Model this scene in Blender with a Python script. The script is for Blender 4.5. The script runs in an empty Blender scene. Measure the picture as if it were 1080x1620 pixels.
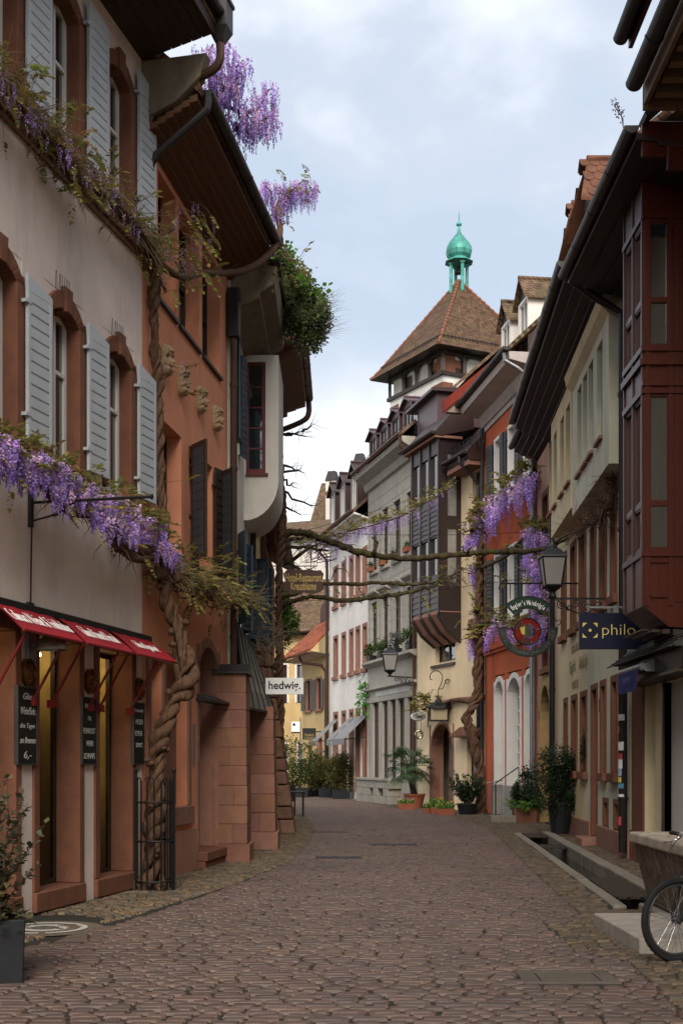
import bpy, math, random
from mathutils import Vector, Matrix
R = math.radians
SC = bpy.context.scene
COL = SC.collection

# ------------------------------------------------------------------ camera
FPX, HZ, CAMH = 2000.0, 1205.0, 1.6        # focal length in photo pixels, horizon row, eye height
cam_d = bpy.data.cameras.new('camera')
cam = bpy.data.objects.new('camera', cam_d); COL.objects.link(cam)
cam.location = (0, 0, CAMH); cam.rotation_euler = (R(90), 0, 0)
cam_d.sensor_width = 36; cam_d.lens = FPX / 1620 * 36
cam_d.shift_y = (HZ - 810) / 1620
cam_d.clip_start = 0.1; cam_d.clip_end = 3000
SC.camera = cam

# ------------------------------------------------------------------ sky and sun (overcast with thin spots)
SUN_EL, SUN_AZ = 38, 184                   # azimuth: clockwise from +Y
world = bpy.data.worlds.new('World'); SC.world = world; world.use_nodes = True
nt = world.node_tree; nt.nodes.clear()
def wn(t, **k):
    n = nt.nodes.new(t)
    for a, v in k.items(): setattr(n, a, v)
    return n
out = wn('ShaderNodeOutputWorld')
sky = wn('ShaderNodeTexSky', sky_type='NISHITA', sun_disc=False)
sky.sun_elevation = R(SUN_EL); sky.sun_rotation = R(SUN_AZ); sky.air_density = 1.0; sky.dust_density = 2.0
bg1 = wn('ShaderNodeBackground'); bg1.inputs[1].default_value = 0.09
nt.links.new(sky.outputs[0], bg1.inputs[0])
tc = wn('ShaderNodeTexCoord')
mp = wn('ShaderNodeMapping'); mp.inputs['Scale'].default_value = (2.8, 2.0, 4.6); mp.inputs['Location'].default_value = (0.55, 0.3, 0.2)
nt.links.new(tc.outputs['Generated'], mp.inputs[0])
no = wn('ShaderNodeTexNoise'); no.inputs['Scale'].default_value = 1.7; no.inputs['Detail'].default_value = 6; no.inputs['Roughness'].default_value = 0.5
no.inputs['Distortion'].default_value = 0.15
nt.links.new(mp.outputs[0], no.inputs['Vector'])
cr = wn('ShaderNodeValToRGB')
e = cr.color_ramp.elements
e[0].position = 0.40; e[0].color = (0.315, 0.368, 0.445, 1)
e[1].position = 0.62; e[1].color = (0.51, 0.535, 0.575, 1)
cr.color_ramp.elements.new(0.5).color = (0.36, 0.40, 0.465, 1)
nt.links.new(no.outputs['Fac'], cr.inputs[0])
sx = wn('ShaderNodeSeparateXYZ'); nt.links.new(tc.outputs['Generated'], sx.inputs[0])
mr = wn('ShaderNodeMapRange'); mr.inputs['From Min'].default_value = 0.10; mr.inputs['From Max'].default_value = 0.37
mr.inputs['To Min'].default_value = 1.0; mr.inputs['To Max'].default_value = 0.0; mr.interpolation_type = 'SMOOTHSTEP'
nadd = wn('ShaderNodeMath', operation='MULTIPLY_ADD'); nadd.inputs[1].default_value = -0.18; 
nt.links.new(no.outputs['Fac'], nadd.inputs[0]); nt.links.new(sx.outputs[2], nadd.inputs[2])
nadd2 = wn('ShaderNodeMath', operation='ADD'); nadd2.inputs[1].default_value = 0.09
nt.links.new(nadd.outputs[0], nadd2.inputs[0])
nt.links.new(nadd2.outputs[0], mr.inputs['Value'])
mx = wn('ShaderNodeMix', data_type='RGBA'); mx.inputs[7].default_value = (0.70, 0.70, 0.70, 1)
nt.links.new(mr.outputs[0], mx.inputs[0]); nt.links.new(cr.outputs[0], mx.inputs[6])
bg2 = wn('ShaderNodeBackground'); bg2.inputs[1].default_value = 1.05
nt.links.new(mx.outputs[2], bg2.inputs[0])
ms = wn('ShaderNodeMixShader'); ms.inputs[0].default_value = 0.93
nt.links.new(bg1.outputs[0], ms.inputs[1]); nt.links.new(bg2.outputs[0], ms.inputs[2])
nt.links.new(ms.outputs[0], out.inputs[0])

sun_d = bpy.data.lights.new('sun', 'SUN'); sun_d.energy = 2.4; sun_d.angle = R(38); sun_d.color = (1.0, 0.92, 0.82)
sun = bpy.data.objects.new('sun', sun_d); COL.objects.link(sun)
sdir = Vector((math.sin(R(SUN_AZ)) * math.cos(R(SUN_EL)), math.cos(R(SUN_AZ)) * math.cos(R(SUN_EL)), math.sin(R(SUN_EL))))
sun.rotation_euler = sdir.to_track_quat('Z', 'Y').to_euler(); sun.location = sdir * 60
SC.view_settings.view_transform = 'Standard'; SC.view_settings.look = 'None'
SC.view_settings.exposure = 0.95; SC.view_settings.gamma = 1.0
SC.cycles.max_bounces = 6; SC.cycles.diffuse_bounces = 4; SC.cycles.glossy_bounces = 3
SC.cycles.transparent_max_bounces = 6; SC.cycles.use_denoising = True

# ------------------------------------------------------------------ materials
MATS = {}
def mat(name, base, rough=0.85, var=0.12, vscale=3.0, bump=0.0, bscale=60.0, metal=0.0, stain=0.0, stain_col=None,
        stretch=(1, 1, 1), tint=False, spec=0.3, emit=None, bdist=0.01, sscale=0.7, transl=None):
    if name in MATS: return MATS[name]
    m = bpy.data.materials.new(name); m.use_nodes = True; MATS[name] = m
    t = m.node_tree; L = t.links.new
    b = t.nodes['Principled BSDF']
    b.inputs['Roughness'].default_value = rough; b.inputs['Metallic'].default_value = metal
    b.inputs['Specular IOR Level'].default_value = spec
    tcn = t.nodes.new('ShaderNodeTexCoord'); mpn = t.nodes.new('ShaderNodeMapping'); mpn.inputs['Scale'].default_value = stretch
    L(tcn.outputs['Object'], mpn.inputs[0])
    n1 = t.nodes.new('ShaderNodeTexNoise'); n1.inputs['Scale'].default_value = vscale; n1.inputs['Detail'].default_value = 5
    n1.inputs['Roughness'].default_value = 0.65
    L(mpn.outputs[0], n1.inputs['Vector'])
    r = t.nodes.new('ShaderNodeMapRange'); r.inputs['From Min'].default_value = 0.3; r.inputs['From Max'].default_value = 0.7
    r.inputs['To Min'].default_value = 1 - var; r.inputs['To Max'].default_value = 1 + var
    L(n1.outputs['Fac'], r.inputs['Value'])
    mu = t.nodes.new('ShaderNodeVectorMath'); mu.operation = 'SCALE'; mu.inputs[0].default_value = base[:3]
    L(r.outputs[0], mu.inputs['Scale'])
    col = mu.outputs[0]
    if stain > 0:
        n4 = t.nodes.new('ShaderNodeTexNoise'); n4.inputs['Scale'].default_value = 0.45; n4.inputs['Detail'].default_value = 3; L(tcn.outputs['Object'], n4.inputs['Vector'])
        r4 = t.nodes.new('ShaderNodeMapRange'); r4.inputs['From Min'].default_value = 0.3; r4.inputs['From Max'].default_value = 0.7; r4.inputs['To Min'].default_value = 0.87; r4.inputs['To Max'].default_value = 1.1
        L(n4.outputs['Fac'], r4.inputs['Value']); m4 = t.nodes.new('ShaderNodeVectorMath'); m4.operation = 'SCALE'; L(col, m4.inputs[0]); L(r4.outputs[0], m4.inputs['Scale']); col = m4.outputs[0]
    if tint:
        at = t.nodes.new('ShaderNodeAttribute'); at.attribute_name = 'tint'
        m2 = t.nodes.new('ShaderNodeVectorMath'); m2.operation = 'MULTIPLY'
        L(col, m2.inputs[0]); L(at.outputs['Color'], m2.inputs[1]); col = m2.outputs[0]
    if stain > 0:
        sc_ = stain_col or tuple(c * 0.5 for c in base[:3])
        mp2 = t.nodes.new('ShaderNodeMapping'); mp2.inputs['Scale'].default_value = (2.2, 2.2, 0.45)
        L(tcn.outputs['Object'], mp2.inputs[0])
        n2 = t.nodes.new('ShaderNodeTexNoise'); n2.inputs['Scale'].default_value = sscale; n2.inputs['Detail'].default_value = 7
        n2.inputs['Roughness'].default_value = 0.7
        L(mp2.outputs[0], n2.inputs['Vector'])
        r2 = t.nodes.new('ShaderNodeMapRange'); r2.inputs['From Min'].default_value = 0.48; r2.inputs['From Max'].default_value = 0.75
        r2.inputs['To Min'].default_value = 0; r2.inputs['To Max'].default_value = stain
        L(n2.outputs['Fac'], r2.inputs['Value'])
        mi = t.nodes.new('ShaderNodeMix'); mi.data_type = 'RGBA'; mi.inputs[7].default_value = (*sc_[:3], 1)
        L(r2.outputs[0], mi.inputs[0]); L(col, mi.inputs[6]); col = mi.outputs[2]
    L(col, b.inputs['Base Color'])
    if bump > 0:
        n3 = t.nodes.new('ShaderNodeTexNoise'); n3.inputs['Scale'].default_value = bscale; n3.inputs['Detail'].default_value = 4
        L(mpn.outputs[0], n3.inputs['Vector'])
        bp = t.nodes.new('ShaderNodeBump'); bp.inputs['Strength'].default_value = bump; bp.inputs['Distance'].default_value = bdist
        L(n3.outputs['Fac'], bp.inputs['Height']); L(bp.outputs[0], b.inputs['Normal'])
    if transl is None: transl = 0.4 if ('leaves' in name or 'petals' in name) else 0
    if transl:
        tl = t.nodes.new('ShaderNodeBsdfTranslucent'); L(col, tl.inputs[0]); mxs = t.nodes.new('ShaderNodeMixShader'); mxs.inputs[0].default_value = transl
        L(b.outputs[0], mxs.inputs[1]); L(tl.outputs[0], mxs.inputs[2]); L(mxs.outputs[0], t.nodes['Material Output'].inputs[0])
    if emit:
        b.inputs['Emission Color'].default_value = (*emit[0], 1); b.inputs['Emission Strength'].default_value = emit[1]
    return m
def plaster(name, base, stain=0.35, var=0.10, bump=0.35, stain_col=None):
    return mat(name, base, 0.92, var, 1.3, bump, 70, stain=min(.8, stain * 1.5), stain_col=stain_col, spec=0.15, bdist=0.006)
def stone(name, base, var=0.16, stain=0.35, bump=0.4, stain_col=None):
    return mat(name, base, 0.9, var, 5, bump, 40, stain=stain, stain_col=stain_col, spec=0.15, sscale=1.6)
def wood(name, base, rough=0.6, var=0.2, st=(14, 14, 0.8)):
    return mat(name, base, rough, var, 2.0, 0.15, 8, stretch=st, spec=0.3)
def metal(name, base, rough=0.45, me=0.6, var=0.15):
    return mat(name, base, rough, var, 6, 0.05, 30, metal=me, spec=0.4)
def tiled(name, base, w=0.2, h=0.16, var=0.25, mortar=(0.03, 0.02, 0.015), moss=0.0, axes='xs', bump=0.8):
    """roof tiles / masonry from a brick pattern; axes picks which object axes run along and up the courses"""
    if name in MATS: return MATS[name]
    m = bpy.data.materials.new(name); m.use_nodes = True; MATS[name] = m
    t = m.node_tree; L = t.links.new; b = t.nodes['Principled BSDF']; b.inputs['Roughness'].default_value = 0.85
    b.inputs['Specular IOR Level'].default_value = 0.2
    tcn = t.nodes.new('ShaderNodeTexCoord'); s = t.nodes.new('ShaderNodeSeparateXYZ'); L(tcn.outputs['Object'], s.inputs[0])
    c = t.nodes.new('ShaderNodeCombineXYZ')
    if axes == 'xs':
        a = t.nodes.new('ShaderNodeMath'); a.operation = 'ADD'; L(s.outputs[1], a.inputs[0]); L(s.outputs[2], a.inputs[1])
        L(s.outputs[0], c.inputs[0]); L(a.outputs[0], c.inputs[1])
    else:
        a = t.nodes.new('ShaderNodeMath'); a.operation = 'ADD'; L(s.outputs[0], a.inputs[0]); L(s.outputs[1], a.inputs[1])
        L(a.outputs[0], c.inputs[0]); L(s.outputs[2], c.inputs[1])
    nz = t.nodes.new('ShaderNodeTexNoise'); nz.inputs['Scale'].default_value = 3; nz.inputs['Detail'].default_value = 4
    L(tcn.outputs['Object'], nz.inputs['Vector'])
    br = t.nodes.new('ShaderNodeTexBrick'); br.inputs['Scale'].default_value = 1.0
    br.inputs['Brick Width'].default_value = w; br.inputs['Row Height'].default_value = h
    br.inputs['Mortar Size'].default_value = min(w, h) * 0.07; br.inputs['Mortar Smooth'].default_value = 0.3
    br.inputs['Color1'].default_value = (*[x * (1 + var) for x in base], 1); br.inputs['Color2'].default_value = (*[x * (1 - var) for x in base], 1)
    br.inputs['Mortar'].default_value = (*mortar, 1)
    L(c.outputs[0], br.inputs['Vector'])
    mr_ = t.nodes.new('ShaderNodeMapRange'); mr_.inputs['To Min'].default_value = 0.65; mr_.inputs['To Max'].default_value = 1.3
    mr_.inputs['From Min'].default_value = 0.3; mr_.inputs['From Max'].default_value = 0.7
    L(nz.outputs['Fac'], mr_.inputs['Value'])
    mu = t.nodes.new('ShaderNodeVectorMath'); mu.operation = 'SCALE'; L(br.outputs['Color'], mu.inputs[0]); L(mr_.outputs[0], mu.inputs['Scale'])
    col = mu.outputs[0]
    if moss:
        n2 = t.nodes.new('ShaderNodeTexNoise'); n2.inputs['Scale'].default_value = 1.2; n2.inputs['Detail'].default_value = 6
        L(tcn.outputs['Object'], n2.inputs['Vector'])
        r2 = t.nodes.new('ShaderNodeMapRange'); r2.inputs['From Min'].default_value = 0.5; r2.inputs['From Max'].default_value = 0.7; r2.inputs['To Max'].default_value = moss
        L(n2.outputs['Fac'], r2.inputs['Value'])
        mi = t.nodes.new('ShaderNodeMix'); mi.data_type = 'RGBA'; mi.inputs[7].default_value = (0.10, 0.095, 0.03, 1)
        L(r2.outputs[0], mi.inputs[0]); L(col, mi.inputs[6]); col = mi.outputs[2]
    L(col, b.inputs['Base Color'])
    bp = t.nodes.new('ShaderNodeBump'); bp.inputs['Strength'].default_value = bump; bp.inputs['Distance'].default_value = 0.02; bp.invert = True
    L(br.outputs['Fac'], bp.inputs['Height']); L(bp.outputs[0], b.inputs['Normal'])
    return m
def glass(name, base=(0.015, 0.017, 0.02), rough=0.04):
    m = mat(name, base, rough, 0.3, 2.5, 0.05, 1.2, spec=1.0)
    m.node_tree.nodes['Principled BSDF'].inputs['IOR'].default_value = 1.85
    return m

M_joint = mat('joint_soil', (0.022, 0.020, 0.014), 0.95, 0.4, 8, 0.3, 60)
M_sett = mat('porphyry_setts', (0.100, 0.069, 0.056), 0.60, 0.16, 9, 0.25, 60, tint=True, spec=0.3, bdist=0.004, stain=0.45, stain_col=(0.05, 0.038, 0.032), sscale=0.5)
M_tan = mat('tan_setts', (0.118, 0.094, 0.068), 0.85, 0.25, 12, 0.5, 50, tint=True, spec=0.2, bdist=0.006)
M_kerb = stone('kerb_stone', (0.20, 0.175, 0.14), bump=0.6)
M_pink = plaster('pale_pink_plaster', (0.66, 0.56, 0.505), stain=0.45, stain_col=(0.40, 0.34, 0.31))
M_salmon = plaster('salmon_plaster', (0.62, 0.26, 0.15), stain=0.25)
M_salmon2 = plaster('dusty_pink_render', (0.33, 0.165, 0.115), stain=0.3)
M_sand = stone('red_sandstone', (0.168, 0.073, 0.045), stain=0.3)
M_sand2 = stone('rosy_sandstone', (0.26, 0.135, 0.098), stain=0.25)
M_white = plaster('white_plaster', (0.74, 0.70, 0.645), stain=0.2)
M_offw = plaster('warm_white_plaster', (0.58, 0.54, 0.48), stain=0.3)
M_cream = plaster('cream_plaster', (0.72, 0.56, 0.355), stain=0.2)
M_yellow = plaster('yellow_plaster', (0.55, 0.41, 0.20), stain=0.25)
M_red = plaster('brick_red_plaster', (0.48, 0.115, 0.05), stain=0.3)
M_green = plaster('pale_green_plaster', (0.53, 0.51, 0.39), stain=0.35, stain_col=(0.30, 0.29, 0.23))
M_straw = plaster('straw_plaster', (0.62, 0.51, 0.32), stain=0.3, stain_col=(0.36, 0.30, 0.19))
M_roseplaster = plaster('rose_plaster', (0.46, 0.27, 0.20), stain=0.3)
M_grey = stone('grey_ashlar', (0.335, 0.31, 0.265), var=0.1, stain=0.3)
M_greyp = plaster('grey_render', (0.26, 0.245, 0.225), stain=0.3)
M_conc = stone('weathered_concrete', (0.20, 0.165, 0.115), stain=0.6, stain_col=(0.07, 0.06, 0.045))
M_shut_grey = mat('grey_shutter_paint', (0.40, 0.425, 0.45), 0.55, 0.08, 3, 0.08, 20, spec=0.3)
M_shut_slot = mat('shutter_slot', (0.05, 0.055, 0.065), 0.7)
M_shut_blue = mat('blue_shutter_paint', (0.018, 0.034, 0.052), 0.55, 0.15, 3, spec=0.3)
M_shut_brown = wood('dark_brown_shutter', (0.035, 0.022, 0.016), 0.55)
M_shut_black = mat('black_shutter_paint', (0.022, 0.024, 0.028), 0.5, 0.15, 4)
M_frame_w = mat('white_window_paint', (0.62, 0.60, 0.56), 0.5, 0.06, 3, spec=0.35)
M_frame_d = wood('dark_window_frame', (0.03, 0.018, 0.012), 0.45)
M_frame_r = wood('wine_red_frame', (0.11, 0.014, 0.014), 0.5, 0.12)
M_glass = glass('window_glass')
M_glass_w = glass('curtained_glass', (0.16, 0.16, 0.15), 0.12)
M_zinc = metal('dark_gutter_metal', (0.035, 0.032, 0.03), 0.5, 0.5)
M_copperb = metal('brown_copper', (0.075, 0.038, 0.025), 0.45, 0.5)
M_galv = metal('galvanised_pipe', (0.22, 0.22, 0.225), 0.4, 0.7)
M_iron = metal('black_iron', (0.012, 0.012, 0.012), 0.5, 0.4)
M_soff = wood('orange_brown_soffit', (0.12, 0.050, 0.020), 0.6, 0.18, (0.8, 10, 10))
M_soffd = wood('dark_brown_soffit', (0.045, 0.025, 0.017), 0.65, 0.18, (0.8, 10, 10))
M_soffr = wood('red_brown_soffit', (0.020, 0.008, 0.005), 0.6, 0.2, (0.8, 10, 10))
M_bay = wood('reddish_bay_timber', (0.060, 0.011, 0.006), 0.30, 0.2, (9, 9, 0.6))
M_bayf = wood('greyed_bay_timber', (0.060, 0.022, 0.017), 0.4, 0.2, (9, 9, 0.6))
M_brown = metal('brown_sheet_metal', (0.055, 0.033, 0.030), 0.4, 0.35)
M_brownd = metal('dark_brown_cladding', (0.036, 0.023, 0.021), 0.42, 0.3)
M_dorm = metal('mauve_brown_metal', (0.085, 0.045, 0.05), 0.4, 0.3)
M_roof = tiled('clay_roof_tiles', (0.155, 0.075, 0.042), 0.2, 0.19, moss=0.35)
M_roofo = tiled('orange_roof_tiles', (0.36, 0.10, 0.045), 0.2, 0.19)
M_roofold = tiled('old_brown_roof_tiles', (0.15, 0.095, 0.06), 0.19, 0.15, moss=0.6)
M_roofrow = mat('single_roof_tile', (0.125, 0.052, 0.028), 0.85, 0.35, 4, 0.4, 30)
M_patina = mat('green_copper_patina', (0.075, 0.31, 0.26), 0.5, 0.4, 2.2, 0.1, 10, metal=0.1, stain=0.75, stain_col=(0.03, 0.085, 0.065))
M_bark = mat('wisteria_bark', (0.105, 0.058, 0.035), 0.9, 0.45, 9, 1.0, 24, stretch=(3, 3, 0.7), spec=0.15, bdist=0.02)
M_barkd = mat('dark_vine_bark', (0.060, 0.042, 0.028), 0.92, 0.35, 8, 0.9, 20, spec=0.1, bdist=0.02)
M_mossbark = mat('mossy_branch_bark', (0.045, 0.034, 0.020), 0.95, 0.35, 5, 0.9, 18, stain=0.85, stain_col=(0.085, 0.085, 0.016), spec=0.1, bdist=0.02, sscale=3)
M_bloss = mat('wisteria_petals', (0.56, 0.41, 0.72), 0.7, 0.12, 9, tint=True, spec=0.15)
M_vleaf = mat('young_vine_leaves', (0.26, 0.225, 0.075), 0.6, 0.2, 9, tint=True, spec=0.2)
M_leafd = mat('dark_evergreen_leaves', (0.032, 0.054, 0.024), 0.5, 0.2, 9, tint=True, spec=0.3)
M_leafm = mat('mid_green_leaves', (0.065, 0.115, 0.030), 0.5, 0.2, 9, tint=True, spec=0.3)
M_leafr = mat('russet_hedge_leaves', (0.11, 0.10, 0.03), 0.5, 0.2, 9, tint=True, spec=0.3)
M_leafb = mat('bright_spring_leaves', (0.13, 0.23, 0.045), 0.5, 0.2, 9, tint=True, spec=0.25)
M_terra = mat('terracotta', (0.27, 0.085, 0.042), 0.8, 0.15, 5, 0.1, 40, stain=0.3)
M_potd = mat('dark_plastic_pot', (0.011, 0.012, 0.014), 0.5, 0.2, 5)
M_board = mat('slate_chalkboard', (0.010, 0.009, 0.009), 0.6, 0.3, 4)
M_chalk = mat('white_chalk', (0.48, 0.48, 0.45), 0.9, 0.25, 40)
M_awn = mat('red_awning_cloth', (0.30, 0.008, 0.014), 0.7, 0.10, 2, 0.1, 8)
M_awnp = mat('red_lacquer', (0.14, 0.008, 0.008), 0.4, 0.1, 3)
M_letter = mat('white_lettering', (0.80, 0.78, 0.75), 0.7, 0.05)
M_black = mat('black_paint', (0.010, 0.010, 0.011), 0.5, 0.2, 4)
M_soil = mat('potting_soil', (0.03, 0.02, 0.013), 0.95, 0.3, 20)
M_water = mat('channel_water', (0.010, 0.011, 0.009), 0.06, 0.2, 5, 0.25, 14, spec=0.5)
# ------------------------------------------------------------------ mesh builder
class MB:
    def __init__(s): s.v = []; s.f = []; s.t = []; s.mi = []
    def face(s, pts, tint=None, mi=0):
        n = len(s.v); s.v.extend([tuple(p) for p in pts]); s.f.append(tuple(range(n, n + len(pts)))); s.t.append(tint); s.mi.append(mi)
    def poly(s, vs, fs, tint=None, mi=0):
        n = len(s.v); s.v.extend([tuple(p) for p in vs])
        for f in fs: s.f.append(tuple(i + n for i in f)); s.t.append(tint); s.mi.append(mi)
    def box(s, x0, x1, y0, y1, z0, z1, tint=None, mi=0):
        if x1 < x0: x0, x1 = x1, x0
        if y1 < y0: y0, y1 = y1, y0
        if z1 < z0: z0, z1 = z1, z0
        s.poly([(x0, y0, z0), (x1, y0, z0), (x1, y1, z0), (x0, y1, z0), (x0, y0, z1), (x1, y0, z1), (x1, y1, z1), (x0, y1, z1)],
               [(0, 3, 2, 1), (4, 5, 6, 7), (0, 1, 5, 4), (1, 2, 6, 5), (2, 3, 7, 6), (3, 0, 4, 7)], tint, mi)
    def obox(s, c, ax, ay, az, tint=None, mi=0):
        """box from centre and three half-extent vectors"""
        c, ax, ay, az = Vector(c), Vector(ax), Vector(ay), Vector(az)
        P = [c - ax - ay - az, c + ax - ay - az, c + ax + ay - az, c - ax + ay - az, c - ax - ay + az, c + ax - ay + az, c + ax + ay + az, c - ax + ay + az]
        s.poly(P, [(0, 3, 2, 1), (4, 5, 6, 7), (0, 1, 5, 4), (1, 2, 6, 5), (2, 3, 7, 6), (3, 0, 4, 7)], tint, mi)
    def bar(s, a, b, w, h, up=(0, 0, 1), mi=0):
        a, b = Vector(a), Vector(b); d = b - a; L = d.length
        if L < 1e-6: return
        d.normalize(); u = Vector(up)
        if abs(d.dot(u)) > 0.98: u = Vector((1, 0, 0))
        x = d.cross(u).normalized(); y = x.cross(d)
        s.obox((a + b) / 2, d * L / 2, x * w / 2, y * h / 2, mi=mi)
    def prism(s, prof, a, b, axis='x', mi=0):
        """extrude a closed 2-D profile between a and b along an axis; the profile gives the other two coordinates in order"""
        def p(q, t):
            return {'x': (t, q[0], q[1]), 'y': (q[0], t, q[1]), 'z': (q[0], q[1], t)}[axis]
        n = len(prof); vs = [p(q, a) for q in prof] + [p(q, b) for q in prof]
        fs = [tuple(range(n))[::-1], tuple(range(n, 2 * n))] + [(i, (i + 1) % n, n + (i + 1) % n, n + i) for i in range(n)]
        s.poly(vs, fs, mi=mi)
    def tube(s, pts, rad, n=8, closed=False, cap=True, tint=None, mi=0, ridge=0.0):
        pts = [Vector(p) for p in pts]; m = len(pts)
        if not isinstance(rad, (list, tuple)): rad = [rad] * m
        base = len(s.v); prev = None
        for i, p in enumerate(pts):
            if closed: d = pts[(i + 1) % m] - pts[i - 1]
            else: d = pts[min(i + 1, m - 1)] - pts[max(i - 1, 0)]
            if d.length < 1e-9: d = Vector((0, 0, 1))
            d.normalize()
            if prev is None:
                u = Vector((0, 0, 1)) if abs(d.z) < 0.9 else Vector((1, 0, 0))
                x = d.cross(u).normalized()
            else:
                x = prev - d * prev.dot(d)
                x = x.normalized() if x.length > 1e-6 else d.orthogonal().normalized()
            prev = x; y = d.cross(x)
            for k in range(n):
                a = 2 * math.pi * k / n
                s.v.append(tuple(p + (x * math.cos(a) + y * math.sin(a)) * rad[i] * (1 + ridge * math.sin(3 * a + i * .35) + ridge * .7 * math.sin(5 * a - i * .2))))
        for i in range(m if closed else m - 1):
            j = (i + 1) % m
            for k in range(n):
                k2 = (k + 1) % n
                s.f.append((base + i * n + k, base + i * n + k2, base + j * n + k2, base + j * n + k)); s.t.append(tint); s.mi.append(mi)
        if cap and not closed:
            s.f.append(tuple(base + k for k in range(n))[::-1]); s.t.append(tint); s.mi.append(mi)
            s.f.append(tuple(base + (m - 1) * n + k for k in range(n))); s.t.append(tint); s.mi.append(mi)
    def lathe(s, prof, c=(0, 0, 0), n=16, cap=True, ribs=0, mi=0):
        """prof: (radius, z) from the bottom up, around a vertical axis at c"""
        b = len(s.v)
        for r, z in prof:
            for k in range(n):
                a = 2 * math.pi * (k + 0.5) / n
                s.v.append((c[0] + r * math.cos(a), c[1] + r * math.sin(a), c[2] + z))
        for i in range(len(prof) - 1):
            for k in range(n):
                k2 = (k + 1) % n
                s.f.append((b + i * n + k, b + i * n + k2, b + (i + 1) * n + k2, b + (i + 1) * n + k)); s.t.append(None); s.mi.append(mi)
        if cap:
            s.f.append(tuple(b + k for k in range(n))[::-1]); s.t.append(None); s.mi.append(mi)
            q = b + (len(prof) - 1) * n
            s.f.append(tuple(q + k for k in range(n))); s.t.append(None); s.mi.append(mi)
    def disc(s, c, ax, ay, n=20, mi=0):
        c, ax, ay = Vector(c), Vector(ax), Vector(ay)
        s.face([c + ax * math.cos(2 * math.pi * k / n) + ay * math.sin(2 * math.pi * k / n) for k in range(n)], mi=mi)
    def build(s, name, m, parent=None, smooth=False, bevel=0.0, origin=None, seg=1):
        me = bpy.data.meshes.new(name)
        vs = s.v
        if origin is not None:
            o0 = Vector(origin); vs = [tuple(Vector(p) - o0) for p in s.v]
        me.from_pydata(vs, [], s.f)
        ms = m if isinstance(m, (list, tuple)) else [m]
        for q in ms: me.materials.append(q)
        if len(ms) > 1: me.polygons.foreach_set('material_index', s.mi)
        if any(t is not None for t in s.t):
            at = me.color_attributes.new('tint', 'FLOAT_COLOR', 'CORNER')
            buf = []
            for f, t in zip(s.f, s.t):
                t = t or (1, 1, 1)
                if not isinstance(t, tuple): t = (t, t, t)
                buf.extend((t[0], t[1], t[2], 1.0) * len(f))
            at.data.foreach_set('color', buf)
        if smooth: me.polygons.foreach_set('use_smooth', [True] * len(me.polygons))
        me.update()
        o = bpy.data.objects.new(name, me); COL.objects.link(o)
        if origin is not None: o.location = origin
        if parent is not None: o.parent = parent
        if bevel:
            b = o.modifiers.new('bevel', 'BEVEL'); b.width = bevel; b.segments = seg; b.limit_method = 'ANGLE'; b.angle_limit = R(35)
        return o
def tag(o, label, cat, group=None, kind=None):
    if label: o['label'] = label
    if cat: o['category'] = cat
    if group: o['group'] = group
    if kind: o['kind'] = kind
    return o
def thing(name, label, cat, loc=(0, 0, 0), rz=0.0, group=None):
    o = bpy.data.objects.new(name, None); COL.objects.link(o); o.location = loc; o.rotation_euler = (0, 0, rz)
    o.empty_display_size = 0.2
    return tag(o, label, cat, group)
def copy_tree(o, parent=None):
    c = o.copy(); COL.objects.link(c)
    if parent is not None: c.parent = parent
    for ch in list(o.children): copy_tree(ch, c)
    return c
def struct(o): o['kind'] = 'structure'; return o

# pixel -> world
def W(x, y, Z): return Vector(((x - 540) / FPX * Z, Z, CAMH + (HZ - y) * Z / FPX))
def G(x, y, z=0.0):
    Z = (CAMH - z) * FPX / (y - HZ); return Vector(((x - 540) / FPX * Z, Z, z))
def smooth_path(pts, k=6):
    """Catmull-Rom through (point, radius) pairs"""
    P = [Vector(p[0]) for p in pts]; r = [p[1] for p in pts]; op = []; orr = []
    for i in range(len(P) - 1):
        p0, p1, p2, p3 = P[max(i - 1, 0)], P[i], P[i + 1], P[min(i + 2, len(P) - 1)]
        for j in range(k):
            t = j / k
            op.append(0.5 * ((2 * p1) + (p2 - p0) * t + (2 * p0 - 5 * p1 + 4 * p2 - p3) * t * t + (3 * p1 - p0 - 3 * p2 + p3) * t ** 3))
            orr.append(r[i] * (1 - t) + r[i + 1] * t)
    op.append(P[-1]); orr.append(r[-1])
    return op, orr

# ------------------------------------------------------------------ facades
class Fac:
    """vertical plane; A is its left end and B its right end seen from the street; local x runs A to B, local y inward, z up"""
    def __init__(s, A, B):
        s.A = Vector((A[0], A[1])); s.B = Vector((B[0], B[1])); d = s.B - s.A
        s.L = d.length; s.d = d / s.L; s.n = Vector((s.d.y, -s.d.x))        # n points out to the street
        s.rz = math.atan2(s.d.y, s.d.x); s.loc = (A[0], A[1], 0)
    def hit(s, x, out=0.0):
        k = (x - 540) / FPX; a = s.A + s.n * out
        # k*t - d.x*u = a.x ; t - d.y*u = a.y
        det = -k * s.d.y + s.d.x
        t = (-a.x * s.d.y + s.d.x * a.y) / det
        u = (k * a.y - a.x) / det
        return t, u
    def u(s, x, out=0.0): return s.hit(x, out)[1]
    def z(s, x, y, out=0.0): return CAMH + (HZ - y) * s.hit(x, out)[0] / FPX
    def uz(s, x, y, out=0.0):
        t, u = s.hit(x, out); return u, CAMH + (HZ - y) * t / FPX
    def P(s, x, y, out=0.0):
        u, z = s.uz(x, y, out); p = s.A + s.d * u + s.n * out
        return Vector((p.x, p.y, z))
    def at(s, u, out, z):
        p = s.A + s.d * u + s.n * out; return Vector((p.x, p.y, z))

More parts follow.
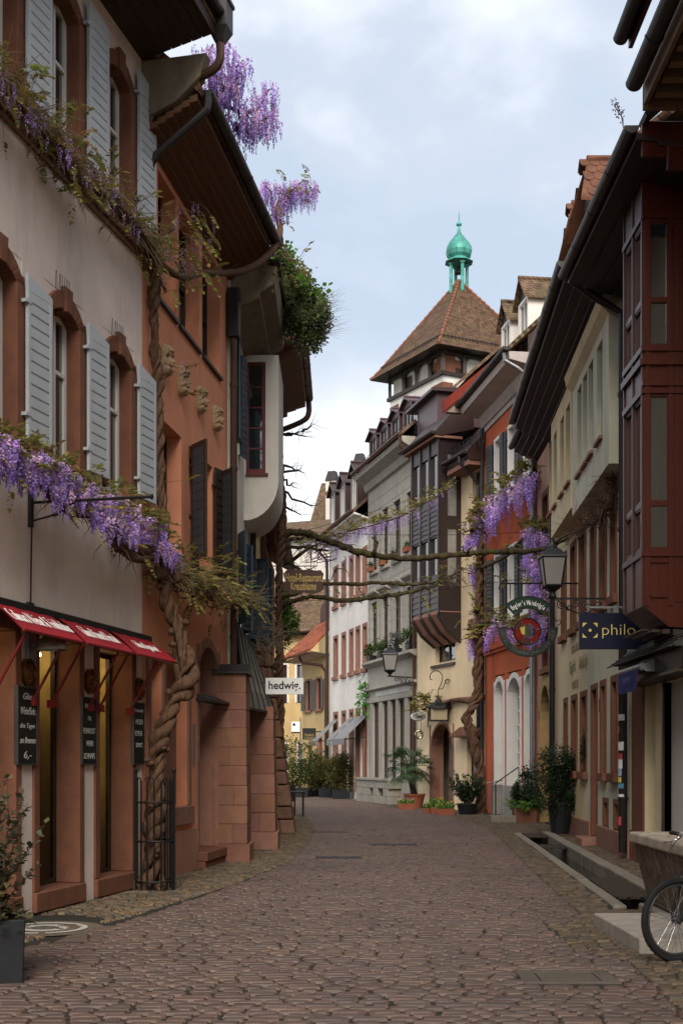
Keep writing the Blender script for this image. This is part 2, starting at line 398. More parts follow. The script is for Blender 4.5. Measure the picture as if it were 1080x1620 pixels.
def wall_sheet(mb, u0, u1, z0, z1, holes, v=0.0, depth=0.22, rev=True):
    """a wall face at y=v with rectangular openings and their reveals"""
    us = sorted(set([u0, u1] + [min(max(h[i], u0), u1) for h in holes for i in (0, 1)]))
    zs = sorted(set([z0, z1] + [min(max(h[i], z0), z1) for h in holes for i in (2, 3)]))
    for i in range(len(us) - 1):
        if us[i + 1] - us[i] < 1e-5: continue
        for j in range(len(zs) - 1):
            if zs[j + 1] - zs[j] < 1e-5: continue
            cu, cz = (us[i] + us[i + 1]) / 2, (zs[j] + zs[j + 1]) / 2
            if any(h[0] < cu < h[1] and h[2] < cz < h[3] for h in holes): continue
            mb.face([(us[i], v, zs[j]), (us[i + 1], v, zs[j]), (us[i + 1], v, zs[j + 1]), (us[i], v, zs[j + 1])])
    if rev:
        for h in holes:
            a, b, c, d = h[:4]; w = v + depth
            mb.face([(a, v, c), (a, v, d), (a, w, d), (a, w, c)]); mb.face([(b, v, c), (b, w, c), (b, w, d), (b, v, d)])
            mb.face([(a, v, d), (b, v, d), (b, w, d), (a, w, d)]); mb.face([(a, v, c), (a, w, c), (b, w, c), (b, v, c)])

def house_body(root, L, z1, holes, m, depth=8.0, z0=0.0, hdep=0.22, mside=None, v=0.0, u0=0.0):
    mb = MB(); wall_sheet(mb, u0, L, z0, z1, holes, v, hdep)
    w = mb.build('wall', m, root)
    mb = MB()   # flanks, back and a dark core right behind the openings
    mb.face([(u0, v, z0), (u0, v, z1), (u0, v + depth, z1), (u0, v + depth, z0)]); mb.face([(L, v, z0), (L, v + depth, z0), (L, v + depth, z1), (L, v, z1)])
    mb.face([(u0, v + depth, z0), (u0, v + depth, z1), (L, v + depth, z1), (L, v + depth, z0)])
    mb.face([(u0, v + 0.002, z1), (L, v + 0.002, z1), (L, v + depth, z1), (u0, v + depth, z1)])
    mb.build('side_wall', mside or m, root)
    return w

def roof_gable(root, L, ze, over, depth, zr, m, u0=0.0, th=0.14, ends=0.25, name='roof'):
    """double pitch roof with the ridge along the facade; the lower edge sits `over` out from the wall at height ze"""
    mb = MB(); mid = depth / 2
    for a, b in (((-over, ze), (mid, zr)), ((depth + over, ze), (mid, zr))):
        A0 = (u0 - ends, a[0], a[1]); A1 = (L + ends, a[0], a[1]); B1 = (L + ends, b[0], b[1]); B0 = (u0 - ends, b[0], b[1])
        up = lambda p: (p[0], p[1], p[2] + th)
        mb.poly([A0, A1, B1, B0, up(A0), up(A1), up(B1), up(B0)], [(0, 1, 2, 3), (4, 5, 6, 7), (0, 1, 5, 4), (1, 2, 6, 5), (2, 3, 7, 6), (3, 0, 4, 7)])
    r = mb.build(name, m, root)
    mb = MB()
    for u in (u0 + 0.03, L - 0.03):
        mb.face([(u, 0, ze), (u, depth, ze), (u, mid, zr)])
    mb.build('gable_end', M_offw, root)
    return r
def gutter(root, u0, u1, out, z, m=None, r=0.085, joints=True):
    mb = MB(); n = 9
    prof = [(math.cos(math.pi + math.pi * k / (n - 1)) * r, math.sin(math.pi + math.pi * k / (n - 1)) * r) for k in range(n)]
    inn = [(p[0] * 0.88, p[1] * 0.88) for p in prof][::-1]
    mb.prism([(-out + p[0], z + p[1]) for p in prof + inn], u0, u1, 'x')
    for e in (u0, u1):
        mb.prism([(-out + p[0], z + p[1]) for p in prof], e - 0.01, e + 0.01, 'x')
    if joints:
        k = int((u1 - u0) / 1.0)
        for i in range(1, k):
            uu = u0 + (u1 - u0) * i / k
            mb.prism([(-out + p[0] * 1.07, z + p[1] * 1.07) for p in prof], uu - 0.025, uu + 0.025, 'x')
    return mb.build('gutter', m or M_zinc, root)
def pipe(root, pts, r=0.05, m=None, name='downpipe', clamps=True, bend=True):
    mb = MB(); mb.tube(pts, r, 10)
    a, b = Vector(pts[-2]), Vector(pts[-1])
    if clamps:
        for t in (0.15, 0.4, 0.65, 0.9):
            p = a.lerp(b, t); mb.tube([p + Vector((0, 0, 0.03)), p - Vector((0, 0, 0.03))], r * 1.22, 10)
    return mb.build(name, m or M_zinc, root, smooth=False)

def arch_pts(u0, u1, zs, rise, n=12):
    """points of an arc from (u0,zs) over the crown to (u1,zs)"""
    c = (u0 + u1) / 2; w = (u1 - u0) / 2
    if rise >= w * 0.98:
        return [(c - w * math.cos(math.pi * k / n), zs + rise * math.sin(math.pi * k / n)) for k in range(n + 1)]
    Rr = (w * w + rise * rise) / (2 * rise); a0 = math.asin(w / Rr)
    return [(c + Rr * math.sin(-a0 + 2 * a0 * k / n), zs + rise - Rr + Rr * math.cos(-a0 + 2 * a0 * k / n)) for k in range(n + 1)]

def surround(root, u0, u1, z0, z1, w, m, proud=0.025, back=0.2, rise=0.0, sill=0.0, keystone=False, name='stone_surround', bottom=False, sm=None, head=None):
    """stone frame round an opening; with rise > 0 the head is a segmental arch and the corners above it are filled"""
    mb = MB(); h = head or w
    mb.box(u0 - w, u0, -proud, back, z0, z1); mb.box(u1, u1 + w, -proud, back, z0, z1)
    if rise <= 0:
        mb.box(u0 - w, u1 + w, -proud, back, z1 + 0.001, z1 + h)
    else:
        zs = z1 - rise; n = 12
        inn = arch_pts(u0, u1, zs, rise, n); o = arch_pts(u0 - w, u1 + w, zs, rise + h, n)
        for k in range(n):
            a, b, c, d = inn[k], inn[k + 1], o[k + 1], o[k]
            P = [(a[0], -proud, a[1]), (b[0], -proud, b[1]), (c[0], -proud, c[1]), (d[0], -proud, d[1])]
            Q = [(p[0], back, p[2]) for p in P]
            mb.poly(P + Q, [(0, 1, 2, 3), (0, 4, 5, 1), (1, 5, 6, 2), (2, 6, 7, 3), (3, 7, 4, 0)])
            # spandrel between arch back and the square wall hole
            mb.poly([(c[0], 0.004, c[1]), (d[0], 0.004, d[1]), (d[0], 0.004, z1 + h), (c[0], 0.004, z1 + h)], [(0, 1, 2, 3)], mi=1)
    if keystone:
        c = (u0 + u1) / 2; mb.prism([(c - w * .42, z1 - 0.03), (c + w * .42, z1 - 0.03), (c + w * .6, z1 + h + .04), (c - w * .6, z1 + h + .04)], -proud - 0.03, back - 0.01, 'y')
    if bottom: mb.box(u0 - w, u1 + w, -proud, back, z0 - w, z0 - 0.001)
    o = mb.build(name, [m, sm or m], root, bevel=0.008)
    if sill:
        mb = MB(); mb.box(u0 - w - 0.04, u1 + w + 0.04, -proud - 0.07, back, z0 - sill, z0 - 0.002)
        mb.build('sill', m, root, bevel=0.01)
    return o
def casement(root, u0, u1, z0, z1, d=0.14, fm=None, gm=None, fw=0.055, cols=2, rows=2, split=None, arch=0.0, name='window'):
    """frame (the part) with its pane (a sub-part), set back d behind the wall face"""
    fm = fm or M_frame_w; gm = gm or M_glass
    mb = MB(); t = 0.05
    mb.box(u0, u0 + fw, d, d + t, z0, z1); mb.box(u1 - fw, u1, d, d + t, z0, z1)
    mb.box(u0 + fw, u1 - fw, d, d + t, z1 - fw, z1); mb.box(u0 + fw, u1 - fw, d, d + t, z0, z0 + fw)
    for i in range(1, cols):
        c = u0 + (u1 - u0) * i / cols; mb.box(c - fw * .55, c + fw * .55, d - 0.008, d + t - 0.008, z0 + fw, z1 - fw)
    zz = [z0 + (z1 - z0) * j / rows for j in range(1, rows)] if split is None else [z0 + (z1 - z0) * q for q in split]
    for q in zz:
        mb.box(u0 + fw, u1 - fw, d - 0.004, d + t - 0.004, q - fw * .35, q + fw * .35)
    f = mb.build(name, fm, root)
    mb = MB(); mb.face([(u0 + 0.01, d + 0.03, z0 + 0.01), (u1 - 0.01, d + 0.03, z0 + 0.01), (u1 - 0.01, d + 0.03, z1 - 0.01), (u0 + 0.01, d + 0.03, z1 - 0.01)])
    mb.build('pane', gm, f)
    return f
def shutter(root, hinge_u, width, z0, z1, m, open_deg=172, side=1, slots=None, louv=True, v=-0.03, th=0.035, arch=0.0, slotm=None):
    """leaf hinged at hinge_u; side +1 folds away to the right; louvres are real slats"""
    mb = MB(); n = max(8, int((z1 - z0) / 0.13)); st = 0.05
    w = width
    def top(x): return z1 - arch * (x / w)
    mb.prism([(0, z0), (st, z0), (st, top(st)), (0, top(0))], -th, 0, 'y')
    mb.prism([(w - st, z0), (w, z0), (w, top(w)), (w - st, top(w - st))], -th, 0, 'y')
    mb.box(st, w - st, -th, 0, z0, z0 + 0.07)
    mb.prism([(st, top(w) - 0.07), (w - st, top(w) - 0.07), (w - st, top(w - st)), (st, top(st))], -th, 0, 'y')
    za, zb = z0 + 0.07, top(w) - 0.07
    for k in range(n):
        a = za + (zb - za) * k / n; b = za + (zb - za) * (k + 1) / n; g = (b - a) * .20
        mb.poly([(st, -th + .004, a + g), (w - st, -th + .004, a + g), (w - st, -th + .002, b), (st, -th + .002, b), (st, -th * .3, a), (w - st, -th * .3, a), (w - st, 0, b), (st, 0, b)], [(0, 1, 2, 3), (4, 5, 6, 7), (0, 4, 5, 1), (2, 6, 7, 3)])
    mb.box(st, w - st, -th * .25, -.001, za, zb, mi=1)
    # iron strap hinges
    for q in (z0 + 0.22, z1 - 0.3):
        mb.box(-0.05, 0.06, -th - 0.006, -th - 0.001, q, q + 0.025); mb.box(-0.055, -0.02, -th - 0.012, 0.02, q - 0.005, q + 0.03)
    o = mb.build('shutter', [m, M_shut_slot], root)
    o.location = (hinge_u, v, 0)
    if side > 0: o.rotation_euler = (0, 0, -R(180 - open_deg))
    else:
        o.scale = (-1, 1, 1); o.rotation_euler = (0, 0, R(180 - open_deg))
    return o

def lettering(body, size, m, parent, M4=None, width=None, extrude=0.002, shear=0.0, offset=0.0, align='CENTER', name='lettering', height=None, spacing=1.0):
    """text as a mesh child; M4 places the text plane (x right, y up, z toward the reader) in the parent's space"""
    c = bpy.data.curves.new(name, 'FONT'); c.body = body; c.size = size; c.extrude = extrude; c.shear = shear; c.offset = offset
    c.align_x = align; c.align_y = 'CENTER'; c.resolution_u = 3; c.space_character = spacing
    o = bpy.data.objects.new(name, c); COL.objects.link(o)
    dg = bpy.context.evaluated_depsgraph_get(); me = bpy.data.meshes.new_from_object(o.evaluated_get(dg))
    bpy.data.objects.remove(o); bpy.data.curves.remove(c)
    if width and len(me.vertices):
        xs = [v.co.x for v in me.vertices]; k = width / max(1e-6, max(xs) - min(xs)); ky = 1.0
        for v in me.vertices: v.co.x *= k
    if height and len(me.vertices):
        ys = [v.co.y for v in me.vertices]; k = height / max(1e-6, max(ys) - min(ys))
        for v in me.vertices: v.co.y *= k
    if M4 is not None: me.transform(M4)
    me.materials.clear(); me.materials.append(m)
    q = bpy.data.objects.new(name, me); COL.objects.link(q); q.parent = parent
    return q
def frame_m(o, x, y):
    """matrix with origin o, text x along x, y along y"""
    x = Vector(x).normalized(); y = Vector(y).normalized(); z = x.cross(y)
    return Matrix(((x.x, y.x, z.x, o[0]), (x.y, y.y, z.y, o[1]), (x.z, y.z, z.z, o[2]), (0, 0, 0, 1)))
FRONT = lambda u, v, z: frame_m((u, v, z), (1, 0, 0), (0, 0, 1))     # on a facade, in its local axes

# ------------------------------------------------------------------ plants
from mathutils import noise
def gnarl(mb, amp, f):
    for i, v in enumerate(mb.v):
        p = Vector(v); q = Vector((p.x * f, p.y * f, p.z * f * .55)); d = noise.noise_vector(q) * amp + noise.noise_vector(q * 3.3) * amp * .4
        mb.v[i] = (v[0] + d.x, v[1] + d.y, v[2] + d.z * .5)
def twig(mb, p, d, L, r, rng, n=5, droop=0.0, wob=0.25, sides=5):
    pts = [Vector(p)]; d = Vector(d).normalized()
    for i in range(n):
        d = (d + Vector((rng.uniform(-wob, wob), rng.uniform(-wob, wob), rng.uniform(-wob, wob) - droop))).normalized()
        pts.append(pts[-1] + d * L / n)
    mb.tube(pts, [r * (1 - 0.8 * i / n) for i in range(n + 1)], sides, cap=False)
    return pts
def raceme(mb, p, L, w, rng, n=None):
    """a hanging wisteria flower: many small petals in a tapering drop"""
    n = n or int(34 + L * 110)
    base = rng.uniform(0.62, 1.15); pale = rng.random() < 0.28
    lean = Vector((rng.uniform(-.15, .15), rng.uniform(-.15, .15), -1)).normalized()
    for i in range(n):
        t = (i + rng.random()) / n
        rr = w * (0.35 + 0.65 * math.sin(math.pi * min(1, 0.25 + t * 0.78))) * (1 - 0.55 * t)
        a = rng.uniform(0, 6.283); q = Vector(p) + lean * (L * t) + Vector((math.cos(a) * rr, math.sin(a) * rr, 0)) * rng.uniform(0.5, 1)
        s = w * rng.uniform(0.30, 0.56) * (1 - 0.45 * t)
        u = Vector((rng.uniform(-1, 1), rng.uniform(-1, 1), rng.uniform(-1, 1))).normalized(); v = u.orthogonal().normalized()
        k = base * rng.uniform(0.75, 1.3); f = (1.25 if pale else 0.92) * k * (1.22 - .5 * t)
        tint = (f * (1.15 if rng.random() < .25 else 0.92), f * (1.1 if rng.random() < .25 else 0.85), k * 1.05)
        mb.face([q - u * s, q + v * s * .8, q + u * s, q - v * s * .8], tint)
def leaf(mb, p, d, s, rng, tint, wid=0.38):
    d = Vector(d).normalized(); x = d.cross(Vector((rng.uniform(-.5, .5), rng.uniform(-.5, .5), 1))).normalized() * s * wid
    q = Vector(p); mb.face([q, q + d * s * .45 + x, q + d * s, q + d * s * .45 - x], tint)
def vine_leaf(mb, p, d, L, rng, g=None):
    """a pinnate spray of narrow leaflets"""
    d = Vector(d).normalized(); side = d.cross(Vector((0, 0, 1)));
    side = side.normalized() if side.length > .05 else Vector((1, 0, 0))
    br = rng.uniform(0.6, 1.35); tint = (br * rng.uniform(.8, 1.25), br * rng.uniform(.85, 1.2), br * .9) if g is None else g
    for i in range(5):
        t = (i + 1) / 5; q = Vector(p) + d * L * t + Vector((0, 0, -0.25 * L * t * t))
        for sgn in (-1, 1):
            leaf(mb, q, d * .5 + side * sgn + Vector((0, 0, -.35 + rng.uniform(-.3, .3))), L * .42 * (1.1 - .4 * t), rng, tint)
    leaf(mb, Vector(p) + d * L + Vector((0, 0, -.25 * L)), d + Vector((0, 0, -.4)), L * .4, rng, tint)
def leaf_cloud(mb, c, rad, n, s, rng, shape=None, dark=0.55, clump=0.35, ncl=14, hue=0.15):
    """leaves gathered in clumps spread through an ellipsoid, so gaps and light and dark masses show"""
    c = Vector(c); rad = Vector(rad); cl = []
    for _ in range(ncl):
        while True:
            q = Vector((rng.uniform(-1, 1), rng.uniform(-1, 1), rng.uniform(-1, 1)))
            if q.length <= 1 and (shape is None or shape(q)): break
        cl.append((q, rng.uniform(0.65, 1.3)))
    for _ in range(n):
        q, br = rng.choice(cl); o = Vector((rng.gauss(0, 1), rng.gauss(0, 1), rng.gauss(0, 1))) * clump * 0.6
        w = q + o
        if shape is not None and not shape(w * 0.95): continue
        p = c + Vector((w.x * rad.x, w.y * rad.y, w.z * rad.z))
        d = (o.normalized() + Vector((rng.uniform(-.6, .6), rng.uniform(-.6, .6), rng.uniform(-.3, .7)))).normalized()
        b = br * rng.uniform(0.7, 1.3)
        leaf(mb, p, d, s * rng.uniform(.7, 1.3), rng, (b * rng.uniform(1 - hue, 1 + hue), b, b * rng.uniform(1 - hue, 1 + hue)), 0.42)
# ------------------------------------------------------------------ ground, paving
def lerp_line(pts, Z):
    if Z <= pts[0][0]: return pts[0][1]
    for (a, xa), (b, xb) in zip(pts, pts[1:]):
        if Z <= b: return xa + (xb - xa) * (Z - a) / (b - a)
    return pts[-1][1]
ROAD_L = [(4, -4.3), (8, -3.35), (9.9, -2.95), (10.85, -2.66), (12.55, -2.13), (16.2, -1.37), (20, -.82), (23.2, -.66), (27.8, -.61), (29.9, -.63), (35.5, -.94), (38.5, -1.25), (45.7, -2.3), (60, -5.5), (75, -9)]
ROAD_R = [(4, 1.9), (7.98, 2.155), (10.13, 2.29), (10.35, 2.2), (10.63, 1.97), (12.6, 2.01), (12.66, 2.40), (13, 2.48), (18.6, 2.80), (25.4, 3.24), (30.5, 3.51), (36, 3.2), (41.6, 2.56), (53.3, 0.0), (60, -1.3), (68, -4), (75, -7)]
WALL_L = [(4, -5.3), (16.05, -2.6), (20.8, -1.93), (28, -1.85), (36, -1.9), (46, -4.2), (75, -13)]
WALL_R = [(4, 4.75), (20.5, 4.72), (30.5, 5.2), (34, 5.25), (39.5, 4.5), (45, 2.75), (51.5, 1.1), (58.5, -.52), (64, -2.2), (75, -5.5)]
CH = lambda Z: 3.31 + 0.06 * (Z - 17.2)            # kerb side of the open water channel
CH0, CH1, CHW = 13.75, 27.9, 0.46

mb = MB(); mb.face([(-1500, -1500, -0.45), (1500, -1500, -0.45), (1500, 1500, -0.45), (-1500, 1500, -0.45)])
struct(mb.build('ground', mat('dry_ground', (0.10, 0.09, 0.07), 0.95, 0.3, 0.5)))
mb = MB()
for a, b in ((-8, CH0), (CH1, 130)):
    mb.face([(-70, a, 0), (70, a, 0), (70, b, 0), (-70, b, 0)])
mb.face([(-70, CH0, 0), (CH(CH0), CH0, 0), (CH(CH1), CH1, 0), (-70, CH1, 0)])
mb.face([(CH(CH0) + CHW, CH0, 0), (70, CH0, 0), (70, CH1, 0), (CH(CH1) + CHW, CH1, 0)])
struct(mb.build('street_bed', M_joint))

def setts(name, lf, rf, z0, z1, m, sw, sd, gap, seed, h=0.022, rough=0.004, cols=((1, 1, 1),), skip=None, tilt=0.0, wave=0.02, cvar=0.16):
    rng = random.Random(seed); vs = []; fs = []; tn = []
    Z = z0
    while Z < z1:
        d = sd * rng.uniform(0.82, 1.2)
        xl, xr = lf(Z + d / 2), rf(Z + d / 2)
        x = xl + rng.uniform(-0.06, 0.02) * (1 if sw > .15 else .5)
        rowb = rng.uniform(0.93, 1.07); ph = rng.uniform(0, 6)
        while x < xr - 0.03:
            w = sw * rng.uniform(0.62, 1.45)
            if x + w > xr: w = max(0.05, xr - x)
            cx, cz = x + w / 2, Z + d / 2
            if skip is None or not skip(cx, cz):
                g1 = gap * rng.uniform(0.5, 2.3); g2 = gap * rng.uniform(0.25, 1.0)
                a0, a1 = x + g1 * .5, x + w - g1 * .5; b0, b1 = Z + g2 * .5, Z + d - g2 * .5
                if a1 - a0 > 0.02:
                    wv = lambda q: wave * math.sin(q * 1.3 + ph * .15) + tilt * q
                    c = min(0.03, d * .22) * rng.uniform(0.5, 1.3); c2 = min(.05, w * .2) * rng.uniform(.5, 1.3)
                    hh = h + rng.uniform(-rough, rough); sx, sy = rng.uniform(-.02, .02), rng.uniform(-.02, .02)
                    ring = [(a0 + c2, b0), (a1 - c2, b0), (a1, b0 + c), (a1, b1 - c), (a1 - c2, b1), (a0 + c2, b1), (a0, b1 - c), (a0, b0 + c)]
                    ring = [(p + rng.uniform(-.006, .006), q + rng.uniform(-.005, .005)) for p, q in ring]
                    n = len(vs); ins = 0.010
                    for p, q in ring: vs.append((p, q + wv(p), 0.0))
                    for p, q in ring:
                        p2, q2 = p + (cx - p) * ins / max(.03, w * .5), q + (cz - q) * ins / max(.03, d * .5)
                        vs.append((p2, q2 + wv(p), hh - 0.004 + (p2 - cx) * sx + (q2 - cz) * sy))
                    for k in range(8):
                        k2 = (k + 1) % 8; fs.append((n + k, n + k2, n + 8 + k2, n + 8 + k))
                    fs.append(tuple(n + 8 + k for k in range(8)))
                    cc = rng.choice(cols); br = rowb * rng.uniform(1 - cvar, 1 + cvar)
                    tn.append((cc[0] * br, cc[1] * br * rng.uniform(.97, 1.03), cc[2] * br))
            x += w
        Z += d
    me = bpy.data.meshes.new(name); me.from_pydata(vs, [], fs); me.materials.append(m)
    at = me.color_attributes.new('tint', 'FLOAT_COLOR', 'CORNER'); buf = []
    for t in tn:
        buf.extend((t[0], t[1], t[2], 1.0) * (8 * 4 + 8))
    at.data.foreach_set('color', buf); me.update()
    o = bpy.data.objects.new(name, me); COL.objects.link(o); return struct(o)

SLAB = [(2.30, 10.40), (2.62, 12.25)]              # stone step under the fountain
MANH = []                                          # iron and stone covers let into the paving
MANH.append(('rect', 1.66, 9.33, 0.35, 0.27)); MANH.append(('rect', .97, 24.2, .48, .22)); MANH.append(('rect', -.05, 20.9, .38, .24)); MANH.append(('rect', -.24, 28.4, 0.40, 0.35))
def sk_road(x, z): return any(abs(x - m[1]) < m[3] + .0 and abs(z - m[2]) < m[4] + 0.06 for m in MANH)
setts('road', lambda Z: lerp_line(ROAD_L, Z), lambda Z: lerp_line(ROAD_R, Z), 5.0, 72, M_sett, 0.195, 0.108, 0.0155, 5, skip=sk_road, rough=.0025,
      cols=((1, 1, 1), (1.08, .98, .94), (.92, .92, .97), (1.12, 1.06, 1.0)))
def sk_left(x, z): return (x - (-2.83)) ** 2 / .44 ** 2 + (z - 12.05) ** 2 / .44 ** 2 < 1
setts('pavement', lambda Z: lerp_line(WALL_L, Z) - .05, lambda Z: lerp_line(ROAD_L, Z) - 0.01, 5.0, 44, M_tan, 0.125, 0.092, 0.012, 6, h=0.02, rough=0.005, skip=sk_left,
      cols=((1, 1, 1), (1.25, 1.1, .9), (.75, .78, .82), (1.05, .9, .78)), cvar=0.28, tilt=-.25)
def sk_right(x, z):
    if CH0 - .1 < z < CH1 + .1 and CH(z) - 0.17 < x < CH(z) + CHW + .23: return True
    return False
setts('pavement', lambda Z: lerp_line(ROAD_R, Z) + 0.01, lambda Z: lerp_line(WALL_R, Z) + .05, 5.0, 66, M_tan, 0.13, 0.095, 0.012, 7, h=0.02, rough=0.005, skip=sk_right,
      cols=((.8, .8, .8), (.95, .85, .75), (.62, .64, .68), (.85, .75, .66)), cvar=0.25)

# open water channel with kerb stones
mb = MB()
z = CH0
rng = random.Random(3)
def chq(mb, x0, x1, za, zb, h0, h1):
    a0, a1, b0, b1 = CH(za) + x0, CH(za) + x1, CH(zb) + x0, CH(zb) + x1
    mb.poly([(a0, za, h0), (a1, za, h0), (b1, zb, h0), (b0, zb, h0), (a0, za, h1), (a1, za, h1), (b1, zb, h1), (b0, zb, h1)],
            [(0, 3, 2, 1), (4, 5, 6, 7), (0, 1, 5, 4), (1, 2, 6, 5), (2, 3, 7, 6), (3, 0, 4, 7)])
while z < CH1:
    L = min(rng.uniform(0.8, 1.3), CH1 - z + .01)
    chq(mb, -0.15, -0.002, z + .006, z + L - .006, -.3, 0.035 + rng.uniform(-.004, .004)); z += L
z = CH0
while z < CH1:
    L = min(rng.uniform(0.9, 1.5), CH1 - z + .01)
    chq(mb, CHW + .002, CHW + .20, z + .006, z + L - .006, -.3, 0.065 + rng.uniform(-.005, .005)); z += L
struct(mb.build('channel_kerb', M_kerb, bevel=0.012))
mb = MB(); chq(mb, -.01, CHW + .01, CH0 - .3, CH1 + .3, -.34, -.24); chq(mb, -.01, CHW + .01, CH0 - .3, CH0 - .002, -.3, 0.0); chq(mb, -.01, CHW + .01, CH1 + .002, CH1 + .3, -.3, 0.0)
struct(mb.build('channel_bed', M_joint))
mb = MB(); n = 24
for k in range(n):
    za, zb = CH0 + (CH1 - CH0) * k / n, CH0 + (CH1 - CH0) * (k + 1) / n
    mb.face([(CH(za), za, -.135), (CH(za) + CHW, za, -.135), (CH(zb) + CHW, zb, -.135), (CH(zb), zb, -.135)])
struct(mb.build('water', M_water))
def grate(za, zb, label):
    mb = MB(); n = max(3, int((zb - za) / 0.045))
    for k in range(n):
        q = za + (zb - za) * k / n
        chq(mb, .012, CHW - .012, q, q + (zb - za) / n * .55, .008, .036)
    for x in (.012, CHW * .33, CHW * .66, CHW - .045): chq(mb, x, x + .033, za, zb, 0.0, .03)
    tag(mb.build('channel_grate', metal('rusty_grate_iron', (0.05, 0.036, 0.028), 0.6, 0.5), origin=(CH(za), za, 0)), label, 'grate', 'iron grates over the water channel')
grate(14.65, 17.2, 'long rusty slatted grate over the channel beside the stone fountain')
grate(23.1, 23.95, 'short rusty grate halfway along the channel, before the boxwood pot')
grate(26.5, 27.8, 'dark slatted grate at the far end of the channel')

# covers let into the paving
def cover(mm, m, label, frame_m=None, h=0.018):
    _, cx, cz, hx, hz = mm
    r = thing('cover_plate', label, 'cover', (cx, cz, 0), group='covers let into the paving')
    mb = MB()
    mb.box(-hx, hx, -hz, -hz + .07, 0, h); mb.box(-hx, hx, hz - .07, hz, 0, h); mb.box(-hx, -hx + .13, -hz + .072, hz - .072, 0, h); mb.box(hx - .13, hx, -hz + .072, hz - .072, 0, h)
    mb.build('cover_frame', frame_m or m, r, bevel=.004)
    mb = MB(); mb.box(-hx + .14, hx - .14, -hz + .08, hz - .08, 0, h - .003); mb.build('lid', m, r)
M_cov = stone('worn_concrete_cover', (0.095, 0.080, 0.066))
M_iroc = metal('worn_iron_cover', (0.03, 0.028, 0.027), 0.6, 0.3)
cover(MANH[0], M_cov, 'pale rectangular concrete cover in the cobbles before the bicycle')
cover(MANH[1], M_iroc, 'dark iron cover in the street level with the red house')
cover(MANH[2], M_iroc, 'dark iron cover in the cobbles opposite the buttress pillars')
cover(MANH[3], M_cov, 'pale stone cover at the bend of the kerb by the sloping buttress')
mb = MB()
for r0, r1, mi in ((.0, .13, 1), (.14, .24, 0), (.25, .33, 1), (.34, .41, 0), (.41, .56, 2)):
    n = 32
    for k in range(n):
        a, b = 2 * math.pi * k / n, 2 * math.pi * (k + 1) / n
        h = .018 if mi < 2 else .012; mb.face([(math.cos(q) * r - 2.83, math.sin(q) * r + 12.05, h) for q, r in ((a, r0), (a, r1), (b, r1), (b, r0))], mi=mi)
tag(mb.build('pebble_emblem', [mat('white_pebbles', (0.42, 0.40, 0.36), 0.8, 0.5, 60, 0.8, 60), mat('dark_pebbles', (0.10, 0.085, 0.07), 0.8, 0.5, 60, 0.8, 60), mat('tan_pebbles', (0.12, 0.094, 0.066), 0.85, 0.5, 30, 0.8, 50)], origin=(-2.83, 12.05, 0)),
    'round pebble mosaic with white rings set in the pavement by the planter', 'mosaic')
# ------------------------------------------------------------------ houses
class House:
    def __init__(s, name, label, A, B, H, m, depth=8.0, cat='house', mside=None, hdep=0.22):
        s.F = Fac(A, B); s.root = thing(name, label, cat, s.F.loc, s.F.rz); s.H = H; s.m = m; s.depth = depth; s.holes = []; s.todo = []; s.mside = mside; s.hdep = hdep
        s.L = s.F.L
    def u(s, x, out=0.0): return s.F.u(x, out)
    def win(s, u0, u1, z0, z1, sur=None, case=None, blind=None, shut=None):
        if sur:
            w = sur.get('w', .14); h = sur.get('head') or w
            s.holes.append((u0 - w * .9, u1 + w * .9, z0 - .02, z1 + h * .9))
        else: s.holes.append((u0, u1, z0, z1))
        s.todo.append((u0, u1, z0, z1, sur, case, blind, shut))
    def finish(s):
        s.wall = house_body(s.root, s.L, s.H, s.holes, s.m, s.depth, hdep=s.hdep, mside=s.mside)
        for (u0, u1, z0, z1, sur, case, blind, shut) in s.todo:
            par = s.root
            if case is not None:
                c = dict(case); par = casement(s.root, u0 + .003, u1 - .003, z0 + .003, z1 - .003, **c)
            elif blind is not None:
                mb = MB(); d = blind.get('d', .18); mb.box(u0 - .01, u1 + .01, d, d + .06, z0 - .01, z1 + .01); par = mb.build(blind.get('name', 'panel'), blind['m'], s.root)
            if sur is not None:
                q = dict(sur); q.setdefault('sm', s.m); m = q.pop('m'); w = q.pop('w', .14)
                surround(par, u0, u1, z0, z1, w, m, **q)
            if shut is not None:
                for sh in shut:
                    k = dict(sh); shutter(par, k.pop('u'), k.pop('w'), k.pop('z0', z0), k.pop('z1', z1), k.pop('m'), **k)

# ---- pale pink shop house (near, street side of the wisteria)
C12 = (-2.53, 16.05)
H1 = House('plaster_house', 'pale pink plastered house with red sandstone window arches and grey shutters above a wine shop',
           (-5.07, 5.0), C12, 10.6, M_pink, 9)
F1 = H1.F
SUR1 = dict(w=.17, m=M_sand, rise=.10, head=.2, keystone=True, back=.2, proud=.03)
ends = [F1.u(36) - 1.5 * 2, F1.u(36) - 1.5, F1.u(36), F1.u(133), F1.u(213)]
for i, ur in enumerate(ends):
    u1 = ur - .17; u0 = u1 - .66
    for z0, z1, sz0, sz1 in ((4.86, 6.54, 4.90, 6.57), (8.26, 9.97, 8.38, 10.23)):
        H1.win(u0, u1, z0, z1, SUR1, dict(d=.13, cols=2, split=(.62,), fw=.06),
               shut=[dict(u=u1 + .14, w=.48, z0=sz0, z1=sz1, m=M_shut_grey, side=1, open_deg=176, v=-.05, arch=0.10)])
shop = []
for a, b in ((F1.u(25) - 1.14, F1.u(25)), (F1.u(52), F1.u(126)), (F1.u(149), F1.u(209))):
    shop.append((a + .12, b - .04)); H1.holes.append((a + .01, b + .07, 0.0, 3.0))
H1.win(2.6, 3.5, .9, 2.7, dict(w=.14, m=M_sand, sill=.14), dict(d=.12, fm=M_frame_d))
H1.finish()
mb = MB()
